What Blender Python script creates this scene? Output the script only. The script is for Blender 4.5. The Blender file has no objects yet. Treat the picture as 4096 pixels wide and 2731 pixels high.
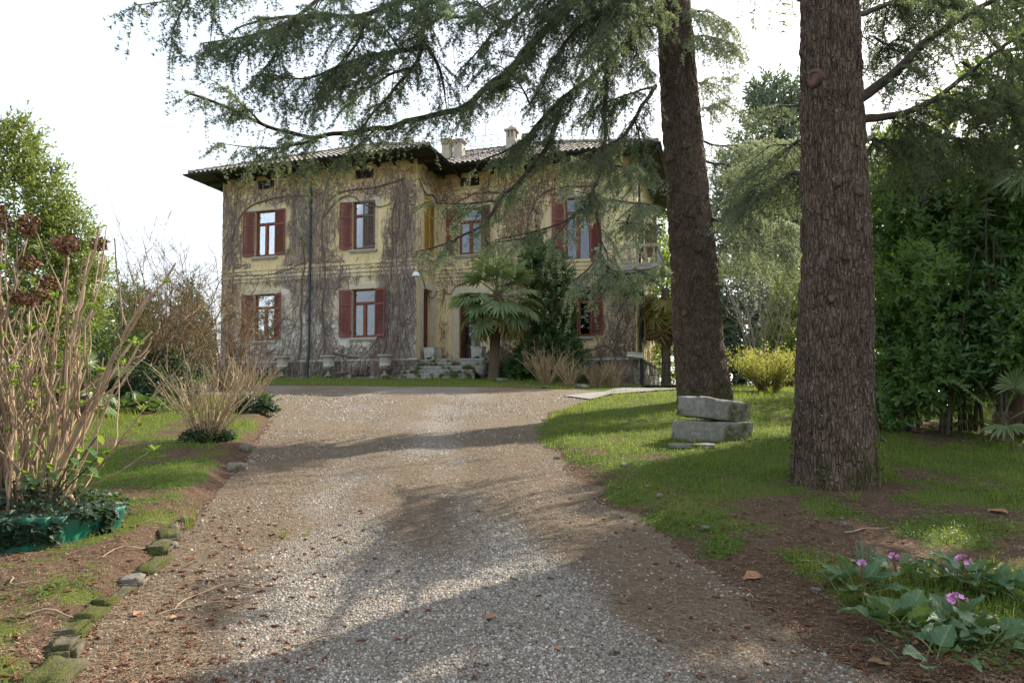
import bpy, math, random
import numpy as np
from mathutils import Vector, Matrix

# ------------------------------------------------------------------ camera, sky, sun, exposure
SC = bpy.context.scene
COL = SC.collection
EYE = 1.6
FPX, CX, CY, PIT = 2730.0, 2048.0, 1481.0, 0.0451
cam_data = bpy.data.cameras.new("camera")
cam = bpy.data.objects.new("camera", cam_data)
COL.objects.link(cam)
cam.location = (0, 0, EYE)
cam.rotation_euler = (math.pi / 2 + PIT, 0, 0)
cam_data.sensor_width = 36.0
cam_data.lens = 36.0 * FPX / 4096.0
cam_data.shift_y = 115.5 / 4096.0
cam_data.clip_end = 3000
cam_data.clip_start = 0.05
SC.camera = cam

SUN_AZ, SUN_EL = math.radians(50), math.radians(37)      # azimuth measured from +Y towards +X
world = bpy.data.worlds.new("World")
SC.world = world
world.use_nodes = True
wn = world.node_tree
wn.nodes.clear()
sky = wn.nodes.new("ShaderNodeTexSky")
sky.sky_type = 'NISHITA'
sky.sun_disc = False
sky.sun_elevation = SUN_EL
sky.sun_rotation = SUN_AZ
sky.air_density = 1.0
sky.dust_density = 2.5
sky.ozone_density = 1.0
bgn = wn.nodes.new("ShaderNodeBackground")
bgn.inputs[1].default_value = 0.15
won = wn.nodes.new("ShaderNodeOutputWorld")
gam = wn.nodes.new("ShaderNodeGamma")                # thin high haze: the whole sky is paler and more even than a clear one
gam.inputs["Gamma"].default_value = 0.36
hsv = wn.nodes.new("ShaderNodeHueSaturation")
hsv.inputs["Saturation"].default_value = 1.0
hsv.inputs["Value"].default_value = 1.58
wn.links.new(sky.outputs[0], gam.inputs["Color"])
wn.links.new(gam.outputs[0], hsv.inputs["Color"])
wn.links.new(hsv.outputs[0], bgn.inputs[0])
wn.links.new(bgn.outputs[0], won.inputs[0])

sun_data = bpy.data.lights.new("sun", 'SUN')
sun_data.energy = 2.5
sun_data.angle = math.radians(0.53)
sun_data.color = (1.0, 0.92, 0.80)
sun = bpy.data.objects.new("sun", sun_data)
COL.objects.link(sun)
SUN = Vector((math.sin(SUN_AZ) * math.cos(SUN_EL), math.cos(SUN_AZ) * math.cos(SUN_EL), math.sin(SUN_EL)))
sun.rotation_euler = (-SUN).to_track_quat('-Z', 'Y').to_euler()
sun.location = (30, 25, 40)

SC.view_settings.view_transform = 'Standard'
SC.view_settings.look = 'None'
SC.view_settings.exposure = 2.0
SC.view_settings.gamma = 1.0
SC.view_settings.use_curve_mapping = False
SC.render.engine = 'CYCLES'
SC.cycles.max_bounces = 6
SC.cycles.diffuse_bounces = 4
SC.cycles.transmission_bounces = 4
SC.cycles.transparent_max_bounces = 8
SC.cycles.caustics_reflective = False
SC.cycles.caustics_refractive = False

random.seed(7)
rng = np.random.default_rng(7)
TAU = 2 * math.pi


# ------------------------------------------------------------------ helpers
def A(*v):
    return np.array(v, float)


def at(px, py, Y):
    """photo pixel -> world point at forward distance Y"""
    u = (px - CX) / FPX
    v = (CY - py) / FPX
    y = math.cos(PIT) - v * math.sin(PIT)
    z = math.sin(PIT) + v * math.cos(PIT)
    return A(u / y * Y, Y, z / y * Y + EYE)


def sst(a, b, x):
    t = np.clip((np.asarray(x, float) - a) / (b - a), 0, 1)
    return t * t * (3 - 2 * t)


def _h(ix, iy, iz, s):
    n = (ix * 374761393 + iy * 668265263 + iz * 2147483647 + s * 1274126177) & 0xFFFFFFFF
    n = ((n ^ (n >> 13)) * 1274126177) & 0xFFFFFFFF
    n = (n ^ (n >> 16)) & 0xFFFFFF
    return n / float(0xFFFFFF)


def vn(x, y, z=0.0, s=0):
    x, y, z = np.broadcast_arrays(np.asarray(x, float), np.asarray(y, float), np.asarray(z, float))
    xi, yi, zi = np.floor(x).astype(np.int64), np.floor(y).astype(np.int64), np.floor(z).astype(np.int64)
    fx, fy, fz = x - xi, y - yi, z - zi
    fx, fy, fz = fx * fx * (3 - 2 * fx), fy * fy * (3 - 2 * fy), fz * fz * (3 - 2 * fz)
    r = 0
    for a in (0, 1):
        for b in (0, 1):
            for c in (0, 1):
                w = (fx if a else 1 - fx) * (fy if b else 1 - fy) * (fz if c else 1 - fz)
                r = r + w * _h(xi + a, yi + b, zi + c, s)
    return r


def fbm(x, y, z=0.0, s=0, o=4):
    r, a, t = 0, 1.0, 0
    for i in range(o):
        r = r + a * vn(np.asarray(x) * 2 ** i, np.asarray(y) * 2 ** i, np.asarray(z) * 2 ** i, s + i)
        t += a
        a *= .5
    return r / t


def nrm(v):
    v = np.asarray(v, float)
    return v / np.maximum(np.linalg.norm(v, axis=-1, keepdims=True), 1e-9)


class MB:
    """collects shapes into ONE mesh"""

    def __init__(s):
        s.v, s.f, s.n, s.m = [], [], 0, []

    def add(s, V, F, mi=0):
        V = np.asarray(V, float).reshape(-1, 3)
        F = np.asarray(F, np.int64)
        s.v.append(V)
        s.f.append(F + s.n)
        s.m.append(np.full(len(F), mi, np.int32))
        s.n += len(V)
        return s

    def box(s, x0, y0, z0, x1, y1, z1, mi=0):
        V = [(x, y, z) for z in (z0, z1) for y in (y0, y1) for x in (x0, x1)]
        return s.add(V, [(0, 2, 3, 1), (4, 5, 7, 6), (0, 1, 5, 4), (2, 6, 7, 3), (0, 4, 6, 2), (1, 3, 7, 5)], mi)

    def obox(s, c, ax, ay, az, mi=0):
        c, ax, ay, az = map(np.asarray, (c, ax, ay, az))
        V = [c + i * ax + j * ay + k * az for k in (-1, 1) for j in (-1, 1) for i in (-1, 1)]
        return s.add(V, [(0, 2, 3, 1), (4, 5, 7, 6), (0, 1, 5, 4), (2, 6, 7, 3), (0, 4, 6, 2), (1, 3, 7, 5)], mi)

    def tube(s, P, R, n=8, cap=True, mi=0):
        P = np.asarray(P, float)
        R = np.full(len(P), R, float) if np.isscalar(R) else np.asarray(R, float)
        V, F = tubes(P[None], R[None], n)
        s.add(V, F, mi)
        if cap:
            k = len(P)
            for r, c in ((0, P[0]), (k - 1, P[-1])):
                ring = V[r * n:(r + 1) * n]
                Vc = np.vstack([ring, c])
                s.add(Vc, [(i, (i + 1) % n, n) if r else ((i + 1) % n, i, n) for i in range(n)], mi)
        return s

    def lathe(s, prof, n=20, c=(0, 0, 0), mi=0):
        prof = np.asarray(prof, float)
        th = np.arange(n) / n * TAU
        V = np.stack([prof[:, None, 0] * np.cos(th), prof[:, None, 0] * np.sin(th),
                      np.repeat(prof[:, None, 1], n, 1)], -1).reshape(-1, 3) + np.asarray(c)
        F = [(i * n + j, i * n + (j + 1) % n, (i + 1) * n + (j + 1) % n, (i + 1) * n + j)
             for i in range(len(prof) - 1) for j in range(n)]
        return s.add(V, F, mi)

    def grid(s, V, nu, nv, mi=0):
        i, j = np.meshgrid(np.arange(nu - 1), np.arange(nv - 1), indexing='ij')
        a = (i * nv + j).ravel()
        return s.add(V, np.stack([a, a + nv, a + nv + 1, a + 1], -1), mi)

    def xf(s, fn):
        s.v = [fn(V) for V in s.v]
        return s

    def mesh(s, name, mats, smooth=False):
        V = np.concatenate(s.v) if s.v else np.zeros((0, 3))
        me = bpy.data.meshes.new(name)
        me.vertices.add(len(V))
        me.vertices.foreach_set("co", V.astype(np.float32).ravel())
        sizes = np.concatenate([np.full(len(f), f.shape[1], np.int32) for f in s.f])
        loops = np.concatenate([f.ravel() for f in s.f]).astype(np.int32)
        me.loops.add(len(loops))
        me.loops.foreach_set("vertex_index", loops)
        me.polygons.add(len(sizes))
        st = np.zeros(len(sizes), np.int32)
        st[1:] = np.cumsum(sizes)[:-1]
        me.polygons.foreach_set("loop_start", st)
        if not isinstance(mats, (list, tuple)):
            mats = [mats]
        for m in mats:
            me.materials.append(m)
        if len(mats) > 1:
            me.polygons.foreach_set("material_index", np.concatenate(s.m))
        me.polygons.foreach_set("use_smooth", np.full(len(sizes), bool(smooth)))
        me.update(calc_edges=True)
        me.validate()
        return me

    def build(s, name, mats, parent=None, smooth=False):
        return obj(name, s.mesh(name, mats, smooth), parent)


def obj(name, me, parent=None, loc=None):
    o = bpy.data.objects.new(name, me)
    COL.objects.link(o)
    if parent is not None:
        o.parent = parent
    if loc is not None:
        o.location = loc
    return o


def attr(o, name, vals):
    a = o.data.attributes.new(name, 'FLOAT', 'POINT')
    a.data.foreach_set("value", np.asarray(vals, np.float32).ravel())


def tag(o, label=None, cat=None, group=None, kind=None):
    if label:
        o["label"] = label
    if cat:
        o["category"] = cat
    if group:
        o["group"] = group
    if kind:
        o["kind"] = kind
    return o


def thing(name, label, cat, loc=(0, 0, 0), rz=0, group=None):
    o = bpy.data.objects.new(name, None)
    COL.objects.link(o)
    o.location = [float(q) for q in loc]
    o.rotation_euler = (0, 0, rz)
    return tag(o, label, cat, group)


def tubes(P, R, n=3):
    """P (N,K,3), R (N,K) -> verts, quads"""
    N, K, _ = P.shape
    T = np.empty_like(P)
    T[:, 1:-1] = P[:, 2:] - P[:, :-2]
    T[:, 0] = P[:, 1] - P[:, 0]
    T[:, -1] = P[:, -1] - P[:, -2]
    T = nrm(T)
    m = nrm(P[:, -1] - P[:, 0])
    ref = np.where(np.abs(m[:, 2:3]) < .8, A(0, 0, 1), A(1, 0, 0))[:, None, :]
    U = nrm(np.cross(T, ref))
    W = np.cross(T, U)
    th = np.arange(n) / n * TAU
    V = P[:, :, None, :] + R[:, :, None, None] * (np.cos(th)[:, None] * U[:, :, None, :] + np.sin(th)[:, None] * W[:, :, None, :])
    b = (np.arange(N) * K * n)[:, None, None]
    i = np.arange(K - 1)[None, :, None]
    j = np.arange(n)[None, None, :]
    a = b + i * n + j
    c = b + i * n + (j + 1) % n
    F = np.stack([a, c, c + n, a + n], -1).reshape(-1, 4)
    return V.reshape(-1, 3), F


def leaf2(P, D, N, L, W, fold=.18):
    """folded two-triangle leaves"""
    n = len(P)
    L = np.broadcast_to(L, (n,))[:, None]
    W = np.broadcast_to(W, (n,))[:, None]
    D = nrm(D)
    S = nrm(np.cross(D, N))
    N = np.cross(S, D)
    m = P + D * L * .45 + N * W * fold
    V = np.stack([P, m + S * W * .5, P + D * L, m - S * W * .5], 1).reshape(-1, 3)
    b = np.arange(n)[:, None] * 4
    return V, np.concatenate([b + A(0, 1, 2).astype(int), b + A(0, 2, 3).astype(int)])


def rdir(n, r=None):
    r = r or rng
    v = r.normal(size=(n, 3))
    return nrm(v)


def resample(P, k):
    P = np.asarray(P, float)
    d = np.r_[0, np.cumsum(np.linalg.norm(np.diff(P, axis=0), axis=1))]
    # smooth with Catmull-Rom like interpolation via dense linear + averaging
    t = np.linspace(0, d[-1], max(k * 4, 24))
    Q = np.stack([np.interp(t, d, P[:, i]) for i in range(3)], 1)
    w = max(len(t) // (len(P) * 2), 1)
    for _ in range(2):
        Qp = np.pad(Q, ((w, w), (0, 0)), mode='edge')
        Qs = sum(Qp[i:i + len(Q)] for i in range(2 * w + 1)) / (2 * w + 1)
        Qs[0], Qs[-1] = Q[0], Q[-1]
        Q = Qs
    d2 = np.r_[0, np.cumsum(np.linalg.norm(np.diff(Q, axis=0), axis=1))]
    t2 = np.linspace(0, d2[-1], k)
    return np.stack([np.interp(t2, d2, Q[:, i]) for i in range(3)], 1), d2[-1]


# ------------------------------------------------------------------ materials
class NT:
    def __init__(s, name):
        s.m = bpy.data.materials.new(name)
        s.m.use_nodes = True
        s.t = s.m.node_tree
        s.p = s.t.nodes["Principled BSDF"]
        s.out = s.t.nodes["Material Output"]
        s.p.inputs["Specular IOR Level"].default_value = .3

    def n(s, typ, **kw):
        x = s.t.nodes.new("ShaderNode" + typ)
        for k, v in kw.items():
            setattr(x, k, v)
        return x

    def l(s, a, b):
        s.t.links.new(a, b)

    def put(s, sock, v):
        if hasattr(v, "node"):
            s.l(v, sock)
        elif isinstance(v, (tuple, list)) and len(v) == 3 and sock.type == 'RGBA':
            sock.default_value = (*v, 1)
        else:
            sock.default_value = v

    def coord(s, kind="Object", scale=(1, 1, 1), rot=(0, 0, 0)):
        c = s.n("TexCoord")
        m = s.n("Mapping")
        m.inputs["Scale"].default_value = scale
        m.inputs["Rotation"].default_value = rot
        s.l(c.outputs[kind], m.inputs[0])
        return m.outputs[0]

    def noise(s, co, scale=5, detail=4, rough=.55, dist=0):
        x = s.n("TexNoise")
        s.l(co, x.inputs["Vector"])
        x.inputs["Scale"].default_value = scale
        x.inputs["Detail"].default_value = detail
        x.inputs["Roughness"].default_value = rough
        x.inputs["Distortion"].default_value = dist
        return x.outputs[0]

    def voro(s, co, scale=5, feature='F1', out=0, rnd=1):
        x = s.n("TexVoronoi", feature=feature)
        s.l(co, x.inputs["Vector"])
        x.inputs["Scale"].default_value = scale
        x.inputs["Randomness"].default_value = rnd
        return x.outputs[out]

    def ramp(s, fac, stops, interp='LINEAR'):
        x = s.n("ValToRGB")
        x.color_ramp.interpolation = interp
        e = x.color_ramp.elements
        while len(e) < len(stops):
            e.new(.5)
        for k, (p, c) in enumerate(stops):
            e[k].position = p
            e[k].color = (*c, 1) if isinstance(c, (tuple, list)) else (c, c, c, 1)
        s.put(x.inputs[0], fac)
        return x.outputs[0]

    def mix(s, fac, a, b, mode='MIX'):
        x = s.n("Mix", data_type='RGBA', blend_type=mode)
        s.put(x.inputs[0], fac)
        s.put(x.inputs[6], a)
        s.put(x.inputs[7], b)
        return x.outputs[2]

    def math(s, op, a, b=0.0, c=0.0):
        x = s.n("Math", operation=op)
        s.put(x.inputs[0], a)
        s.put(x.inputs[1], b)
        s.put(x.inputs[2], c)
        return x.outputs[0]

    def at(s, name):
        x = s.n("Attribute", attribute_name=name)
        return x.outputs["Fac"]

    def bump(s, h, strength=.5, dist=.01):
        x = s.n("Bump")
        x.inputs["Strength"].default_value = strength
        x.inputs["Distance"].default_value = dist
        s.l(h, x.inputs["Height"])
        s.l(x.outputs[0], s.p.inputs["Normal"])

    def base(s, c, rough=.8, metal=0.0):
        s.put(s.p.inputs["Base Color"], c)
        s.put(s.p.inputs["Roughness"], rough)
        s.p.inputs["Metallic"].default_value = metal
        return s


def simple(name, c1, c2=None, scale=8, rough=.8, bump=0, bdist=.005, metal=0, spec=.3, stretch=(1, 1, 1), isl=0, objr=0, dirt=None):
    t = NT(name)
    co = t.coord("Object", stretch)
    c2 = c2 or tuple(x * .65 for x in c1)
    f = t.noise(co, scale, 5)
    col = t.mix(t.ramp(f, [(.3, 0.), (.7, 1.)]), c1, c2)
    if isl:
        g = t.n("NewGeometry")
        k = t.math('MULTIPLY_ADD', g.outputs["Random Per Island"], isl, 1 - isl / 2)
        col = t.mix(1.0, col, k, 'MULTIPLY')
    if objr:
        g = t.n("ObjectInfo")
        k = t.math('MULTIPLY_ADD', g.outputs["Random"], objr, 1 - objr / 2)
        col = t.mix(1.0, col, k, 'MULTIPLY')
    if dirt:
        col = t.mix(t.ramp(t.noise(co, 7, 6, .75), [(.47, 0.), (.66, .75)]), col, dirt)
    t.base(col, rough, metal)
    t.p.inputs["Specular IOR Level"].default_value = spec
    if bump:
        t.bump(f, bump, bdist)
    return t.m


def leafmat(name, c1, c2, trans=.45, rough=.45, spec=.35, tcol=None, nscale=1.5):
    """leaf: diffuse/gloss front, light shining through"""
    t = NT(name)
    g = t.n("NewGeometry")
    co = t.coord("Object")
    f = t.noise(co, nscale, 3)
    k = t.math('ADD', t.math('MULTIPLY', g.outputs["Random Per Island"], .55), t.math('MULTIPLY', f, .5))
    col = t.mix(k, c1, c2)
    t.base(col, rough)
    t.p.inputs["Specular IOR Level"].default_value = spec
    tr = t.n("BsdfTranslucent")
    tc = tcol or tuple(min(1, x * 1.7) for x in c1)
    t.l(t.mix(k, tc, tuple(x * .75 for x in tc)), tr.inputs[0])
    mx = t.n("MixShader")
    mx.inputs[0].default_value = trans
    t.l(t.p.outputs[0], mx.inputs[1])
    t.l(tr.outputs[0], mx.inputs[2])
    t.l(mx.outputs[0], t.out.inputs[0])
    return t.m


M = {}


def wall_mat(name, lower_pale=True):
    t = NT(name)
    co = t.coord("Object")
    sep = t.n("SeparateXYZ")
    t.l(co, sep.inputs[0])
    big = t.noise(co, .9, 5, .6)
    fine = t.noise(co, 28, 4, .65)
    streak = t.noise(t.coord("Object", (5, 5, .5)), 1.6, 4, .6)
    zz = t.math('ADD', sep.outputs[2], t.math('MULTIPLY', t.math('SUBTRACT', big, .5), 4.5))
    och = t.mix(t.ramp(streak, [(.35, 0.), (.7, 1.)]), (.86, .68, .37), (.70, .54, .31))
    pale = t.mix(t.ramp(big, [(.35, 0.), (.65, 1.)]), (.78, .75, .68), (.58, .55, .47))
    f = t.ramp(t.math('DIVIDE', zz, 10.0), [(.26, 0.), (.50, 1.)]) if lower_pale else .92
    col = t.mix(f, pale, och)
    # grey weather stains with a shape of their own
    st = t.ramp(t.noise(t.coord("Object", (2.2, 2.2, .7)), 1.3, 6, .7), [(.50, 0.), (.72, .6)])
    col = t.mix(st, col, (.25, .225, .19))
    col = t.mix(t.ramp(fine, [(.4, 0.), (.75, .5)]), col, (.30, .26, .19))
    t.base(col, .95)
    t.p.inputs["Specular IOR Level"].default_value = .1
    t.bump(t.math('ADD', fine, t.math('MULTIPLY', t.noise(co, 9, 3), .6)), .7, .012)
    return t.m


def frieze_mat():
    t = NT("frieze_paint")
    co = t.coord("Object")
    sep = t.n("SeparateXYZ")
    t.l(co, sep.inputs[0])
    x, z = sep.outputs[0], sep.outputs[2]
    nz = t.noise(co, 2.5, 5, .65)
    base = t.mix(t.ramp(nz, [(.35, 0.), (.7, 1.)]), (.62, .47, .20), (.44, .33, .15))

    def ring(px, off, zc, r, w):
        u = t.math('SUBTRACT', t.math('FRACT', t.math('ADD', t.math('DIVIDE', x, px), off)), .5)
        u = t.math('MULTIPLY', u, px)
        v = t.math('SUBTRACT', z, zc)
        d = t.math('SQRT', t.math('ADD', t.math('MULTIPLY', u, u), t.math('MULTIPLY', v, v)))
        return t.math('LESS_THAN', t.math('ABSOLUTE', t.math('SUBTRACT', d, r)), w)
    m = ring(.36, 0, 8.87, .145, .022)
    for a in (ring(.36, 0, 8.87, .065, .02), ring(.36, .5, 8.87, .145, .022), ring(.36, .5, 8.87, .06, .016)):
        m = t.math('MAXIMUM', m, a)
    for zc in (8.66, 9.09):
        m = t.math('MAXIMUM', m, t.math('LESS_THAN', t.math('ABSOLUTE', t.math('SUBTRACT', z, zc)), .014))
    ln = t.math('GREATER_THAN', t.math('FRACT', t.math('MULTIPLY', z, 9.5)), .84)
    ln = t.math('MULTIPLY', ln, t.math('GREATER_THAN', t.math('ABSOLUTE', t.math('SUBTRACT', z, 8.875)), .25))
    m = t.math('MAXIMUM', m, t.math('MULTIPLY', ln, .7))
    wear = t.ramp(t.noise(co, 3.2, 6, .7), [(.38, 0.), (.55, 1.)])
    col = t.mix(t.math('MULTIPLY', m, t.math('MULTIPLY', wear, .75)), base, (.22, .13, .05))
    t.base(col, .95)
    t.bump(t.noise(co, 30, 4), .5, .008)
    return t.m


def glass_mat():
    t = NT("window_glass")
    gl = t.n("BsdfGlossy")
    gl.inputs["Roughness"].default_value = .02
    gl.inputs[0].default_value = (.9, .93, 1, 1)
    tr = t.n("BsdfTransparent")
    tr.inputs[0].default_value = (.68, .73, .75, 1)
    lw = t.n("LayerWeight")
    lw.inputs[0].default_value = .45
    fac = t.math('MULTIPLY_ADD', lw.outputs["Fresnel"], .55, .035)
    mx = t.n("MixShader")
    t.l(fac, mx.inputs[0])
    t.l(tr.outputs[0], mx.inputs[1])
    t.l(gl.outputs[0], mx.inputs[2])
    t.l(mx.outputs[0], t.out.inputs[0])
    return t.m


def stone_mat(name, c1, c2, moss=0.0, sc=14, bump=.6):
    t = NT(name)
    co = t.coord("Object")
    n1 = t.noise(co, sc, 6, .7)
    n2 = t.noise(co, 2.2, 4, .6)
    col = t.mix(t.ramp(n1, [(.35, 0.), (.68, 1.)]), c1, c2)
    col = t.mix(t.ramp(t.noise(co, sc * 5, 2), [(.6, 0.), (.72, .5)]), col, tuple(x * .35 for x in c2))
    if moss:
        mk = t.ramp(n2, [(.62 - moss * .35, 0.), (.74 - moss * .35, 1.)])
        col = t.mix(mk, col, t.mix(n1, (.045, .050, .016), (.105, .108, .03)))
    t.base(col, .93)
    t.p.inputs["Specular IOR Level"].default_value = .15
    t.bump(t.math('ADD', n1, t.math('MULTIPLY', t.noise(co, sc * 4, 3), .4)), bump, .02)
    return t.m


def bark_mat(name, c1, c2, flake):
    t = NT(name)
    co = t.coord("Object", (1, 1, .20))
    warp = t.n("VectorMath", operation='ADD')
    w2 = t.n("VectorMath", operation='SCALE')
    nn = t.n("TexNoise")
    t.l(co, nn.inputs["Vector"])
    nn.inputs["Scale"].default_value = 7
    t.l(nn.outputs[1], w2.inputs[0])
    w2.inputs["Scale"].default_value = .045
    t.l(co, warp.inputs[0])
    t.l(w2.outputs[0], warp.inputs[1])
    e = t.voro(warp.outputs[0], 33, 'DISTANCE_TO_EDGE')
    cell = t.voro(warp.outputs[0], 33, 'F1', 1)
    co2 = t.coord("Object", (1, 1, 2.2))
    fl = t.noise(co2, 38, 4, .65)
    n1 = t.noise(t.coord("Object"), 5, 5, .65)
    col = t.mix(t.ramp(n1, [(.3, 0.), (.7, 1.)]), c1, c2)
    bw = t.n("RGBToBW")
    t.l(cell, bw.inputs[0])
    col = t.mix(t.math('MULTIPLY', bw.outputs[0], .5), col, tuple(x * .55 for x in c1))
    fk = t.math('MULTIPLY', t.ramp(fl, [(.56, 0.), (.66, 1.)]), t.ramp(bw.outputs[0], [(.35, .05), (.7, .8)]))
    col = t.mix(fk, col, flake)
    sp_ = t.n("SeparateXYZ")
    t.l(t.coord("Object"), sp_.inputs[0])
    low = t.math('SUBTRACT', t.noise(t.coord("Object"), 2.6, 4, .6), t.math('MULTIPLY', sp_.outputs[2], .28))
    col = t.mix(t.ramp(low, [(.40, 0.), (.56, .7)]), col, t.mix(fl, (.05, .055, .018), (.13, .13, .045)))
    t.base(col, .93)
    t.p.inputs["Specular IOR Level"].default_value = .12
    h = t.math('ADD', t.ramp(e, [(0., 0.), (.16, 1.)]), t.math('MULTIPLY', fl, .55))
    t.bump(h, 1.0, .045)
    return t.m


M['wall'] = wall_mat("ochre_plaster")
M['wall_y'] = wall_mat("ochre_plaster_entrance", False)
M['frieze'] = frieze_mat()
M['trim'] = simple("window_surround_plaster", (.60, .55, .42), (.50, .43, .29), 4, .9, .3)
M['sill'] = stone_mat("sill_stone", (.50, .48, .42), (.36, .33, .27), 0, 10, .3)
M['plinth'] = stone_mat("plinth_stone", (.34, .31, .265), (.19, .17, .145), .15, 4, 1.0)
M['balcony'] = stone_mat("weathered_balcony_stone", (.36, .34, .275), (.20, .185, .15), .2, 6, .6)
M['granite'] = stone_mat("speckled_granite", (.46, .45, .43), (.30, .29, .28), 0, 30, .4)
M['step'] = stone_mat("mossy_step_stone", (.42, .41, .37), (.24, .23, .20), .48, 12, .7)
M['block'] = stone_mat("rough_granite_block", (.33, .315, .265), (.17, .165, .15), .22, 16, 1.0)
M['mossy'] = stone_mat("moss_covered_stone", (.16, .135, .095), (.08, .068, .048), .62, 16, 1.0)
M['rock'] = stone_mat("field_stone", (.22, .195, .16), (.12, .105, .085), .25, 14, .9)
M['urn'] = stone_mat("weathered_cast_stone", (.58, .56, .48), (.36, .34, .28), .22, 16, .5)
M['urnbase'] = stone_mat("mossy_cast_stone", (.34, .33, .26), (.22, .21, .16), .5, 16, .5)
M['planter'] = stone_mat("white_cast_stone", (.62, .61, .55), (.44, .42, .36), .12, 18, .5)
M['rshut'] = simple("red_shutter_paint", (.235, .080, .068), (.165, .055, .047), 3, .65, .15)
M['bshut'] = simple("faded_brown_shutter_paint", (.16, .11, .085), (.11, .075, .06), 3, .6)
M['yshut'] = simple("ochre_shutter_paint", (.50, .33, .07), (.36, .24, .06), 3, .6)
M['wood'] = simple("red_brown_window_wood", (.24, .075, .033), (.15, .045, .024), 6, .5)
M['door'] = simple("walnut_door_wood", (.17, .065, .03), (.10, .038, .02), 5, .45, .2, stretch=(6, 6, .6))
M['dkwood'] = simple("dark_inner_door_wood", (.055, .045, .045), (.035, .03, .03), 5, .4)
M['glass'] = glass_mat()
M['curtain'] = simple("white_curtain_cloth", (.50, .52, .56), (.40, .42, .46), 5, .9)
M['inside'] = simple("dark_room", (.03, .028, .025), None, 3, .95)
M['gutter'] = simple("green_grey_gutter_metal", (.040, .055, .055), (.028, .038, .04), 5, .45, metal=.3)
M['pipe'] = simple("dark_blue_grey_pipe", (.055, .07, .085), (.035, .042, .05), 6, .5, metal=.2)
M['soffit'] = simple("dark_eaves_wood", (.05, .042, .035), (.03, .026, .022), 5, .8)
M['tile'] = simple("weathered_roof_tile", (.34, .31, .27), (.19, .16, .14), 3, .9, .4, isl=.8)
M['ridge'] = simple("ridge_tile", (.26, .23, .20), (.16, .14, .12), 6, .9)
M['chim'] = simple("chimney_render", (.46, .42, .34), (.32, .28, .22), 5, .95, .4)
M['iron'] = simple("black_wrought_iron", (.02, .02, .021), (.03, .025, .02), 20, .5, metal=.5)
M['rustiron'] = simple("rusty_cresting_iron", (.07, .05, .04), (.04, .03, .03), 20, .7, metal=.3)
M['vine'] = simple("dry_creeper_stem", (.48, .415, .37), (.29, .235, .205), 3, .95, isl=1.1)
M['vinedk'] = simple("brown_creeper_twig", (.27, .18, .135), (.17, .11, .085), 3, .95, isl=.9)
M['vmain'] = simple("old_creeper_trunk", (.20, .15, .115), (.12, .09, .07), 12, .95, .5)
M['white'] = simple("white_enamel", (.78, .78, .76), (.7, .7, .68), 4, .35)
M['signw'] = simple("cream_sign_board", (.70, .67, .55), (.60, .56, .45), 8, .6)
M['ink'] = simple("black_sign_paint", (.02, .02, .02), None, 4, .6)
M['bark'] = bark_mat("cedar_bark", (.23, .165, .125), (.10, .07, .054), (.44, .39, .33))
M['branch'] = simple("cedar_branch_bark", (.085, .066, .05), (.05, .038, .03), 14, .95, .6, .01)
M['scar'] = simple("pruned_branch_scar", (.17, .10, .075), (.085, .05, .04), 12, .9, .4)
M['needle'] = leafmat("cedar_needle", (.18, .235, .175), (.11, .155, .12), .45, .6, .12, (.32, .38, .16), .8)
M['needle2'] = leafmat("cedar_needle_silvery_lit", (.42, .48, .345), (.29, .345, .25), .42, .6, .12, (.48, .53, .26), .8)  # paler needle copy for sprays catching sky light; that brightness sits in the colour
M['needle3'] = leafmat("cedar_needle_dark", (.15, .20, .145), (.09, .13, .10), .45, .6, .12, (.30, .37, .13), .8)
M['laurel'] = leafmat("glossy_laurel_leaf", (.075, .14, .055), (.035, .08, .033), .35, .38, .4, (.22, .32, .04), 1.2)
M['hedge'] = leafmat("dark_glossy_hedge_leaf", (.115, .21, .075), (.06, .13, .048), .42, .34, .5, (.36, .52, .06), 1.2)
M['lightleaf'] = leafmat("yellow_green_evergreen_leaf", (.20, .25, .065), (.085, .14, .04), .4, .35, .45, (.33, .38, .06), 1.0)
M['magno'] = leafmat("magnolia_leaf", (.11, .16, .115), (.06, .095, .075), .28, .35, .5, (.20, .26, .08), .7)
M['fors'] = leafmat("forsythia_leaf", (.42, .42, .10), (.26, .29, .08), .5, .5, .2, (.52, .52, .10), 3)
M['ivy'] = leafmat("ivy_leaf", (.045, .075, .040), (.020, .038, .022), .25, .5, .25, (.10, .16, .03), 3)
M['palm'] = leafmat("palm_frond_leaf", (.23, .30, .145), (.14, .205, .10), .35, .42, .4, (.38, .44, .11), 2)
M['palmy'] = leafmat("yellowing_palm_leaf", (.30, .23, .05), (.13, .15, .045), .4, .45, .35, (.45, .33, .05), 3)
M['palmd'] = simple("dead_palm_leaf", (.26, .17, .08), (.17, .11, .055), 4, .9, isl=.5)
M['fibre'] = simple("palm_trunk_fibre", (.15, .105, .07), (.075, .05, .035), 22, .95, .9, .02, stretch=(1, 1, .6))
M['petiole'] = simple("palm_petiole", (.16, .19, .07), (.12, .12, .05), 5, .6)
M['grass'] = leafmat("grass_blade", (.155, .215, .038), (.095, .145, .028), .45, .55, .2, (.36, .42, .045), 1.5)
M['clover'] = leafmat("ground_cover_leaf", (.11, .20, .035), (.055, .12, .022), .4, .5, .3, (.24, .34, .03), 1.5)
M['straw'] = simple("bare_straw_stem", (.44, .325, .195), (.29, .205, .12), 9, .85, isl=.3, objr=.7)
M['hstem'] = simple("peeling_hydrangea_stem", (.42, .30, .195), (.22, .15, .10), 16, .9, .6, .006, stretch=(1, 1, .25), objr=.8)
M['cut'] = simple("cut_stem_wood", (.48, .35, .21), (.36, .25, .15), 20, .9)
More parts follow.
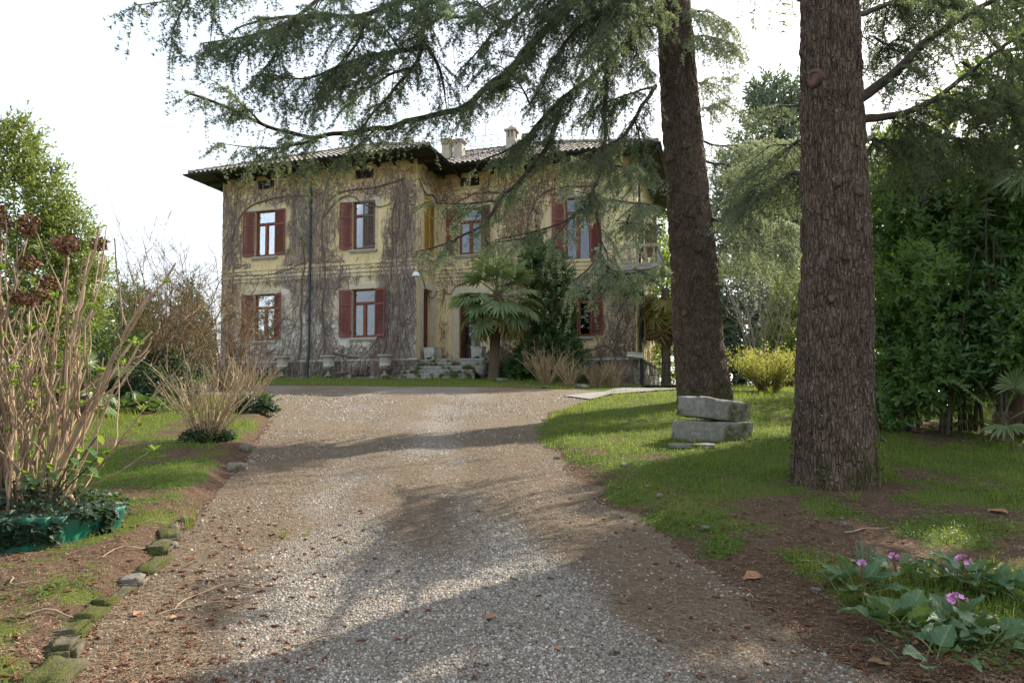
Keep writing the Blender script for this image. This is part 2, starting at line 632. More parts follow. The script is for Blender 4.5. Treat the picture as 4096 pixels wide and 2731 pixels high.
M['dryhead'] = simple("dried_flower_petal", (.21, .11, .06), (.115, .055, .03), 9, .9, isl=.9)
M['bud'] = leafmat("fresh_spring_leaf", (.26, .42, .055), (.17, .32, .04), .45, .45, .35, (.40, .55, .06), 4)
M['tangle'] = simple("bare_shrub_twig", (.25, .175, .095), (.15, .10, .055), 2, .9, isl=.7)
M['greystem'] = simple("pale_bare_stem", (.30, .26, .20), (.19, .16, .12), 5, .9)
M['dstem'] = simple("hedge_stem", (.085, .068, .048), (.05, .04, .03), 8, .95, .4)
M['plastic'] = simple("green_plastic_edging", (.005, .17, .10), (.012, .11, .07), 4, .55, .2, spec=.3, dirt=(.09, .085, .06))
M['berg'] = leafmat("bergenia_leaf", (.085, .16, .068), (.042, .09, .042), .2, .5, .2, (.18, .27, .05), 14)
def berg_mat():
    t = NT("bergenia_leaf")
    co = t.coord("Object")
    oi = t.n("ObjectInfo")
    f = t.math('ADD', t.math('MULTIPLY', t.noise(co, 3, 5, .65), .7), t.math('MULTIPLY', oi.outputs["Random"], .4))
    col = t.mix(f, (.10, .185, .075), (.038, .085, .038))
    col = t.mix(t.math('MULTIPLY', t.at("vein"), .55), col, (.22, .32, .14))
    col = t.mix(t.ramp(t.noise(co, 7, 4, .7), [(.66, 0.), (.74, .7)]), col, (.13, .085, .04))
    t.base(col, .38)
    t.p.inputs["Specular IOR Level"].default_value = .35
    t.bump(t.noise(co, 16, 4), .35, .02)
    tr = t.n("BsdfTranslucent")
    tr.inputs[0].default_value = (.18, .27, .05, 1)
    mx = t.n("MixShader")
    mx.inputs[0].default_value = .18
    t.l(t.p.outputs[0], mx.inputs[1])
    t.l(tr.outputs[0], mx.inputs[2])
    t.l(mx.outputs[0], t.out.inputs[0])
    return t.m


M['berg'] = berg_mat()
M['pink'] = simple("pink_flower_petal", (.78, .40, .66), (.60, .25, .50), 30, .6)
M['fstalk'] = simple("red_green_flower_stalk", (.22, .07, .04), (.16, .10, .04), 10, .6)
M['blade'] = leafmat("daffodil_leaf", (.11, .20, .10), (.07, .14, .075), .3, .4, .4)
M['catkin'] = simple("rust_brown_catkin", (.155, .055, .027), (.08, .028, .015), 60, .9, .9, .004, isl=.4)
M['litter'] = simple("fallen_cedar_needle", (.30, .20, .125), (.17, .105, .062), 3, .9, isl=1.2)
M['dleaf'] = simple("dry_fallen_leaf", (.34, .19, .10), (.22, .115, .06), 10, .8, isl=.3)
M['dleaf2'] = simple("crumbled_leaf", (.20, .12, .07), (.11, .062, .036), 10, .85, isl=1.3)
M['twig'] = simple("fallen_grey_twig", (.36, .29, .20), (.22, .17, .11), 12, .9)
M['pebble'] = simple("grey_river_pebble", (.36, .33, .285), (.17, .152, .128), 3, .85, isl=1.5)
M['concrete'] = stone_mat("worn_concrete", (.30, .285, .26), (.20, .185, .165), 0, 5, .3)
M['rubble'] = stone_mat("rubble_masonry", (.34, .32, .28), (.18, .17, .15), .4, 5, 1.0)
M['terra'] = simple("weathered_terracotta", (.28, .19, .13), (.16, .12, .09), 8, .9, .3)


# ------------------------------------------------------------------ terrain
DR_Y = A(-6, 3.2, 3.6, 4.3, 5.6, 6.8, 8.2, 9.6, 11.6, 14.3, 15.8, 17.7, 19.0, 22)
DR_X = A(1.9, 1.62, 1.56, 1.46, 1.12, .86, .66, .40, .34, .80, 1.45, 2.2, 2.6, 2.6)
DL_Y = A(-6, 3.2, 3.9, 4.5, 5.1, 6.0, 8.6, 10.8, 12.6, 15.8, 18.2, 19.6, 22)
DL_X = A(-1.9, -2.10, -2.36, -2.41, -2.56, -2.82, -3.40, -4.0, -4.5, -5.6, -6.6, -14, -14)
xr = lambda y: np.interp(y, DR_Y, DR_X)
xl = lambda y: np.interp(y, DL_Y, DL_X)
YT = lambda x: 22.0 - .12 * (np.asarray(x) + 7)      # far edge of the forecourt
HG = 2.53                                             # ground level at the house


def gz(x, y):
    x = np.asarray(x, float)
    y = np.asarray(y, float)
    k = 1.2
    ye = 26.5 - k * np.log1p(np.exp(np.clip((26.5 - y) / k, -40, 40)))
    ye = np.where(y < 18, y, ye)
    z = .0955 * ye
    z = z - .24 * sst(-1, 5, x) * sst(17, 25.5, y)
    off = np.maximum(x - xr(y), 0)
    on = sst(23, 19, y)
    z = z + on * (.10 * sst(0, .5, off) + .05 * sst(.4, 3, off))
    ofl = np.maximum(xl(y) - x, 0)
    z = z + sst(18, 14, y) * .10 * sst(.02, .22, ofl)
    out = np.maximum(sst(0, .3, off), sst(0, .3, ofl))
    z = z + (.012 + .05 * out) * (fbm(x * .9, y * .9, 0, 3, 3) - .5) + .02 * out * (vn(x * 5, y * 5, 0, 9) - .5)
    # wheel ruts
    mid = (xr(y) + xl(y)) / 2
    z = z - sst(18, 14, y) * .03 * (np.exp(-((x - mid - .75) / .3) ** 2) + np.exp(-((x - mid + .75) / .3) ** 2))
    far = np.maximum(np.hypot(np.maximum(np.abs(x) - 40, 0), np.maximum(y - 70, 0)), 0)
    return z + far * .02


def grassm(x, y):
    """how grassy the soil is, 0..1"""
    x = np.asarray(x, float)
    y = np.asarray(y, float)
    n = fbm(x * .8, y * .8, 0, 21, 4)
    n2 = fbm(x * 2.6, y * 2.6, 0, 27, 3)
    offr = x - xr(y)
    offl = xl(y) - x
    r = sst(-.05, .25, offr) * (.22 + .60 * sst(4.2, 5.2, y) + .36 * sst(6.0, 10.5, y))
    r = r - .45 * np.exp(-(((x - 3.0) / .8) ** 2 + ((y - 6.7) / .7) ** 2)) - .30 * np.exp(-((offr - .25) / .2) ** 2) * sst(12, 8, y)
    r = r - .8 * sst(5.0, 5.8, x) * sst(8.2, 9.2, y) * sst(12.5, 11, y)
    l = sst(.0, .35, offl) * (.46 + .26 * sst(5.0, 6.6, y))
    h = sst(0, .3, y - YT(x)) * 1.1
    inside = (offr < 0) & (offl < 0) & (y < YT(x))
    base = np.where(inside, .0, np.maximum(np.maximum(r * (offr > 0), l * (offl > 0)), h))
    base = np.where((y > 19.2) & (x > 2.6), 1.0, base)
    return np.clip(base + ((n - .5) * 1.9 + (n2 - .5) * 1.9) * (base > .02), 0, 1) * (base > .02)


def spaced(a, b, fine0, fine1, d, grow):
    pos = list(np.arange(fine0, fine1 + d / 2, d))
    s, p = d, pos[-1]
    while p < b:
        s *= grow
        p += s
        pos.append(p)
    s, p = d, pos[0]
    lo = []
    while p > a:
        s *= grow
        p -= s
        lo.append(p)
    return np.array(lo[::-1] + pos)


gx = spaced(-700, 700, -6.0, 6.0, .10, 1.2)
gy = spaced(-60, 1200, 2.6, 15, .10, 1.13)
GX, GY = np.meshgrid(gx, gy, indexing='ij')
b = MB()
b.grid(np.stack([GX, GY, gz(GX, GY)], -1).reshape(-1, 3), len(gx), len(gy))


def ground_mat():
    t = NT("soil_grass_ground")
    co = t.coord("Object")
    g = t.at("grassy")
    fine = t.noise(co, 45, 5, .7)
    mid = t.noise(co, 7, 5, .65)
    needles = t.noise(t.coord("Object", (1, 4, 1), (0, 0, .6)), 55, 3, .7)
    soil = t.mix(t.ramp(mid, [(.3, 0.), (.7, 1.)]), (.135, .09, .06), (.065, .043, .031))
    soil = t.mix(t.ramp(needles, [(.5, 0.), (.7, .8)]), soil, (.20, .115, .06))
    gr = t.mix(t.ramp(fine, [(.3, 0.), (.7, 1.)]), (.048, .080, .016), (.105, .155, .028))
    gr = t.mix(t.ramp(t.noise(co, 1.1, 4), [(.45, 0.), (.7, .5)]), gr, (.15, .15, .04))
    f = t.math('ADD', g, t.math('MULTIPLY', t.math('SUBTRACT', mid, .5), .9))
    col = t.mix(t.ramp(f, [(.38, 0.), (.62, .85)]), soil, gr)
    t.base(col, .97)
    t.p.inputs["Specular IOR Level"].default_value = .08
    t.bump(t.math('ADD', fine, t.math('MULTIPLY', mid, .7)), .9, .03)
    return t.m


ground = b.build("ground", ground_mat(), smooth=True)
tag(ground, "sloping soil and patchy lawn around the villa", kind="structure")
attr(ground, "grassy", grassm(GX, GY))

# driveway sheet
ys = np.concatenate([np.arange(-5.5, 15, .10), np.arange(15, 22.9, .14)])
sn = 90
ss = np.linspace(0, 1, sn)
YY = np.repeat(ys[:, None], sn, 1)
wob = (fbm(ys * 1.7, 0 * ys, 0, 31, 3) - .5)[:, None]
wob2 = (fbm(ys * 1.7, 0 * ys + 9, 0, 33, 3) - .5)[:, None]
XL = xl(ys)[:, None] + .05 + wob * .12
XR = xr(ys)[:, None] + .06 + wob2 * .42 + (fbm(ys * 7, 0 * ys + 4, 0, 35, 2) - .5)[:, None] * .16
XX = XL + (XR - XL) * ss[None]
keep = YY <= YT(XX) + .25 * (fbm(XX * 1.2, YY * 0, 0, 41, 3) - .5)
VV = np.stack([XX, YY, gz(XX, YY) + .006], -1)
i, j = np.meshgrid(np.arange(len(ys) - 1), np.arange(sn - 1), indexing='ij')
kk = keep[:-1, :-1] & keep[1:, 1:] & keep[1:, :-1] & keep[:-1, 1:]
q = (i * sn + j)[kk]
b = MB().add(VV.reshape(-1, 3), np.stack([q, q + 1, q + sn + 1, q + sn], -1))


def litterm(x, y):
    """how much the gravel is hidden by fallen needles"""
    mid = (xr(y) + xl(y)) / 2
    half = (xr(y) - xl(y)) / 2
    e = np.abs(x - mid + .15) / half
    n = fbm(x * .7, y * .35, 0, 51, 4)
    n2 = fbm(x * 2.2, y * 1.2, 0, 57, 3)
    c = 1.25 * sst(.40, .85, e) + .62 * sst(4.5, 7.5, y) * sst(24, 15, y) + .25 * np.exp(-((x - mid) / .35) ** 2) * sst(4.4, 6, y)
    c = c + .35 * sst(.3, 1, (mid - x) / half)
    return np.clip(c + (n - .5) * 1.6 + (n2 - .5) * .8 - .08, 0, 1)


def drive_mat():
    t = NT("gravel_and_needles")
    co = t.coord("Object")
    lit = t.at("litter")
    v = t.n("TexVoronoi", feature='F1')
    t.l(co, v.inputs["Vector"])
    v.inputs["Scale"].default_value = 62
    bw = t.n("RGBToBW")
    t.l(v.outputs[1], bw.inputs[0])
    peb = t.ramp(bw.outputs[0], [(.1, (.12, .107, .09)), (.5, (.255, .232, .196)), (.9, (.43, .40, .34))])
    sand = t.noise(co, 90, 3, .7)
    peb = t.mix(t.ramp(v.outputs[0], [(.35, 0.), (.6, 1.)]), peb, t.mix(sand, (.12, .095, .07), (.22, .18, .14)))
    n1 = t.noise(t.coord("Object", (1, 3.5, 1), (0, 0, .5)), 48, 4, .7)
    n2 = t.noise(t.coord("Object", (3.5, 1, 1), (0, 0, .4)), 48, 4, .7)
    li = t.mix(t.ramp(n1, [(.4, 0.), (.65, 1.)]), (.105, .077, .052), (.25, .195, .13))
    li = t.mix(t.ramp(n2, [(.52, 0.), (.68, .9)]), li, (.30, .24, .16))
    f = t.math('ADD', lit, t.math('MULTIPLY', t.math('SUBTRACT', t.noise(co, 14, 5, .75), .5), 1.7))
    k = t.ramp(f, [(.30, 0.), (.70, .94)])
    cl = t.ramp(t.noise(co, 24, 4, .7), [(.42, 0.), (.66, .55)])
    li = t.mix(cl, li, (.07, .049, .035))
    t.base(t.mix(k, peb, li), .92)
    t.p.inputs["Specular IOR Level"].default_value = .15
    h = t.mix(k, t.ramp(v.outputs[0], [(0., 1.), (.6, 0.)]), t.math('ADD', n1, n2))
    bw2 = t.n("RGBToBW")
    t.l(h, bw2.inputs[0])
    t.bump(bw2.outputs[0], .9, .012)
    return t.m


drive = b.build("driveway", drive_mat(), smooth=True)
tag(drive, "gravel driveway strewn with brown needles, widening before the villa", kind="structure")
attr(drive, "litter", litterm(XX, YY))

# concrete path slab before the gate: a grid on the ground
pc = [at(2255, 1588, 18.0)[:2], at(2450, 1562, 20.1)[:2], A(4.05, 22.6), A(5.9, 22.6), A(5.4, 19.6), at(2360, 1603, 17.0)[:2]]
PQ = [pc[0], pc[1], pc[2], pc[3], pc[4], pc[5]]
b = MB()
u, v = np.meshgrid(np.linspace(0, 1, 30), np.linspace(0, 1, 14), indexing='ij')
top = np.stack([np.interp(u, [0, .45, 1], [PQ[0][k], PQ[1][k], PQ[2][k]]) for k in (0, 1)], -1)
bot = np.stack([np.interp(u, [0, .6, 1], [PQ[5][k], PQ[4][k], PQ[3][k]]) for k in (0, 1)], -1)
pp = top * (1 - v[..., None]) + bot * v[..., None]
b.grid(np.dstack([pp, (gz(pp[..., 0], pp[..., 1]) + .035)[..., None]]).reshape(-1, 3), 30, 14)
b.f[-1] = b.f[-1][:, ::-1]
path = b.build("path", M['concrete'], smooth=True)
tag(path, "pale concrete path between the lawn and the iron gate", kind="structure")


# ------------------------------------------------------------------ the villa
HA = .29555
villa = thing("villa", "two-storey ochre villa covered in bare creeper, red shutters, tiled hip roof", "house", (-4.017, 28.4, HG), -HA)
RS = 2.29                       # how far the right wing stands back
XA, XD, YBK = -9.80, 8.89, 11.6
H2W = Matrix.Translation((-4.017, 28.4, HG)) @ Matrix.Rotation(-HA, 4, 'Z')


def h2w(p):
    return np.array(H2W @ Vector([float(q) for q in p]))


def wall_holes(x0, x1, z0, z1, holes, depth, mp, mi=0):
    """front face with openings and their reveals; mp maps (u, out, z) to house space"""
    xs = sorted({x0, x1, *[h[0] for h in holes], *[h[2] for h in holes]})
    zs = sorted({z0, z1, *[h[1] for h in holes], *[h[3] for h in holes]})
    bb = MB()
    for a, c in zip(xs[:-1], xs[1:]):
        for p, q in zip(zs[:-1], zs[1:]):
            mx, mz = (a + c) / 2, (p + q) / 2
            if any(h[0] < mx < h[2] and h[1] < mz < h[3] for h in holes):
                continue
            bb.add([(a, 0, p), (c, 0, p), (c, 0, q), (a, 0, q)], [(0, 1, 2, 3)])
    for (a, p, c, q) in holes:
        for P1, P2 in (((a, p), (a, q)), ((a, q), (c, q)), ((c, q), (c, p)), ((c, p), (a, p))):
            bb.add([(P1[0], 0, P1[1]), (P2[0], 0, P2[1]), (P2[0], -depth, P2[1]), (P1[0], -depth, P1[1])], [(0, 1, 2, 3)])
    return bb.xf(mp)


def front(y0):
    return lambda V: np.stack([V[:, 0], y0 - V[:, 1], V[:, 2]], -1)


def side(x0):
    return lambda V: np.stack([x0 + V[:, 1], V[:, 0], V[:, 2]], -1)


FL, FR, SD, RG = front(0), front(RS), side(0), side(XD)
ZL0, ZL1, ZU0, ZU1 = 1.79, 3.88, 5.60, 7.70
ZV0, ZV1 = 8.68, 9.08
WT = 9.72
holesL = [(-8.03, ZU0, -6.95, ZU1), (-3.04, ZU0, -1.95, ZU1), (-8.03, ZL0, -6.91, ZL1), (-3.02, ZL0, -1.90, ZL1)]
ventL = [(-7.93, ZV0, -7.03, ZV1), (-2.93, ZV0, -2.02, ZV1)]
ventR = [(1.07, ZV0, 1.99, ZV1), (5.92, ZV0, 6.88, ZV1)]
holesR = [(1.0, ZU0, 2.1, ZU1), (5.86, 4.95, 6.98, 7.76), (5.86, ZL0, 6.98, ZL1), (1.04, .83, 2.06, 3.85)]
holesS = [(.70, .83, 1.60, 3.92)]
wall_holes(XA, 0, .86, 8.52, holesL, .32, FL).build("wall", M['wall'], villa)["label"] = "creeper-covered front wall of the projecting left wing"
wall_holes(0, XD, .86, 8.52, holesR, .32, FR).build("wall", M['wall_y'], villa)["label"] = "yellow front wall of the right wing"
wall_holes(0, RS, .86, 8.52, holesS, .25, SD).build("wall", M['wall_y'], villa)
wall_holes(RS, YBK, .86, 8.52, [(4.2, ZL0, 5.3, ZL1), (4.2, ZU0, 5.3, ZU1)], .3, RG).build("wall", M['wall_y'], villa)
b = MB()
b.add([(XA, 0, .86), (XA, YBK, .86), (XA, YBK, WT), (XA, 0, WT)], [(0, 1, 2, 3)][::-1])
b.add([(XA, YBK, -.8), (XD, YBK, -.8), (XD, YBK, WT), (XA, YBK, WT)], [(0, 1, 2, 3)])
b.build("wall", M['wall'], villa)
# painted frieze under the eaves, and vents in it
wall_holes(XA - .012, .012, 8.52, WT, ventL, .3, front(-.012)).build("frieze", M['frieze'], villa)
wall_holes(.012, XD + .012, 8.52, WT, ventR, .3, front(RS - .012)).build("frieze", M['frieze'], villa)
wall_holes(-.012, RS, 8.52, WT, [], .3, side(.012)).build("frieze", M['frieze'], villa)
wall_holes(RS - .012, YBK, 8.52, WT, [], .3, side(XD + .012)).build("frieze", M['frieze'], villa)
# dark rooms behind the openings
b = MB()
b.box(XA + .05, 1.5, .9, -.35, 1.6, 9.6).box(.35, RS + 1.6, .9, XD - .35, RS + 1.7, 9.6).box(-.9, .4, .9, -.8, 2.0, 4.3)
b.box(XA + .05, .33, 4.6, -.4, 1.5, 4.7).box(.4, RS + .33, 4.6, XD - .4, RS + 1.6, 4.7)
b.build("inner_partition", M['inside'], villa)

# plinth with cornice and cellar windows
cel = [(-7.90, .14, -7.08, .56), (-2.95, .12, -2.03, .53)]
wall_holes(XA - .10, .10, -.6, .78, cel, .35, front(-.10)).build("plinth", M['plinth'], villa)
wall_holes(0, XD + .10, -.9, .78, [(6.2, -.2, 6.95, .50)], .35, front(RS - .10)).build("plinth", M['plinth'], villa)
wall_holes(RS - .10, YBK, -.9, .78, [], .3, side(XD + .10)).build("plinth", M['plinth'], villa)
b = MB()
b.add([(.10, -.10, -.6), (.10, RS, -.6), (.10, RS, .78), (.10, -.10, .78)], [(0, 1, 2, 3)])
b.add([(XA - .10, -.10, -.6), (XA - .10, YBK, -.6), (XA - .10, YBK, .78), (XA - .10, -.10, .78)], [(3, 2, 1, 0)])
b.build("plinth", M['plinth'], villa)
for (x0, y0, x1, y1) in ((XA - .15, -.15, .15, .02), (-.0 + .16, RS - .15, XD + .15, RS + .02)):
    c = MB()
    c.box(x0, y0, .78, x1, y1, .83).box(x0 + .03, y0 + .03, .832, x1 - .03, y1, .875)
    c.build("plinth_cornice", M['sill'], villa)
c = MB()
c.box(XD - .02, RS - .10, .78, XD + .15, YBK, .86)
c.build("plinth_cornice", M['sill'], villa)
# string course between the floors (ribbed plaster bands)
for (x0, x1, mp, ln) in ((XA, 0.02, FL, 4), (0.02, XD, FR, 4)):
    c = MB()
    for k in range(ln):
        c.box(x0, -.02, 4.45 + k * .17, x1, .028 + .008 * (k % 2), 4.45 + k * .17 + .12)
    c.xf(mp).build("string_course", M['wall'], villa)

# cellar window frames and grilles
def cellar(x0, z0, x1, z1, y0, curls=True):
    f = MB()
    w = .17
    for (a, p, cx_, q) in ((x0 - w, z0 - .10, x0, z1 + .22), (x1, z0 - .10, x1 + w, z1 + .22), (x0, z1, x1, z1 + .22)):
        f.box(a, -.02, p, cx_, .035, q)
    fo = f.xf(front(y0)).build("cellar_window", M['granite'], villa)
    g = MB()
    n = 5
    for k in range(n + 1):
        x = x0 + (x1 - x0) * k / n
        g.tube([(x, -.04, z0), (x, -.04, z1)], .009, 5)
    zm = (z0 + z1) / 2
    for ph in (0, math.pi):
        t_ = np.linspace(0, 1, 30)
        g.tube(np.stack([x0 + (x1 - x0) * t_, 0 * t_ - .05, zm + (z1 - z0) * .42 * np.sin(t_ * TAU * 1.5 + ph)], -1), .011, 5)
    for k in range(4):
        t_ = np.linspace(0, TAU, 14)
        cx_ = x0 + (x1 - x0) * (k + .5) / 4
        g.tube(np.stack([cx_ + .05 * np.cos(t_), 0 * t_ - .045, (z1 - .07 if k % 2 else z0 + .07) + .05 * np.sin(t_)], -1), .009, 5)
    g.xf(front(y0)).build("grille", M['iron'], fo)
    MB().box(x0, -.34, z0, x1, -.30, z1).xf(front(y0)).build("dark_pane", M['inside'], fo)


cellar(*cel[0][:2], *cel[0][2:], -.10)
cellar(*cel[1][:2], *cel[1][2:], -.10)
cellar(6.2, -.2, 6.95, .50, RS - .10)


# attic vents with slats
def vent(x0, z0, x1, z1, mp):
    f = MB()
    f.box(x0, -.12, z0, x0 + .035, -.06, z1).box(x1 - .035, -.12, z0, x1, -.06, z1).box(x0, -.12, z0, x1, -.06, z0 + .03).box(x0, -.12, z1 - .03, x1, -.06, z1)
    fo = f.xf(mp).build("attic_vent", M['dkwood'], villa)
    for k in range(4):
        z = z0 + .07 + k * (z1 - z0 - .06) / 4
        c = MB()
        c.add([(x0 + .036, -.13, z + .05), (x1 - .036, -.13, z + .05), (x1 - .036, -.08, z), (x0 + .036, -.08, z),
               (x0 + .036, -.13, z + .062), (x1 - .036, -.13, z + .062), (x1 - .036, -.08, z + .012), (x0 + .036, -.08, z + .012)],
              [(0, 1, 2, 3), (4, 7, 6, 5), (3, 2, 6, 7), (0, 4, 5, 1)])
        c.xf(mp).build("slat", M['dkwood'], fo)
    MB().box(x0, -.32, z0, x1, -.29, z1).xf(mp).build("dark_backing", M['inside'], fo)


for h in ventL:
    vent(*h, front(-.012))
for h in ventR:
    vent(*h, front(RS - .012))


def slat_mesh(w, h, z0):
    """louvre slats of one shutter panel, in leaf space: x along the leaf, y thickness, z up"""
    c = MB()
    n = int(h / .052)
    for k in range(n):
        z = z0 + (k + .25) * h / n
        c.add([(.055, -.014, z), (w - .055, -.014, z), (w - .055, .016, z + .035), (.055, .016, z + .035),
               (.055, -.014, z + .009), (w - .055, -.014, z + .009), (w - .055, .016, z + .044), (.055, .016, z + .044)],
              [(0, 1, 2, 3), (4, 7, 6, 5), (0, 4, 5, 1), (3, 2, 6, 7)])
    return c


def shutter(parent, hinge_u, hand, phi, z0, z1, w, mp, mat, label=None, out0=.03):
    """hand +1: hinged on the left jamb, -1: on the right; phi opening angle in degrees"""
    h = z1 - z0
    ph = math.radians(phi)
    dx, dy = hand * math.cos(ph), math.sin(ph)
    nx, ny = -dy, dx

    def leafxf(V):
        u = hinge_u + V[:, 0] * dx + V[:, 1] * nx
        o = out0 + V[:, 0] * dy + V[:, 1] * ny
        return mp(np.stack([u, o, z0 + V[:, 2]], -1))
    f = MB()
    T = .02
    mr = h * .66
    f.box(0, -T, 0, .055, T, h).box(w - .055, -T, 0, w, T, h)
    f.box(.055, -T, 0, w - .055, T, .11).box(.055, -T, h - .09, w - .055, T, h).box(.055, -T, mr, w - .055, T, mr + .08)
    o = f.xf(leafxf).build("shutter", mat, parent)
    if label:
        o["label"] = label
    c = slat_mesh(w, mr - .12, .115)
    c2 = slat_mesh(w, h - .10 - mr - .09, mr + .085)
    for V, F in zip(c2.v, c2.f):
        c.add(V, F - F.min())
    s_ = c.xf(leafxf).build("louvre_slats", mat, o)
    s_["kind"] = "stuff"
    hg = MB()
    for z in (.2, h - .2):
        hg.box(-.03, -.03, z - .03, .05, -.021, z + .03)
    hg.xf(leafxf).build("hinge", M['iron'], o)
    return o


def window(u0, z0, u1, z1, mp, curtain=None, sill=True, transom=.72, surround=True):
    w = u1 - u0
    ft = .065
    f = MB()
    d0, d1 = -.20, -.13
    f.box(u0, d0, z0, u0 + ft, d1, z1).box(u1 - ft, d0, z0, u1, d1, z1)
    f.box(u0 + ft, d0, z1 - ft, u1 - ft, d1, z1).box(u0 + ft, d0, z0, u1 - ft, d1, z0 + .08)
    zt = z0 + (z1 - z0) * transom
    f.box(u0 + ft, d0 - .005, zt - .045, u1 - ft, d1 + .02, zt + .045)
    um = (u0 + u1) / 2
    f.box(um - .05, d0 - .005, z0 + .08, um + .05, d1 + .012, zt - .045)
    for a, c in ((u0 + ft, um - .05), (um + .05, u1 - ft)):
        e = .035
        f.box(a, d0 + .01, z0 + .08, a + e, d1 - .005, zt - .045).box(c - e, d0 + .01, z0 + .08, c, d1 - .005, zt - .045)
        f.box(a + e, d0 + .01, zt - .045 - e, c - e, d1 - .005, zt - .045).box(a + e, d0 + .01, z0 + .08, c - e, d1 - .005, z0 + .08 + e)
    wo = f.xf(mp).build("window", M['wood'], villa)
    e = .034
    for (a, p, c, q) in ((u0 + ft + e, z0 + .08 + e, um - .05 - e, zt - .045 - e), (um + .05 + e, z0 + .08 + e, u1 - ft - e, zt - .045 - e),
                         (u0 + ft, zt + .045, u1 - ft, z1 - ft)):
        MB().box(a - .004, -.172, p - .004, c + .004, -.166, q + .004).xf(mp).build("pane", M['glass'], wo)
    if curtain:
        ztop = zt + .05 if curtain == 'low' else z1 - .03
        for (a, c) in ((u0 + .03, um - .02), (um + .02, u1 - .03)):
            n = 44
            t_ = np.linspace(0, 1, n)
            fol = .022 * np.sin(t_ * 42 + a) + .012 * np.sin(t_ * 97 + 2 * a)
            rows = []
            for zf in (0, .33, .66, 1.0):
                z = z0 + .05 + (ztop - z0 - .05) * zf
                pinch = 1 - (.10 if curtain == 'low' else .03) * (1 - zf)
                rows.append(np.stack([a + (c - a) * (.5 + (t_ - .5) * pinch), -.29 + fol * (1.2 - .5 * zf), np.full(n, z)], -1))
            cb = MB()
            cb.grid(np.array(rows).reshape(-1, 3), 4, n)
            cb.xf(mp).build("curtain", M['curtain'], wo, smooth=True)
    if sill:
        s_ = MB()
        s_.box(u0 - .13, -.15, z0 - .09, u1 + .13, .12, z0 - .035).box(u0 - .09, -.14, z0 - .15, u1 + .09, .075, z0 - .092).box(u0, -.13, z0 - .034, u1, .02, z0 - .002)
        s_.xf(mp).build("sill", M['sill'], wo)
    if surround:
        s_ = MB()
        k = .13
        t0, t1 = -.01, .018
        s_.box(u0 - k, t0, z0 - .02, u0 - .002, t1, z1 + .02).box(u1 + .002, t0, z0 - .02, u1 + k, t1, z1 + .02).box(u0 - .22, t0, z1 + .022, u1 + .22, t1, z1 + .20)
        s_.box(u0 - .30, t0, z1 - .35, u0 - k - .002, t1 - .004, z1 + .18).box(u1 + k + .002, t0, z1 - .35, u1 + .30, t1 - .004, z1 + .18)
        s_.xf(mp).build("surround", M['trim'], wo)
    return wo


wins = [
    (holesL[0], FL, 'full', 170, 175, 'rshut'), (holesL[1], FL, 'full', 168, 2, 'rshut'),
    (holesL[2], FL, 'low', 170, 154, 'rshut'), (holesL[3], FL, 'low', 170, 165, 'rshut'),
    (holesR[0], FR, 'full', 168, 150, 'rshut'), (holesR[1], FR, None, 168, 150, 'rshut'), (holesR[2], FR, None, 168, 163, 'rshut')]
for (h, mp, cur, pl, pr, mt) in wins:
    tall = h[3] - h[1] > 2.5
    window(*h, mp, cur, sill=not tall, transom=.78 if tall else .72)
    z0s = h[1] + .02
    shutter(villa, h[0] - .01, 1, pl, z0s, h[3] - .01, .55, mp, M[mt])
    brown = pr < 10
    shutter(villa, h[2] + .01, -1, pr, z0s, h[3] - .01, .55, mp, M['bshut'] if brown else M[mt],
            "faded brown shutter leaf closed over half the window" if brown else None, .035)
# right side wall: one window per floor with shutters standing out
for z0, z1 in ((ZL0, ZL1), (ZU0, ZU1)):
    window(4.2, z0, 5.3, z1, RG, None)
    shutter(villa, 4.19, 1, 170, z0 + .02, z1 - .01, .55, RG, M['bshut'])
    shutter(villa, 5.31, -1, 95, z0 + .02, z1 - .01, .55, RG, M['rshut'])
# blind window of ochre closed shutters on the entrance return wall
shutter(villa, .70, 1, 1, 5.45, 7.95, .52, SD, M['yshut'], "closed ochre shutter leaf above the side door", .035)
shutter(villa, 1.76, -1, 1, 5.45, 7.95, .52, SD, M['yshut'], "closed ochre shutter leaf above the side door", .035)
c = MB()
c.box(.58, -.01, 5.40, .695, .02, 8.03).box(1.765, -.01, 5.40, 1.88, .02, 8.03).box(.58, -.01, 8.03, 1.88, .02, 8.2).box(.52, -.01, 5.25, 1.94, .07, 5.395)
c.xf(SD).build("shutter_surround", M['trim'], villa)
c = MB()
c.box(.35, -.01, 8.63, 1.95, .03, 8.69).box(.35, -.01, 9.12, 1.95, .03, 9.18).box(.35, -.01, 8.69, .42, .03, 9.12).box(1.88, -.01, 8.69, 1.95, .03, 9.12)
c.xf(side(.012)).build("blind_panel_moulding", M['frieze'], villa)


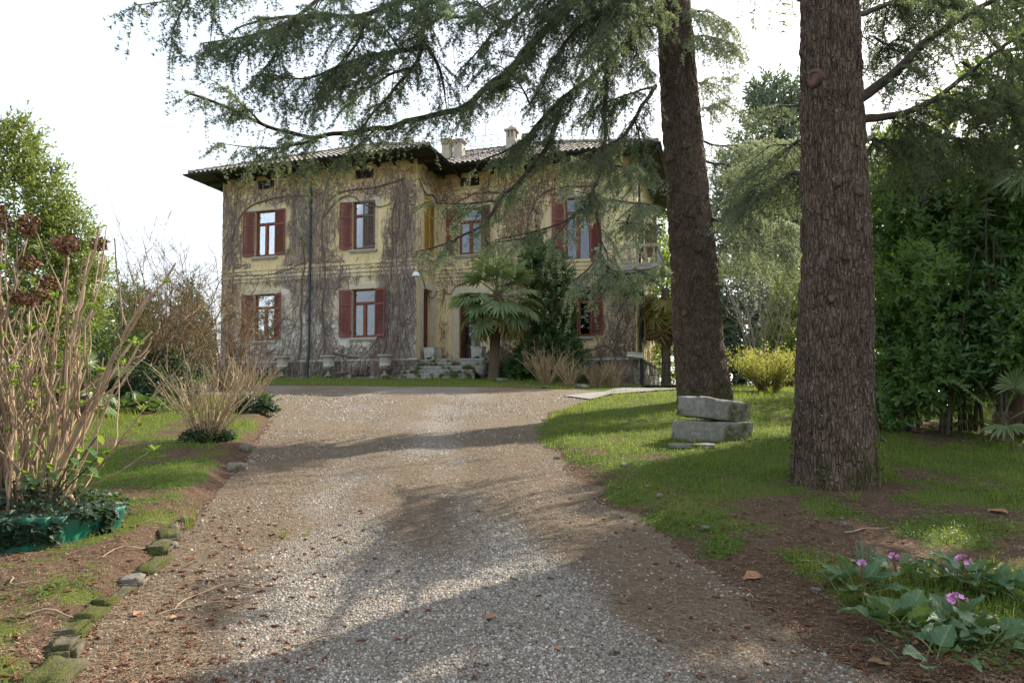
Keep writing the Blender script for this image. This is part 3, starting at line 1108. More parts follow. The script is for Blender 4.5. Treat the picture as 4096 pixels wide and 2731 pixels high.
# doors
def door_leaf(u, o, w, h, dirx, diry, mp, mat, z0=.83, glass=False, par=None):
    def lx(V):
        return mp(np.stack([u + V[:, 0] * dirx - V[:, 1] * diry, o + V[:, 0] * diry + V[:, 1] * dirx, z0 + V[:, 2]], -1))
    f = MB()
    f.box(0, -.02, 0, w, .02, h)
    d = f.xf(lx).build("door", mat, par or villa)
    k = [(.12, .75), (.85, 1.25), (1.35, h - .12)] if not glass else [(.12, .7)]
    for (p, q) in k:
        for sgn in (-1, 1):
            m_ = MB()
            y0, y1 = sorted((sgn * .0205, sgn * .038))
            m_.box(.09, y0, p, w - .09, y1, p + .05).box(.09, y0, q - .05, w - .09, y1, q).box(.09, y0, p + .05, .14, y1, q - .05).box(w - .14, y0, p + .05, w - .09, y1, q - .05)
            m_.box(.19, y0, p + .1, w - .19, y1 if sgn > 0 else y1, q - .1) if w > .45 else None
            m_.xf(lx).build("door_panel", mat, d)
    if glass:
        g = MB()
        g.box(.10, .0205, .8, w - .10, .026, h - .15)
        g.xf(lx).build("pane", M['glass'], d)
    kn = MB()
    kn.tube([(w - .06, -.02, 1.05), (w - .06, .07, 1.05), (w - .15, .075, 1.05)], .012, 6)
    kn.xf(lx).build("handle", M['iron'], d)
    return d


door_leaf(1.085, -.10, .46, 2.98, .12, -.99, FR, M['door'])["label"] = "panelled walnut door leaf folded open into the entrance"
door_leaf(1.06, -.62, .50, 2.55, 1, 0, FR, M['dkwood'], glass=True)
door_leaf(1.57, -.62, .48, 2.55, 1, 0, FR, M['dkwood'], glass=True)
c = MB()
t_ = np.linspace(0, 1, 24)
rows = [np.stack([1.42 + .22 * t_ * (1 - .45 * math.sin(zf * 2.6)), -.56 + .02 * np.sin(t_ * 30), np.full(24, .9 + 2.35 * zf)], -1) for zf in np.linspace(0, 1, 8)]
c.grid(np.array(rows).reshape(-1, 3), 8, 24)
c.xf(FR).build("door_curtain", M['curtain'], villa, smooth=True)
c = MB()
c.box(1.02, -.66, 3.38, 2.08, -.58, 3.9).box(1.0, -.9, .82, 1.03, -.32, 3.9).box(2.07, -.9, .82, 2.10, -.32, 3.9)
c.xf(FR).build("porch_lining", M['dkwood'], villa)
door_leaf(.72, -.20, .43, 3.05, 1, 0, SD, M['door'])
door_leaf(1.16, -.20, .42, 3.05, 1, 0, SD, M['door'])
# pilasters / architraves of the two doors
c = MB()
c.box(.80, -.01, .83, 1.035, .035, 3.86).box(2.065, -.01, .83, 2.30, .035, 3.86).box(.68, -.01, 3.862, 2.42, .04, 4.16).box(.68, -.01, 3.45, .797, .03, 3.86)
c.xf(FR).build("door_surround", M['trim'], villa)
c = MB()
c.box(.30, -.01, .83, .695, .035, 3.92).box(1.605, -.01, .83, 2.0, .035, 3.92).box(.30, -.01, 3.922, 2.0, .04, 4.2)
c.xf(SD).build("door_surround", M['trim'], villa)
c = MB()
c.box(2.42, .003, 1.85, 2.52, .03, 1.98)
c.xf(FR).build("door_bell", M['white'], villa)

# ---- roof
EZ, OV, TP = 9.38, .95, .47
ex0, ex1, ey0, ey1 = XA - OV - .2, XD + OV, RS - OV, YBK + OV
wy0, wx1 = -OV, OV
half = (ey1 - ey0) / 2
rz_ = EZ + TP * half
ry = (ey0 + ey1) / 2
whalf = (wx1 - ex0) / 2
wxm = (wx1 + ex0) / 2
wzr = EZ + TP * whalf


def zmain(x, y):
    return EZ + TP * np.minimum(np.minimum(y - ey0, ey1 - y), np.minimum(x - ex0, ex1 - x))


def zwing(x, y):
    return EZ + TP * np.minimum(np.minimum(y - wy0, 40.), np.minimum(x - ex0, wx1 - x))


ridge_w_end = ry
rb = MB()
n1, n2 = 90, 60
# underlay: fine height field of the union of both hips
xs_ = np.unique(np.concatenate([np.linspace(ex0, ex1, 70), [wx1]]))
ys_ = np.unique(np.concatenate([np.linspace(wy0, ey1, 45), [ey0]]))
RX, RY = np.meshgrid(xs_, ys_, indexing='ij')


def roofz(x, y):
    a = np.where((y >= ey0 - 1e-6), zmain(x, y), -9)
    w_ = np.where((x <= wx1 + 1e-6) & (y < ry), zwing(x, y), -9)
    return np.maximum(a, w_)


RZ = roofz(RX, RY)
okm = RZ > EZ - .01
i, j = np.meshgrid(np.arange(len(xs_) - 1), np.arange(len(ys_) - 1), indexing='ij')
kk = okm[:-1, :-1] & okm[1:, 1:] & okm[1:, :-1] & okm[:-1, 1:]
q = (i * len(ys_) + j)[kk]
rb.add(np.stack([RX, RY, np.maximum(RZ, EZ - .02)], -1).reshape(-1, 3), np.stack([q, q + len(ys_), q + len(ys_) + 1, q + 1], -1))
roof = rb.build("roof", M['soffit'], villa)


# tiles: barrel tiles in courses on each visible slope
def tiles(x_ax, o, run, along, inside, name="roof_tiles"):
    """o: eave corner, along: unit eave direction (2D), run: unit uphill direction (2D)"""
    tw, tl = .24, .36
    nl = int(x_ax / tw)
    nr = int(6.3 / (tl * .9))
    K, L_ = np.meshgrid(np.arange(nl), np.arange(nr), indexing='ij')
    K, L_ = K.ravel(), L_.ravel()
    cx_ = (K + .5) * tw
    cy_ = (L_ + .5) * tl * .9
    P = o + cx_[:, None] * along + cy_[:, None] * run
    ok = inside(P[:, 0], P[:, 1])
    K, L_ = K[ok], L_[ok]
    N_ = len(K)
    prof = [(-.5, .0), (-.25, .055), (0, .075), (.25, .055), (.5, .0)]
    V = np.zeros((N_, 10, 3))
    jit = rng.normal(0, .006, N_)
    for r in (0, 1):
        for k, (a, h_) in enumerate(prof):
            cc = (K + .5 + a) * tw + jit
            rr = L_ * tl * .9 + (0 - .02 if r == 0 else tl)
            p = o + cc[:, None] * along + rr[:, None] * run
            V[:, r * 5 + k, :2] = p
            V[:, r * 5 + k, 2] = EZ + TP * rr + h_ + (.035 if r == 0 else .0) + jit * .8 + .01
    F = np.concatenate([(np.arange(N_) * 10)[:, None] + np.array([k, k + 1, k + 6, k + 5]) for k in range(4)])
    c = MB().add(V.reshape(-1, 3), F)
    t_ = c.build(name, M['tile'], roof)
    t_["kind"] = "stuff"


eps = .06
tiles(wx1 - ex0, A(ex0, wy0), A(0, 1), A(1, 0), lambda x, y: (y - wy0 < x - ex0 + eps) & (y - wy0 < wx1 - x + eps))
tiles(ey1 - wy0, A(ex0, ey1), A(1, 0), A(0, -1), lambda x, y: (x - ex0 < y - wy0 + eps) & (x - ex0 < ey1 - y + eps))
tiles(ry - wy0, A(wx1, wy0), A(-1, 0), A(0, 1), lambda x, y: (wx1 - x < y - wy0 + eps) & (zwing(x, y) >= zmain(x, y) - .03) & (y < ry))
tiles(ex1 - wx1 + 6, A(wx1 - 6, ey0), A(0, 1), A(1, 0), lambda x, y: (y - ey0 < ex1 - x + eps) & (zmain(x, y) >= np.where(x < wx1, zwing(x, y), -9) - .03) & (y < ry))
tiles(ey1 - ey0, A(ex1, ey0), A(-1, 0), A(0, 1), lambda x, y: (ex1 - x < y - ey0 + eps) & (ex1 - x < ey1 - y + eps))
# hip and ridge caps
for (p, q) in (((ex0, wy0, EZ), (wxm, wy0 + whalf, wzr)), ((wx1, wy0, EZ), (wxm, wy0 + whalf, wzr)), ((wxm, wy0 + whalf, wzr), (wxm, ry, wzr)),
               ((ex1, ey0, EZ), (ex1 - half, ry, rz_)), ((wxm, ry, rz_), (ex1 - half, ry, rz_)), ((ex1, ey1, EZ), (ex1 - half, ry, rz_)),
               ((ex0, ey1, EZ), (ex0 + half, ry, rz_))):
    p, q = A(*p), A(*q)
    n = max(int(np.linalg.norm(q - p) / .36), 1)
    c = MB()
    for k in range(n):
        a, e_ = p + (q - p) * k / n, p + (q - p) * (k + 1.12) / n
        c.tube([a + A(0, 0, .085), e_ + A(0, 0, .06)], [.115, .095], 8)
    o = c.build("hip_cap_tiles", M['ridge'], roof)
    o["kind"] = "stuff"

# soffit, rafters, fascia
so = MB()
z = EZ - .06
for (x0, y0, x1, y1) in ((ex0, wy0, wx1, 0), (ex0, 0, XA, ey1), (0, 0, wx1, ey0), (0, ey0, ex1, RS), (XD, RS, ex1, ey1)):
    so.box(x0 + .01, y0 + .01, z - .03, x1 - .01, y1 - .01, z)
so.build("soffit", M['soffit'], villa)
def rafters(P0, P1, dirv, L_):
    n = int(np.linalg.norm(A(*P1) - A(*P0)) / .75)
    for k in range(n + 1):
        p = A(*P0) + (A(*P1) - A(*P0)) * k / n
        e_ = p + A(*dirv) * L_
        d_ = A(dirv[1], -dirv[0], 0) * .045
        c = MB()
        c.add([p - d_ + A(0, 0, -.19), p + d_ + A(0, 0, -.19), e_ + d_ + A(0, 0, -.11), e_ - d_ + A(0, 0, -.11),
               p - d_, p + d_, e_ + d_, e_ - d_], [(0, 3, 2, 1), (0, 1, 5, 4), (1, 2, 6, 5), (2, 3, 7, 6), (3, 0, 4, 7)])
        c.build("rafter", M['soffit'], villa)


zr = EZ - .093
rafters((XA + .2, -.02, zr), (-.2, -.02, zr), (0, -1, 0), OV - .12)
rafters((.02, .1, zr), (.02, 1.1, zr), (1, 0, 0), OV - .12)
rafters((.3, RS - .02, zr), (XD - .1, RS - .02, zr), (0, -1, 0), OV - .12)
rafters((XA - .02, .1, zr), (XA - .02, 6, zr), (-1, 0, 0), OV + .05)


# gutters
def gutter(pts):
    P = np.array(pts, float)
    c = MB()
    n = 9
    th = np.linspace(math.pi, TAU, n)
    dirs = []
    for k in range(len(P)):
        a = nrm(P[k] - P[k - 1]) if k else None
        e_ = nrm(P[k + 1] - P[k]) if k < len(P) - 1 else None
        m = nrm((a if a is not None else e_) + (e_ if e_ is not None else a))
        nn = np.cross(m, A(0, 0, 1))
        sc_ = 1 / max(.5, float(np.dot(m, e_ if e_ is not None else a)))
        dirs.append(nn * sc_)
    V = []
    for rr in (.085, .077):
        for p, nn in zip(P, dirs):
            V.append(p + nn * (rr * np.cos(th))[:, None] + A(0, 0, 1) * (rr * np.sin(th))[:, None])
    V = np.concatenate(V)
    K = len(P)
    F = []
    for l_ in (0, 1):
        for k in range(K - 1):
            for t2 in range(n - 1):
                a = l_ * K * n + k * n + t2
                F.append((a, a + 1, a + n + 1, a + n) if l_ == 0 else (a, a + n, a + n + 1, a + 1))
    c.add(V, F)
    g = c.build("gutter", M['gutter'], villa, smooth=True)
    for k in range(K - 1):
        L_ = np.linalg.norm(P[k + 1] - P[k])
        for s_ in np.arange(.4, L_, .9):
            p = P[k] + (P[k + 1] - P[k]) * s_ / L_
            m = nrm(P[k + 1] - P[k])
            nn = np.cross(m, A(0, 0, 1))
            br = MB()
            br.tube(p + nn * (.092 * np.cos(th))[:, None] + A(0, 0, 1) * (.092 * np.sin(th))[:, None], .009, 4)
            br.build("gutter_bracket", M['gutter'], g)


g0 = EZ - .02
gutter([(ex0 - .08, ey1, g0), (ex0 - .08, wy0 - .08, g0), (wx1 + .08, wy0 - .08, g0), (wx1 + .08, ey0 - .08, g0), (ex1 + .08, ey0 - .08, g0), (ex1 + .08, ey1, g0)])
# downpipes
c = MB()
c.tube([(-5.30, wy0 - .06, g0 - .06), (-5.30, wy0 - .02, g0 - .2), (-5.12, -.25, 8.75), (-5.06, -.14, 8.5), (-5.05, -.13, 8.2)], .06, 10)
c.tube([(-5.05, -.13, 8.22), (-5.05, -.13, 1.1), (-5.05, -.22, .8), (-5.05, -.22, -.1)], .055, 10)
dp = c.build("downpipe", M['pipe'], villa, smooth=True)
for z in (6.3, 4.6, 2.6, .6):
    r_ = MB()
    y = -.13 if z > 1 else -.22
    r_.tube([(-5.05, y, z - .03), (-5.05, y, z + .03)], .075, 10)
    r_.box(-5.07, y + .05, z - .015, -5.03, 0, z + .015)
    r_.build("pipe_clamp", M['pipe'], dp)
c = MB()
c.tube([(ex1 + .05, ey0 - .05, g0 - .06), (ex1, ey0, g0 - .25), (XD + .12, RS + .1, 8.7), (XD + .12, RS + .1, -.3)], .05, 8)
c.build("downpipe", M['pipe'], villa, smooth=True)


# chimneys
def chimney(x, y, z0, z1, w, d, style):
    c = MB()
    c.box(x - w / 2, y - d / 2, z0, x + w / 2, y + d / 2, z1)
    o = c.build("chimney", M['chim'], villa)
    cp = MB()
    if style == 'slab':
        for k in range(3):
            cp.box(x - w / 2 - .04, y - d / 2 - .04, z1 + .02 + k * .11, x + w / 2 + .04, y + d / 2 + .04, z1 + .08 + k * .11)
        for sx in (-1, 1):
            cp.box(x + sx * (w / 2 - .06) - .05, y - d / 2 + .01, z1, x + sx * (w / 2 - .06) + .05, y + d / 2 - .01, z1 + .24)
    elif style == 'cap':
        e_ = .10
        cp.box(x - w / 2 - e_ * .5, y - d / 2 - e_ * .5, z1, x + w / 2 + e_ * .5, y + d / 2 + e_ * .5, z1 + .06)
        cp.box(x - w / 2 - e_, y - d / 2 - e_, z1 + .061, x + w / 2 + e_, y + d / 2 + e_, z1 + .13)
        V = [(x - w / 2 - .02, y - d / 2 - .02, z1 + .131), (x + w / 2 + .02, y - d / 2 - .02, z1 + .131), (x + w / 2 + .02, y + d / 2 + .02, z1 + .131), (x - w / 2 - .02, y + d / 2 + .02, z1 + .131), (x, y, z1 + .26)]
        cp.add(V, [(0, 1, 4), (1, 2, 4), (2, 3, 4), (3, 0, 4)])
    else:
        for sx in (-1, 1):
            for sy in (-1, 1):
                cp.box(x + sx * (w / 2 - .05) - .05, y + sy * (d / 2 - .05) - .05, z1, x + sx * (w / 2 - .05) + .05, y + sy * (d / 2 - .05) + .05, z1 + .34)
        cp.box(x - .05, y - d / 2, z1, x + .05, y - d / 2 + .1, z1 + .34)
        cp.box(x - w / 2 + .1, y - d / 2 + .1, z1, x + w / 2 - .1, y + d / 2 - .1, z1 + .34)
        cp.box(x - w / 2 - .09, y - d / 2 - .09, z1 + .341, x + w / 2 + .09, y + d / 2 + .09, z1 + .42)
        cp.add([(x - w / 2, y - d / 2, z1 + .42), (x + w / 2, y - d / 2, z1 + .42), (x + w / 2, y + d / 2, z1 + .42), (x - w / 2, y + d / 2, z1 + .42), (x, y, z1 + .72)],
               [(0, 1, 4), (1, 2, 4), (2, 3, 4), (3, 0, 4)])
    cp.build("chimney_cap", M['chim'], o)
    fl = MB()
    fl.box(x - w / 2 - .05, y - d / 2 - .05, z0, x + w / 2 + .05, y + d / 2 + .05, z0 + (z1 - z0) * .28)
    fl.build("chimney_base", M['chim'], o)


chimney(-.40, 4.3, 10.2, 11.45, .42, .42, 'slab')
chimney(.16, 4.45, 10.3, 11.55, .44, .44, 'cap')
chimney(2.30, 6.2, 11.0, 12.2, .46, .5, 'tower')
chimney(3.05, 6.4, 11.0, 12.1, .4, .4, 'slab')
chimney(-2.6, 4.6, 10.8, 11.85, .4, .4, 'slab')
# iron cresting on the ridge
c = MB()
zc, yc = rz_ + .1, ry
for x in np.arange(.1, 2.0, .42):
    c.tube([(x, yc - 1.2, zc - .45), (x, yc - 1.2, zc + .32)], .012, 5)
for zz in (-.28, .22):
    c.tube([(.1, yc - 1.2, zc + zz), (1.8, yc - 1.2, zc + zz)], .012, 5)
for k, x in enumerate(np.arange(.31, 1.7, .42)):
    th = np.linspace(0, TAU, 18)
    c.tube(np.stack([x + .17 * np.cos(th), 0 * th + yc - 1.2, zc - .03 + .2 * np.sin(th)], -1), .012, 5)
    c.tube(np.stack([x + .08 * np.cos(th), 0 * th + yc - 1.2, zc - .03 + .09 * np.sin(th)], -1), .010, 5)
c.tube([(1.05, yc - 1.2, zc + .2), (1.05, yc - 1.2, zc + 2.6)], [.02, .008], 5)
c.build("iron_cresting", M['rustiron'], villa)

# balcony at the right corner
bx0, bx1, by0 = 7.30, XD + .95, RS - 1.05
c = MB()
c.box(bx0, by0, 4.30, bx1, RS - .12, 4.44).box(bx0 + .06, by0 + .06, 4.18, bx1 - .06, RS - .12, 4.299)
c.box(XD + .12, RS - .121, 4.30, bx1, RS + 2.2, 4.44)
bal = c.build("balcony", M['balcony'], villa)
for (p, q) in (((bx0, by0), (bx1 - .12, by0)), ((bx1 - .12, by0 + .121), (bx1 - .12, RS + 2.2)), ((bx0, by0 + .121), (bx0, RS - .12))):
    r_ = MB()
    x0, x1, y0, y1 = min(p[0], q[0]), max(p[0], q[0]) + .12, min(p[1], q[1]), max(p[1], q[1]) + .12
    r_.box(x0, y0, 5.18, x1, y1, 5.32)
    r_.box(x0 + .01, y0 + .01, 4.441, x1 - .01, y1 - .01, 4.56)
    r_.build("balustrade_rail", M['balcony'], bal)
    L_ = max(x1 - x0, y1 - y0)
    n = int(L_ / .30)
    for k in range(n):
        s_ = (k + .5) / n
        cx_, cy_ = (x0 + (x1 - x0) * s_, y0 + .06) if x1 - x0 > y1 - y0 else (x0 + .06, y0 + (y1 - y0) * s_)
        bl = MB()
        bl.lathe([(.05, 4.56), (.05, 4.62), (.03, 4.66), (.065, 4.78), (.07, 4.86), (.035, 5.0), (.03, 5.08), (.05, 5.12), (.05, 5.18)], 8, (cx_, cy_, 0))
        bl.build("baluster", M['balcony'], bal, smooth=True)
for x in (bx0 + .35, XD - .2):
    k_ = MB()
    k_.add([(x - .1, RS - .1, 3.6), (x + .1, RS - .1, 3.6), (x + .1, by0 + .25, 4.179), (x - .1, by0 + .25, 4.179), (x - .1, RS - .1, 4.179), (x + .1, RS - .1, 4.179), (x - .1, RS - .55, 3.72), (x + .1, RS - .55, 3.72)],
            [(0, 1, 7, 6), (6, 7, 2, 3), (0, 6, 4), (6, 3, 4), (1, 5, 7), (7, 5, 2)][:2])
    k_.add([(x - .1, RS - .1, 3.6), (x - .1, RS - .55, 3.72), (x - .1, by0 + .25, 4.179), (x - .1, RS - .1, 4.179)], [(0, 1, 2, 3)])
    k_.add([(x + .1, RS - .1, 3.6), (x + .1, RS - .55, 3.72), (x + .1, by0 + .25, 4.179), (x + .1, RS - .1, 4.179)], [(3, 2, 1, 0)])
    k_.build("balcony_bracket", M['balcony'], bal)

# entrance steps
steps = thing("stone_steps", "five worn mossy stone steps in front of the villa entrance", "steps", h2w((1.5, -.6, 0)), -HA)
sox, soy = 1.5, -.6
x0s = [-.35, -.32, -.06, .03, .06]
for k in range(5):
    yf = -1.0 + .30 * k
    zt = .165 * (k + 1)
    segs = [x0s[k], .55 + .2 * (k % 3), 1.6 + .25 * ((k + 1) % 2), 2.98]
    for a, e_ in zip(segs[:-1], segs[1:]):
        n = 9
        c = MB()
        xs2 = np.linspace(a + .004, e_ - .004, n)
        jz = (vn(xs2 * 3, k + 0 * xs2, 0, 71) - .5) * .025
        jy = (vn(xs2 * 4, k + 9 + 0 * xs2, 0, 73) - .5) * .03
        yb = yf + .30 if k < 4 else RS - .02
        prof = [(yb, zt - .165 if k else -.4), (yf + .02, zt - .165 if k else -.4), (yf, zt - .12), (yf - .02, zt - .045), (yf - .012, zt - .01), (yf + .02, zt), (yb, zt)]
        V = []
        for (py_, pz_) in prof:
            top_ = pz_ > zt - .06
            V.append(np.stack([xs2, py_ + jy * (py_ < yb - .01), pz_ + jz * top_ * (1 if py_ < yb - .01 else .3)], -1))
        V = np.array(V).reshape(-1, 3) - A(sox, soy, 0)
        c.grid(V, len(prof), n)
        c.add([V[r * n] for r in range(len(prof))], [tuple(range(len(prof)))])
        c.add([V[r * n + n - 1] for r in range(len(prof))], [tuple(range(len(prof)))[::-1]])
        c.build("step_block", M['step'], steps)
# rubble cheek on the right of the steps
def rock(c, sx, sy, sz, seed, n=(12, 9), rough=.28, flat=0.0):
    th, ph = np.meshgrid(np.arange(n[0]) / n[0] * TAU, np.linspace(.02, math.pi - .02, n[1]), indexing='ij')
    d = np.stack([np.sin(ph) * np.cos(th), np.sin(ph) * np.sin(th), np.cos(ph)], -1)
    sq = np.sign(d) * np.abs(d) ** .72
    r_ = 1 + rough * (fbm(d[..., 0] * 1.6 + seed * 3.1, d[..., 1] * 1.6, d[..., 2] * 1.6, seed, 3) - .5) * 2
    U = sq * r_[..., None]
    rp = np.random.default_rng(seed)
    for _ in range(11):                       # cleave flat faces
        m_ = nrm(rp.normal(size=3))
        U = U - m_ * np.maximum(U @ m_ - rp.uniform(.60, .92), 0)[..., None]
    U = U * (1 + .10 * (fbm(U[..., 0] * 5 + seed, U[..., 1] * 5, U[..., 2] * 5, seed + 2, 3) - .5))[..., None]
    V = U * A(sx, sy, sz) + np.asarray(c)
    if flat:
        V[..., 2] = np.minimum(V[..., 2], c[2] + sz * flat)
    m = n[1]
    i, j = np.meshgrid(np.arange(n[0]), np.arange(m - 1), indexing='ij')
    a = (i * m + j).ravel()
    b2 = (((i + 1) % n[0]) * m + j).ravel()
    return V.reshape(-1, 3), np.stack([a, a + 1, b2 + 1, b2], -1)


for (x, y, z, sx, sy, sz) in ((3.18, -.75, .22, .22, .35, .30), (3.2, -.15, .38, .22, .34, .42), (3.15, .45, .55, .2, .35, .5), (3.1, 1.1, .75, .19, .4, .55), (3.22, -.5, .05, .26, .5, .2), (3.12, 1.7, .9, .18, .35, .55)):
    V, F = rock((x - sox, y - soy, z), sx, sy, sz, int(x * 37 + y * 11) % 50)
    MB().add(V, F).build("rubble_stone", M['rubble'], steps, smooth=True)

# wall lamp, sign, urns, planters
lp = h2w((.14, -.30, 4.22))
lamp = thing("wall_lamp", "small white dome lamp on the corner of the left wing", "lamp", lp, -HA)
c = MB()
c.lathe([(.002, .21), (.08, .20), (.15, .13), (.17, .03), (.175, 0), (.15, .0), (.0, .012)], 18)
c.build("shade", M['white'], lamp, smooth=True)
c = MB()
c.lathe([(.002, -.13), (.045, -.12), (.05, -.02), (.04, .01)], 12)
c.build("bulb_cover", M['white'], lamp, smooth=True)
c = MB()
c.tube([(0, 0, .2), (0, .05, .24), (-.02, .28, .22)], .015, 6)
c.box(-.07, .27, .14, .03, .30, .30)
c.build("bracket", M['iron'], lamp)

sg = h2w((8.83, RS - .28, .96))
sign = thing("sign", "small cream board with black lettering STUDIO MEDICO and arrows at the villa corner", "sign", sg, -HA)
c = MB()
c.obox((0, 0, 0), (.33, 0, -.035), (0, .012, 0), (.012, 0, .10))
c.build("board", M['signw'], sign)
for txt, sz, dz in (("STUDIO MEDICO", .088, .015), (">   >   >", .075, -.072)):
    cu = bpy.data.curves.new("lettering", 'FONT')
    cu.body = txt
    cu.size = sz
    cu.align_x = 'CENTER'
    cu.extrude = .001
    to = bpy.data.objects.new("lettering", cu)
    me = bpy.data.meshes.new_from_object(to)
    bpy.data.objects.remove(to)
    me.materials.clear()
    me.materials.append(M['ink'])
    me.transform(Matrix.Translation((0, -.0145, dz)) @ Matrix.Rotation(.106, 4, 'Y') @ Matrix.Rotation(math.pi / 2, 4, 'X'))
    obj("lettering", me, sign)
c = MB()
c.tube([(0, .02, .0), (0, .24, 0)], .012, 5)
c.build("fixing", M['iron'], sign)


def urn(x, y, label):
    p = h2w((x, y, 0))
    p[2] = gz(p[0], p[1]) - .02
    t_ = thing("stone_urn", label, "urn", p, -HA, "urns along the front of the left wing")
    c = MB()
    c.box(-.22, -.22, -.15, .22, .22, .10).box(-.19, -.19, .101, .19, .19, .15)
    c.build("base", M['urnbase'], t_)
    c = MB()
    c.lathe([(.17, .15), (.17, .18), (.13, .21), (.075, .27), (.065, .33), (.085, .37), (.06, .39), (.12, .42), (.2, .48), (.235, .54), (.24, .57)], 24)
    c.build("foot", M['urnbase'], t_, smooth=True)
    c = MB()
    c.lathe([(.24, .57), (.245, .60), (.23, .615), (.225, .63), (.215, .75), (.225, .86), (.25, .93), (.32, .955), (.345, .985), (.34, 1.01), (.30, 1.015), (.26, .98), (.22, .93), (.0, .92)], 28)
    c.build("bowl", M['urn'], t_, smooth=True)
    for k in range(14):
        th = k / 14 * TAU
        g = MB()
        g.tube([(.13 * math.cos(th), .13 * math.sin(th), .425), (.215 * math.cos(th), .215 * math.sin(th), .485), (.245 * math.cos(th), .245 * math.sin(th), .55)], [.012, .02, .016], 5)
        g.build("gadroon", M['urn'], t_, smooth=True)
    for k in range(6):
        th = k / 6 * TAU + .3
        g = MB()
        a = np.linspace(0, TAU, 20)
        cth = th + .30 * np.cos(a)
        g.tube(np.stack([.226 * np.cos(cth), .226 * np.sin(cth), .745 + .095 * np.sin(a)], -1), .012, 5, False)
        V, F = rock((.222 * math.cos(th), .222 * math.sin(th), .74), .035, .035, .055, k + 5, (8, 7))
        g.add(V, F)
        g.build("relief_medallion", M['urn'], t_, smooth=True)
    return t_


urn(-8.55, -.7, "weathered stone urn half hidden by bare shrubs, farthest left along the villa")
urn(-5.96, -.7, "weathered stone urn between the left cellar window and the downpipe")
urn(-3.68, -.7, "weathered stone urn just right of the downpipe")
urn(-1.04, -.7, "weathered stone urn beside the entrance steps")
p = h2w((-3.0, -.75, 0))
p[2] = gz(p[0], p[1]) - .02
bb_ = thing("bird_bath", "low brown stone dish on a short foot under the cellar window", "bird bath", p)
c = MB()
c.lathe([(.0, .26), (.15, .265), (.27, .31), (.285, .305), (.20, .22), (.08, .20)], 20)
c.build("dish", M['terra'], bb_, smooth=True)
c = MB()
c.lathe([(.08, .21), (.055, .15), (.09, .06), (.16, .03), (.17, -.05)], 14)
c.build("foot", M['terra'], bb_, smooth=True)


def planter(x, y, z, label):
    t_ = thing("stone_planter", label, "planter", h2w((x, y, z)), -HA, "carved planters on the steps")
    c = MB()
    w0, w1 = .215, .25
    for (za, zb, a, e_) in ((.09, .13, w0 + .015, w0 + .015), (.13, .44, w0, w1 - .012), (.44, .50, w1, w1 + .015)):
        c.add([(-a, -a, za), (a, -a, za), (a, a, za), (-a, a, za), (-e_, -e_, zb), (e_, -e_, zb), (e_, e_, zb), (-e_, e_, zb)],
              [(3, 2, 1, 0), (0, 1, 5, 4), (1, 2, 6, 5), (2, 3, 7, 6), (3, 0, 4, 7)])
    c.box(-.2, -.2, .44, .2, .2, .455)
    c.build("box", M['planter'], t_)
    for sx in (-1, 1):
        for sy in (-1, 1):
            f = MB()
            f.lathe([(.03, 0), (.05, .02), (.055, .06), (.04, .09)], 8, (sx * .17, sy * .17, 0))
            f.build("foot", M['planter'], t_, smooth=True)
    for face in range(4):
        f = MB()
        for k, (cx_, cz_, rr) in enumerate(((-.07, .33, .055), (.07, .33, .055), (0, .25, .07), (-.09, .2, .045), (.09, .2, .045), (0, .37, .04))):
            a = np.linspace(0, TAU * .85, 14) + k
            f.tube(np.stack([cx_ + rr * np.cos(a), 0 * a - .228 - .04 * (cz_ - .2), cz_ + rr * np.sin(a)], -1), .011, 5)
        f.box(-.20, -.235, .14, -.17, -.215, .43).box(.17, -.235, .14, .20, -.215, .43)
        R_ = np.array(Matrix.Rotation(face * math.pi / 2, 3, 'Z'))
        f.xf(lambda V: V @ R_.T)
        f.build("carved_relief", M['planter'], t_, smooth=True)


planter(.42, .62, .83, "white carved stone planter by the side door, left end of the steps")
planter(2.55, .62, .83, "yellowish carved stone planter by the open door, right end of the steps")


# ------------------------------------------------------------------ bare creeper on the walls
def walk(N_, K, start, ang, step, wig, blocked, bounds, pull=0.0):
    """random walks on a wall plane; returns (N,K,2) points frozen where they meet an obstacle"""
    P = np.zeros((N_, K, 2))
    P[:, 0] = start
    alive = ~blocked(start[:, 0], start[:, 1])
    th = ang.copy()
    for k in range(1, K):
        th = th + rng.normal(0, wig, N_)
        th = th + pull * np.sin(-math.pi / 2 - th)
        nx = P[:, k - 1] + np.stack([np.cos(th), np.sin(th)], -1) * step[:, None]
        ok = ~blocked(nx[:, 0], nx[:, 1]) & (nx[:, 0] > bounds[0]) & (nx[:, 0] < bounds[2]) & (nx[:, 1] > bounds[1]) & (nx[:, 1] < bounds[3])
        alive = alive & ok
        P[:, k] = np.where(alive[:, None], nx, P[:, k - 1])
    return P, alive


def sample_density(N_, dens, bounds):
    out = []
    tot = 0
    while tot < N_:
        q = rng.uniform((bounds[0], bounds[1]), (bounds[2], bounds[3]), (N_ * 2, 2))
        q = q[rng.random(len(q)) < dens(q[:, 0], q[:, 1])]
        out.append(q)
        tot += len(q)
    return np.concatenate(out)[:N_]


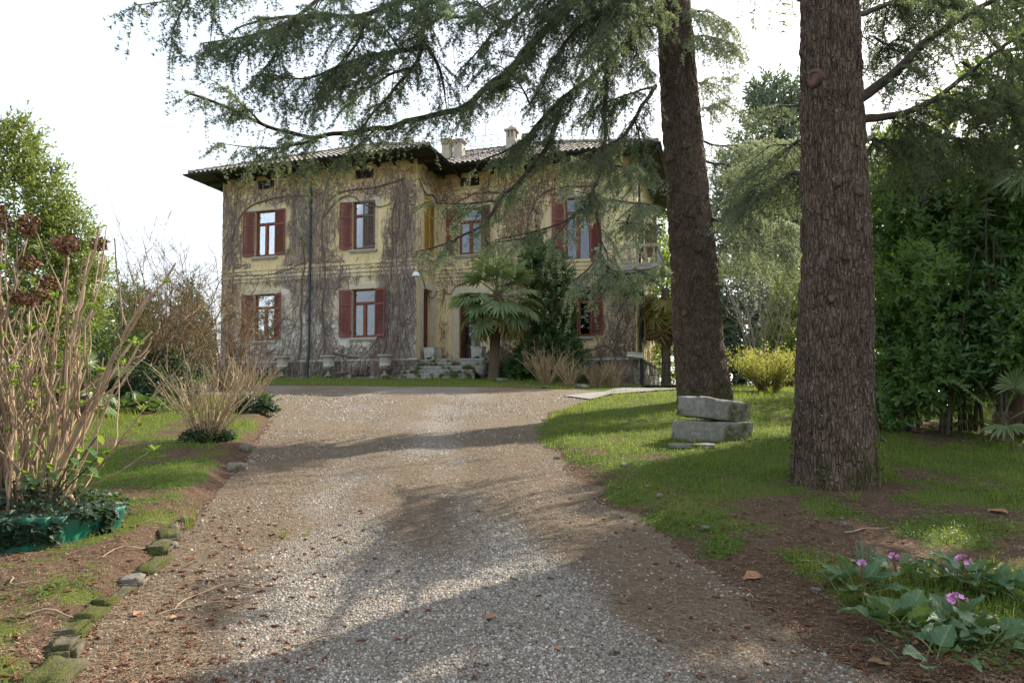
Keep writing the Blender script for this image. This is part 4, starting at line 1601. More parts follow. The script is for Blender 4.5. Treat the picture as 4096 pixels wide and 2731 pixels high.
def blocker(clear, holes):
    def f(x, z):
        r = np.zeros(len(x), bool)
        for (a, p, c, q) in clear:
            cx_, hw = (a + c) / 2, (c - a) / 2
            wv = .9 * (fbm(x * 3.6 + a, z * 3.6, 0, 63, 3) - .5)
            x_, z_ = x + wv, z + .9 * (fbm(x * 3.6, z * 3.6 + a, 0, 64, 3) - .5)
            sag = .45 * ((x_ - cx_) / hw) ** 2
            x, z = (x_, z_)
            r |= (x > a) & (x < c) & (z > p + sag * (np.abs(x - cx_) < hw)) & (z < q)
        for (a, p, c, q) in holes:
            r |= (x > a - .05) & (x < c + .05) & (z > p - .05) & (z < q + .05)
        return r
    return f


def G1(v, c, w):
    return np.exp(-((v - c) / w) ** 2)


def densL(x, z):
    d = .48 + 0 * x
    d = d + .75 * sst(-2.0, -1.0, x) * sst(1.0, 2.5, z) * sst(8.7, 8.0, z)
    d = d + .45 * G1(x, -5.2, 1.2) * sst(2.6, 4.5, z) * sst(8.6, 7.8, z)
    d = d + .6 * G1(z, 4.95, .5)
    d = d + .6 * G1(z, 8.2, .3)
    d = d + .35 * sst(-8.6, -9.1, x) * sst(1, 2.5, z)
    d = d + .5 * sst(1.7, 1.2, z) * sst(-.3, .3, z)
    d = d - .35 * G1(x, -5.9, .6) * sst(4.2, 3.6, z)
    return np.clip(d * (.15 + 1.7 * fbm(x * 2.3, z * 1.1, 0, 61, 4) ** 1.6), .015, 1)


clearL = [(-8.66, 4.92, -6.28, 7.84), (-3.66, 5.02, -1.55, 7.82), (-8.64, 1.62, -6.34, 4.08), (-3.64, 1.58, -1.46, 4.05)]
blkL = blocker(clearL, holesL + ventL)
bndL = (XA, .1, .05, 9.25)
creeper = thing("creeper", "dense bare brown creeper hanging over the projecting left wing", "climbing plant", h2w((-5, 0, 0)), -HA, "bare creepers on the villa walls")


def strands(N_, K, dens, blk, bnd, mode, r0, steps_, outmax, y0, parent, mat, name, ox, wig=.25, pull=.25, thick=None):
    st = sample_density(N_, dens, bnd)
    if mode == 'hang':
        ang = rng.normal(-math.pi / 2, .25, N_)
    else:
        ang = rng.uniform(0, TAU, N_)
    P, al = walk(N_, K, st, ang, rng.uniform(*steps_, N_), wig, blk, bnd, pull if mode == 'hang' else 0)
    dn = np.clip(dens(st[:, 0], st[:, 1]), 0, 1)
    off = .012 + outmax * dn * rng.random(N_) ** 1.5
    bow = np.sin(np.linspace(0, math.pi, K))[None] * off[:, None] + .010
    if mode == 'hang':
        bow = (np.linspace(.25, 1, K) ** .7)[None] * off[:, None] + .010
    bow = bow + .115 * (P[..., 1] < .9)
    V3 = np.stack([P[..., 0] - ox, y0 - bow, P[..., 1]], -1)
    rr = r0 * rng.uniform(.6, 1.4, N_)[:, None] * np.linspace(1, .35, K)[None]
    V, F = tubes(V3, rr, 3)
    o = MB().add(V, F).build(name, mat, parent)
    o["kind"] = "stuff"
    return o


strands(3300, 6, densL, blkL, bndL, 'hang', .0115, (.14, .40), .10, 0, creeper, M['vine'], "hanging_twigs", -5)
strands(2700, 5, densL, blkL, bndL, 'cling', .0115, (.12, .30), .04, 0, creeper, M['vinedk'], "clinging_twigs", -5, .45)
lowd = lambda x, z: np.clip((.5 * sst(4.5, 3.5, z) + .15) * sst(-9.8, -8, x + 0) * 1.0 + .1, 0, 1)
strands(900, 8, lowd, blkL, bndL, 'cling', .009, (.1, .24), .02, 0, creeper, M['vinedk'], "wall_twigs", -5, .55)


def main_stem(pts, r, parent, ox, y0, mat=None, off=.05, name="main_stem"):
    P = np.array([(x - ox, y0 - off - .02 * math.sin(7 * x + 5 * z), z) for x, z in pts])
    Q, L_ = resample(P, 40)
    w = np.stack([(vn(np.arange(40) * .45, 0, 0, int(r * 9999) % 97 + k) - .5) * .10 for k in range(3)], -1)
    w[:, 1] *= .3
    Q = Q + w * np.sin(np.linspace(0, math.pi, 40))[:, None] ** .5
    MB().tube(Q, r * np.linspace(1, .45, 40) * (.85 + .3 * vn(np.arange(40) * .8, 3)), 6).build(name, mat or M['vmain'], parent, smooth=True)


for pts, r in ((((-4.35, .0), (-4.4, .8), (-4.2, 1.6), (-4.5, 3), (-4.25, 4.6), (-4.6, 6.2), (-4.4, 7.9), (-3.4, 8.25), (-1.8, 8.2), (-.5, 8.5)), .05),
               (((-1.55, .0), (-1.5, 1.2), (-1.2, 2.4), (-1.3, 4), (-1.0, 5.4), (-1.2, 7), (-.7, 8.3)), .06),
               (((-9.3, .0), (-9.2, 1.5), (-9.35, 3.2), (-9.1, 4.8), (-9.3, 6.3), (-9.0, 7.4), (-8.1, 8.1), (-6.4, 8.25), (-5.2, 8.15)), .045),
               (((-4.4, 7.2), (-3.6, 8.0), (-3.0, 8.05), (-2.6, 7.55), (-1.6, 7.3), (-1.2, 7.5)), .035),
               (((-5.6, .0), (-5.7, .9), (-5.4, 2), (-5.6, 3.6), (-5.3, 5.2), (-5.6, 7), (-5.2, 8.1), (-4.4, 8.3)), .04),
               (((-3.9, 1.2), (-3.2, 1.0), (-2.2, .86), (-1.7, .8)), .045),
               (((-9.0, 4.8), (-8.2, 4.75), (-7.2, 4.7), (-6.2, 4.95), (-5.4, 5.2)), .03),
               (((-.6, 8.4), (-.3, 7.2), (-.5, 5.8), (-.35, 4.2), (-.6, 2.8), (-.3, 1.2)), .04),
               (((-.9, 8.2), (-.75, 6.6), (-.95, 5), (-.7, 3.4), (-.9, 1.6), (-.8, .5)), .035)):
    main_stem(pts, r, creeper, -5, 0)


def densR(x, z):
    d = .40 + .8 * sst(7.7, 8.0, z) * sst(8.75, 8.4, z) + .5 * G1(z, 5.0, .5) * sst(5.8, 4.6, x) + .55 * G1(x, 3.9, 1.0) * sst(2, 3.4, z)
    d = d + .25 * sst(7, 7.6, x) * sst(4.4, 3.6, z) + .3 * sst(1.7, 1.0, z)
    return np.clip(d * (.4 + 1.2 * fbm(x * 1.1, z * .7, 0, 67, 3)), .015, 1)


clearR = [(.25, 5.2, 2.85, 7.8), (5.1, 5.3, 8.8, 7.8), (5.1, 1.55, 7.6, 4.2), (.65, .8, 2.5, 4.2)]
blkR = blocker(clearR, holesR + ventR)
bndR = (.05, -.2, XD - .03, 9.2)
creeper2 = thing("creeper", "thin brown bare creeper spread over the right wing and its corner", "climbing plant", h2w((4, RS, 0)), -HA, "bare creepers on the villa walls")
strands(1500, 6, densR, blkR, bndR, 'hang', .0105, (.10, .28), .10, 0, creeper2, M['vinedk'], "hanging_twigs", 4)
strands(2900, 5, densR, blkR, bndR, 'cling', .0105, (.12, .28), .05, 0, creeper2, M['vinedk'], "clinging_twigs", 4, .45)
strands(420, 9, lambda x, z: np.clip(sst(7, 7.7, x) * sst(4.6, 4, z) + .03, 0, 1), blkR, bndR, 'cling', .012, (.10, .2), .03, 0, creeper2, M['vine'], "corner_twigs", 4, .35)
for pts, r in ((((8.2, -.2), (8.1, .9), (7.9, 1.8), (8.4, 2.6), (8.1, 3.6), (8.5, 4.2)), .045), (((8.0, 1.0), (7.6, 1.5), (7.0, 1.2), (6.2, 1.0), (5.2, .9)), .035),
               (((8.15, 1.6), (8.6, 2.3), (8.4, 3.2), (8.7, 4.0)), .03), (((7.75, 1.0), (8.3, 1.9), (7.9, 2.9), (8.2, 3.9)), .028),
               (((4.3, 0), (4.2, 2), (4.5, 4), (4.1, 6), (4.4, 7.9), (5.4, 8.3), (7.0, 8.2), (8.3, 8.0)), .05), (((4.3, 7.6), (3.4, 8.2), (2.0, 8.35), (1.0, 8.1), (.5, 7.6)), .04),
               (((.3, 4.1), (.6, 3.6), (.9, 4.35), (2.4, 4.4), (3.6, 4.6)), .025)):
    main_stem(pts, r, creeper2, 4, 0)
# a few threads on the entrance return wall
creeper3 = thing("creeper", "sparse creeper stems looping across the wall between the two doors", "climbing plant", h2w((0, 1.1, 0)), -HA, "bare creepers on the villa walls")
N_ = 420
st = sample_density(N_, lambda y, z: np.clip(.25 + .75 * sst(4.3, 4.9, z), 0, 1), (.05, 4.0, RS - .05, 9.1))
P, al = walk(N_, 8, st, rng.uniform(0, TAU, N_), rng.uniform(.07, .16, N_), .4, blocker([], [(.55, 5.3, 1.9, 8.2)]), (.02, 3.0, RS, 9.2))
V, F = tubes(np.stack([.014 + .03 * rng.random((N_, 1)) + 0 * P[..., 0], P[..., 0] - 1.1, P[..., 1]], -1), .007 * np.linspace(1, .4, 8)[None] * np.ones((N_, 1)), 3)
o = MB().add(V, F).build("clinging_twigs", M['vinedk'], creeper3)
o["kind"] = "stuff"
Q, _ = resample([(.06, -1.05, 5.0), (.07, -.6, 4.35), (.06, -.2, 3.75), (.06, .4, 3.5), (.07, .9, 3.85), (.06, 1.15, 4.3)], 30)
MB().tube(Q, .02, 6).build("main_stem", M['vmain'], creeper3, smooth=True)
Q, _ = resample([(.06, -1.0, 8.5), (.08, -.3, 7.9), (.07, .5, 8.3), (.06, 1.1, 7.9)], 30)
MB().tube(Q, .03, 6).build("main_stem", M['vmain'], creeper3, smooth=True)


# ------------------------------------------------------------------ cedars
def trunk_mesh(pts, radii, nth, nz, seed, flare=.0, depth=.034):
    """tapered trunk with ridged bark relief; pts/radii are control points from base up"""
    pts = np.asarray(pts, float)
    zc = pts[:, 2]
    z = np.linspace(zc[0], zc[-1], nz)
    C = np.stack([np.interp(z, zc, pts[:, 0]), np.interp(z, zc, pts[:, 1]), z], -1)
    R = np.interp(z, zc, radii)
    th = np.arange(nth) / nth * TAU
    TH, Z = np.meshgrid(th, z)
    r = R[:, None] * np.ones_like(TH)
    h = Z - zc[0]
    lobes = 1 + flare * np.exp(-h / .45) * (.6 + .5 * np.cos(TH * 5 + seed) + .35 * np.cos(TH * 3 + 2 * seed)) + .02 * np.cos(TH * 2 + Z * .4)
    r = r * lobes
    cx_, sx = np.cos(TH), np.sin(TH)
    rm = np.median(R)
    w = (vn(cx_ * 3, sx * 3, Z * 2.2, seed) - .5) * .5
    a = vn(cx_ * rm * 27 + w, sx * rm * 27 + w, Z * 3.0 + seed, seed + 1)
    a2 = vn(cx_ * rm * 34 + w, sx * rm * 34, Z * 7.5 + seed, seed + 2)
    rid = 1 - np.abs(2 * a - 1)
    rid2 = 1 - np.abs(2 * a2 - 1)
    disp = -depth * sst(.58, .96, rid) - depth * .45 * sst(.66, .98, rid2) + depth * .5 * (vn(cx_ * rm * 60, sx * rm * 60, Z * 26, seed + 3) - .5)
    r = r + disp
    V = np.stack([C[:, None, 0] + r * cx_, C[:, None, 1] + r * sx, Z], -1)
    i, j = np.meshgrid(np.arange(nz - 1), np.arange(nth), indexing='ij')
    p = i * nth + j
    q = i * nth + (j + 1) % nth
    return V.reshape(-1, 3), np.stack([p, q, q + nth, p + nth], -1).reshape(-1, 4)


def cedar_spray(branches, r, dens=1.0, nlen=.042, nwid=.0062, sec_gap=.15, twig_gap=.075, tuft_gap=.030, needles=5, droop=1.0, wide=1.0, tlen=1.0):
    """branches: list of (polyline, r0, secmax, pend) -> branch tubes list, twig tube arrays, needle verts"""
    segP, segD, segLen = [], [], []
    secs = []
    for (P, r0, smax, pend) in branches:
        L_ = np.linalg.norm(np.diff(P, axis=0), axis=1).sum()
        K = len(P)
        T = nrm(np.gradient(P, axis=0))
        n = max(int(L_ / sec_gap * dens), 3)
        s = np.sort(r.uniform(.12, 1.0, n))
        idx = s * (K - 1)
        i0 = np.clip(idx.astype(int), 0, K - 2)
        f = (idx - i0)[:, None]
        p = P[i0] * (1 - f) + P[i0 + 1] * f
        t = T[i0]
        sg = np.where(np.arange(n) % 2, 1, -1)[:, None]
        up = A(0, 0, 1)
        sd = np.cross(t, up)
        hs = np.linalg.norm(sd, axis=1, keepdims=True)
        rnd = rdir(n, r)
        sd = np.where(hs > .35, sd / np.maximum(hs, 1e-6), nrm(np.cross(t, rnd)))
        d = nrm(sd * sg * r.uniform(.5, 1.0, (n, 1)) + t * r.uniform(.35, .9, (n, 1)) + rnd * .13 + A(0, 0, -.10 - .3 * pend) * r.uniform(0, 1.4, (n, 1)))
        ln = wide * smax * (.35 + .65 * r.random(n)) * (1.05 - .75 * s ** 1.5) * np.minimum(1, .45 + s * 2)
        k = np.linspace(0, 1, 7)
        sag = (droop * (.22 + .5 * pend) * r.uniform(.4, 1.5, n))[:, None] * ln[:, None] * k[None] ** 2
        wob = (r.normal(0, .03, (n, 7, 3)).cumsum(1)) * ln[:, None, None] * .6
        wob[:, 0] = 0
        Q = p[:, None] + d[:, None] * (ln[:, None] * k[None])[..., None] + wob
        Q[..., 2] -= sag
        secs.append((Q, ln))
        # the branch's own end counts as a secondary too
    Q = np.concatenate([a for a, _ in secs])
    ln = np.concatenate([l for _, l in secs])
    # twigs
    nt = np.maximum((ln / twig_gap * dens).astype(int), 2)
    rep = np.repeat(np.arange(len(Q)), nt)
    s = r.uniform(.12, 1, len(rep))
    idx = s * 6
    i0 = np.clip(idx.astype(int), 0, 5)
    f = (idx - i0)[:, None]
    p = Q[rep, i0] * (1 - f) + Q[rep, i0 + 1] * f
    t = nrm(Q[rep, i0 + 1] - Q[rep, i0])
    sd = nrm(np.cross(t, A(0, 0, 1)) + rdir(len(rep), r) * .10)
    sg = np.where(r.random(len(rep)) < .5, 1, -1)[:, None]
    d = nrm(sd * sg * .75 + t * r.uniform(.5, 1.1, (len(rep), 1)) + rdir(len(rep), r) * .18 + A(0, 0, -1) * (.12 + r.random((len(rep), 1)) ** 2 * .6 * droop))
    tl = tlen * r.uniform(.10, .34, len(rep)) * (1.1 - .5 * s)
    pn = r.random(len(rep)) < .07 * droop
    d[pn] = nrm(A(0, 0, -1) + r.normal(0, .22, (pn.sum(), 3)))
    tl[pn] = r.uniform(.3, .75, pn.sum())
    k = np.linspace(0, 1, 4)
    W = p[:, None] + d[:, None] * (tl[:, None] * k[None])[..., None]
    W[..., 2] -= (tl * .18 * droop)[:, None] * k[None] ** 2
    # tufts along twigs and secondaries
    def tufts(Pl, le):
        K = Pl.shape[1]
        m = np.maximum((le / tuft_gap).astype(int), 2)
        rp = np.repeat(np.arange(len(Pl)), m)
        ss_ = r.uniform(.05, 1.02, len(rp))
        ii = np.clip((ss_ * (K - 1)).astype(int), 0, K - 2)
        ff = (ss_ * (K - 1) - ii)[:, None]
        return Pl[rp, ii] * (1 - ff) + Pl[rp, ii + 1] * ff, nrm(Pl[rp, ii + 1] - Pl[rp, ii])
    tp1, tt1 = tufts(W, tl)
    tp2, tt2 = tufts(Q[:, 1:], ln * .83)
    TPp = np.concatenate([tp1, tp2])
    TT = np.concatenate([tt1, tt2])
    TPp = np.repeat(TPp, needles, 0)
    TT = np.repeat(TT, needles, 0)
    n = len(TPp)
    side_ = np.cross(TT, rdir(n, r))
    D = nrm(nrm(side_) + TT * r.uniform(-.1, 1.0, (n, 1)) + A(0, 0, .15))
    ln2 = nlen * r.uniform(.6, 1.25, n)[:, None]
    S = nrm(np.cross(D, rdir(n, r))) * nwid * .5
    NV = np.stack([TPp - S, TPp + S, TPp + D * ln2], 1).reshape(-1, 3)
    NF = np.arange(n * 3).reshape(-1, 3)
    return (Q, ln), (W, tl), NV, NF


def px_branch(pts, jit=.05, k=None):
    """(px, py, Y) triples -> smooth world polyline"""
    P = np.array([at(*p) for p in pts])
    Q, L_ = resample(P, k or max(int(np.linalg.norm(np.diff(P, axis=0), axis=1).sum() / .12), 10))
    n = len(Q)
    w = np.stack([(vn(np.arange(n) * .35, k_ * 7.7, 0, int(abs(pts[0][0])) % 991) - .5) for k_ in range(3)], -1) * jit
    w[0] = 0
    return Q + w


def build_cedar(label, base, tpts, tr, nth, nz, seed, groups, flare, scars, depth=.036):
    """groups: list of (name-of-material, list of branches, kwargs)"""
    base = A(*base)
    t_ = thing("cedar_tree", label, "tree", base)
    V, F = trunk_mesh(tpts, tr, nth, nz, seed, flare, depth)
    tk = MB().add(V - base, F).build("trunk", M['bark'], t_, smooth=True)
    for (ang, z, rr, kind) in scars:
        zc = np.array([p[2] for p in tpts])
        c0 = A(np.interp(z, zc, [p[0] for p in tpts]), np.interp(z, zc, [p[1] for p in tpts]), z)
        R_ = np.interp(z, zc, tr)
        dr = A(math.cos(ang), math.sin(ang), .05)
        u_ = nrm(np.cross(dr, A(0, 0, 1)))
        w_ = np.cross(u_, dr)
        th = np.linspace(0, TAU, 15)[:-1]
        prof = [(1.5, -.5), (1.35, .05), (1.05, .32), (.8, .28), (.72, .05), (.0, .03)] if kind == 'collar' else [(1.2, -.5), (1.0, .12), (.82, .30), (.78, .24), (.0, .25)]
        c = MB()
        V = []
        for q_, (pr, ph) in enumerate(prof):
            jj = 1 + .10 * np.sin(th * 3 + z * 5) * (pr > .2)
            V.append(c0 + dr * (R_ + ph * rr) + (u_ * np.cos(th)[:, None] + w_ * np.sin(th)[:, None] * 1.1) * (pr * rr * jj)[:, None])
        V = np.concatenate(V) - base
        n = len(th)
        mi = 3 if kind == 'collar' else 2
        Fq = [[(r_ * n + j_, r_ * n + (j_ + 1) % n, (r_ + 1) * n + (j_ + 1) % n, (r_ + 1) * n + j_) for j_ in range(n)] for r_ in range(len(prof) - 1)]
        c.add(V, Fq[0])
        for q_ in range(1, len(Fq)):
            c.add(V, Fq[q_], 1 if q_ >= mi and kind != 'knot' else 0)
        c.build("branch_scar", [M['bark'] if kind != 'collar' else M['scar'], M['scar']], tk, smooth=True)
    for (matn, brs, kw) in groups:
        secP, twP, NV, NF = [], [], [], []
        for (P, r0, smax, pend) in brs:
            k = len(P)
            MB().tube(P - base, .78 * r0 * np.linspace(1, .15, k) ** .9, 7 if r0 > .04 else 5).build("branch", M['branch'], t_, smooth=True)
        (Q, ln), (W, tl), NV, NF = cedar_spray(brs, rng, **kw)
        V1, F1 = tubes((Q - base)[:, ::2], (.005 + .007 * ln)[:, None] * np.linspace(1, .25, 4)[None], 3)
        V2, F2 = tubes((W - base)[::2, ::3], .0035 * np.ones((len(W[::2]), 1)) * np.linspace(1, .4, 2)[None], 3)
        MB().add(V1, F1).add(V2, F2).build("twigs", M['branch'], t_)["kind"] = "stuff"
        MB().add(NV - base, NF).build("needles", M[matn], t_)["kind"] = "stuff"
    return t_


T1 = at(2820, 1640, 14.74)
T1[2] = gz(T1[0], T1[1])
Y1 = 14.74
top1 = at(2692, 0, Y1)
t1p = [(T1[0], Y1, T1[2] - .3), (T1[0], Y1, T1[2] + .1), tuple(at(2795, 1400, Y1)), tuple(at(2770, 1000, Y1)), tuple(at(2726, 500, Y1)), tuple(top1),
       (top1[0] - .25, Y1, top1[2] + 4), (top1[0] - .3, Y1 + .2, top1[2] + 10)]
t1r = [.60, .56, .535, .50, .44, .385, .27, .06]
TW = lambda z: A(np.interp(z, [p[2] for p in t1p], [p[0] for p in t1p]), Y1, z)
B = px_branch
up1 = lambda z: tuple(TW(z))


def from_trunk(z, pts, k=None):
    """branch that starts in the trunk at height z (out of view) and goes on through photo points"""
    P = np.array([TW(z)] + [at(*p) for p in pts])
    Q, L_ = resample(P, k or max(int(np.linalg.norm(np.diff(P, axis=0), axis=1).sum() / .12), 10))
    n = len(Q)
    w = np.stack([(vn(np.arange(n) * .35, k_ * 7.7, 0, int(abs(pts[0][0] + z * 31)) % 991) - .5) for k_ in range(3)], -1) * .08
    w[0] = 0
    return Q + w


dark1 = [
    # long low limb reaching far left over the roof
    (from_trunk(11.0, [(2300, 0, 13.8), (2100, 204, 13.3), (2000, 312, 13.0), (1903, 408, 12.7), (1743, 465, 12.3), (1500, 520, 11.8), (1265, 561, 11.4), (1138, 545, 11.1), (978, 460, 10.8), (850, 400, 10.6), (730, 362, 10.4)]), .13, .92, .2),
    (B([(1265, 561, 11.4), (1100, 600, 11.3), (960, 590, 11.2), (870, 570, 11.0)]), .035, .8, .3),
    (B([(1060, 505, 10.9), (980, 430, 10.8), (900, 345, 10.7), (845, 318, 10.6)]), .03, .6, .1),
    (B([(1500, 520, 11.8), (1420, 600, 11.6), (1340, 640, 11.5), (1230, 650, 11.4)]), .03, .7, .6),
    # limb dropping near x=1700
    (from_trunk(12.5, [(2100, -260, 12.6), (1800, -150, 12.0), (1705, 0, 11.6), (1699, 115, 11.5), (1711, 191, 11.5), (1648, 274, 11.3), (1584, 357, 11.2), (1500, 450, 11.1), (1440, 520, 11.0)]), .12, 1.25, .4),
    (B([(1711, 191, 11.5), (1600, 205, 11.2), (1480, 225, 10.9), (1350, 270, 10.6), (1200, 330, 10.4), (1080, 300, 10.2)]), .06, 1.2, .4),
    (B([(1711, 191, 11.5), (1760, 280, 11.7), (1780, 380, 11.8), (1790, 440, 11.9)]), .05, .8, .3),
    (B([(1800, -150, 12.0), (1650, -60, 11.3), (1546, 38, 11.0), (1463, 70, 10.8), (1297, 64, 10.4), (1201, 57, 10.2), (1040, 75, 9.9), (930, 110, 9.7)]), .08, 1.2, .35),
    (B([(1463, 70, 10.8), (1455, 130, 10.8), (1430, 180, 10.7), (1350, 250, 10.6)]), .05, 1.0, .5),
    (B([(1500, -180, 10.8), (1265, 0, 10.1), (1189, 77, 9.9), (1074, 121, 9.6), (985, 153, 9.4), (880, 160, 9.2), (800, 175, 9.0)]), .06, 1.1, .35),
    (B([(1189, 77, 9.9), (1120, 180, 9.8), (1080, 260, 9.7), (1030, 300, 9.6)]), .04, .9, .6),
    (B([(1200, -200, 9.6), (900, -60, 8.8), (700, 0, 8.3), (600, 40, 8.1), (540, 20, 8.0)]), .04, .6, .5),
    (B([(760, -20, 8.5), (720, 60, 8.4), (690, 150, 8.35), (670, 220, 8.3)]), .02, .30, .9),
    (B([(860, -40, 8.8), (850, 60, 8.8), (845, 150, 8.8), (840, 230, 8.8)]), .015, .22, .9),
    # crown between the limbs
    (from_trunk(12.2, [(2350, -150, 12.9), (2200, -20, 12.4), (2020, 90, 12.0), (1900, 200, 11.8), (1830, 300, 11.7)]), .08, 1.3, .5),
    (from_trunk(13.0, [(2400, -250, 13.0), (2150, -80, 12.2), (1980, 20, 11.6), (1850, 70, 11.2)]), .07, 1.3, .4),
    (from_trunk(10.6, [(2480, -30, 13.8), (2330, 90, 13.2), (2230, 200, 12.9), (2170, 330, 12.7), (2120, 420, 12.6)]), .07, 1.2, .6),
    (B([(1850, 70, 11.2), (1760, 60, 10.9), (1660, 20, 10.6), (1580, -40, 10.3)]), .04, 1.2, .4),
    (B([(2020, 90, 12.0), (1940, 40, 12.2), (1880, -30, 12.4)]), .04, 1.2, .5),
    (B([(1648, 274, 11.3), (1560, 290, 11.6), (1470, 350, 11.9), (1400, 430, 12.0)]), .04, 1.1, .5),
    (B([(1350, 270, 10.6), (1290, 350, 10.5), (1240, 420, 10.4), (1180, 400, 10.2)]), .03, .8, .6),
    (B([(1600, 205, 11.2), (1560, 130, 11.4), (1500, 80, 11.5)]), .03, 1.0, .4),
    (B([(2120, 420, 12.6), (2080, 330, 12.3), (2000, 260, 12.0), (1930, 270, 11.8)]), .03, 1.0, .6),
    (from_trunk(10.9, [(2550, -60, 13.2), (2470, 40, 12.4), (2400, 120, 11.9), (2340, 230, 11.6), (2330, 330, 11.5)]), .05, 1.1, .7),
    (from_trunk(11.3, [(2500, -120, 13.6), (2380, -30, 13.0), (2270, 10, 12.5), (2160, 40, 12.1)]), .05, 1.2, .5),
    # centre
    (from_trunk(10.2, [(2600, 20, 14.2), (2533, 115, 14), (2470, 210, 13.8), (2393, 300, 13.5), (2297, 344, 13.3), (2246, 408, 13.2), (2157, 485, 13.0), (2106, 561, 12.9), (2023, 612, 12.8), (1900, 660, 12.7)]), .105, 1.15, .6),
    (B([(2246, 408, 13.2), (2227, 497, 13.1), (2205, 565, 13.0), (2161, 634, 12.9), (2114, 676, 12.8), (2044, 761, 12.7), (1988, 803, 12.6), (1974, 854, 12.5), (1927, 910, 12.4), (1834, 948, 12.3), (1764, 985, 12.2), (1660, 1005, 12.1)]), .075, .62, .5),
    (B([(1988, 803, 12.6), (1900, 812, 12.5), (1800, 815, 12.4), (1720, 805, 12.3)]), .03, .7, .6),
    (B([(2300, -120, 13.2), (2444, 45, 13.3), (2431, 255, 13.3), (2419, 446, 13.3), (2425, 561, 13.2), (2414, 644, 13.1), (2372, 760, 13.0), (2330, 826, 12.9), (2278, 877, 12.8), (2185, 915, 12.7), (2114, 935, 12.6), (1980, 960, 12.5)]), .075, .65, .5),
    (B([(2623, 344, 14.5), (2553, 446, 14.2), (2521, 529, 14.0), (2450, 575, 13.8), (2350, 610, 13.6), (2250, 640, 13.5)]), .06, 1.0, .7),
    (B([(2610, 350, 14.5), (2500, 380, 14.0), (2400, 420, 13.8), (2300, 480, 13.6)]), .035, .8, .5),
    (B([(2535, 470, 14.1), (2560, 560, 14.0), (2600, 640, 14.0)]), .03, .8, .8),
    (from_trunk(9.6, [(2560, 60, 14.6), (2450, 20, 14.4), (2330, 60, 14.2), (2250, 130, 14)]), .05, 1.2, .4),
    (from_trunk(9.9, [(2620, 30, 13.9), (2560, 110, 13.3), (2540, 220, 13.0), (2600, 300, 12.8)]), .04, .8, .6),
]
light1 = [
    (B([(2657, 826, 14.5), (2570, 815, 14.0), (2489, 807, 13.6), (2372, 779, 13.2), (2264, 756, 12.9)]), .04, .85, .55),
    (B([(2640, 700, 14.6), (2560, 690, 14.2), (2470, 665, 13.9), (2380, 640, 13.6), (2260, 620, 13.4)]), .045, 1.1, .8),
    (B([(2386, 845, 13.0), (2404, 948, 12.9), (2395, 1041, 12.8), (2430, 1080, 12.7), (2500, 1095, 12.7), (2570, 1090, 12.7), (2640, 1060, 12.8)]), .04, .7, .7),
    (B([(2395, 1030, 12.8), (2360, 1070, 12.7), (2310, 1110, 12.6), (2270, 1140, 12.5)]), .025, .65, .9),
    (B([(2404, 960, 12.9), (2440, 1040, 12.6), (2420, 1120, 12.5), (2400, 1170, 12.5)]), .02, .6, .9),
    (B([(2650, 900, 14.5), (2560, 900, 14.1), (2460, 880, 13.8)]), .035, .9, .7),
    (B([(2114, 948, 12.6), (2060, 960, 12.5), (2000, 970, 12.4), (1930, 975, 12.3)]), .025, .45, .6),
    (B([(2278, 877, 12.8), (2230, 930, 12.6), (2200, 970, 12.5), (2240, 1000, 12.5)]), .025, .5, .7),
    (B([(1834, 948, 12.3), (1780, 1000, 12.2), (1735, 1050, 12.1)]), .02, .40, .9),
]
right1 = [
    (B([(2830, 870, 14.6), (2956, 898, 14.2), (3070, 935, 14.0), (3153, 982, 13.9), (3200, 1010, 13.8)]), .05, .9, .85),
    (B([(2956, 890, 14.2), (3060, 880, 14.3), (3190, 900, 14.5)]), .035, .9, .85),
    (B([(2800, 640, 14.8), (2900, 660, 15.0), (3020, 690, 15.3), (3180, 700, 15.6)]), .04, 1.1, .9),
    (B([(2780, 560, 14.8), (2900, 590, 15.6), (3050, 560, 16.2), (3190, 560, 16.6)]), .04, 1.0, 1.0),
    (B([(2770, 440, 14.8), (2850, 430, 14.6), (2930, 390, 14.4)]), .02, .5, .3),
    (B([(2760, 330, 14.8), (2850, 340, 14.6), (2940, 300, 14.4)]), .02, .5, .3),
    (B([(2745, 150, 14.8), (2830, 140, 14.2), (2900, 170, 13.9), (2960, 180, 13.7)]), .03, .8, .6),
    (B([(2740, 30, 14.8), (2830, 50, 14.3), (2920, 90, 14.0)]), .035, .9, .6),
    (B([(2820, 1000, 14.8), (2950, 1010, 15.4), (3080, 1030, 16.0)]), .03, .9, 1.0),
]
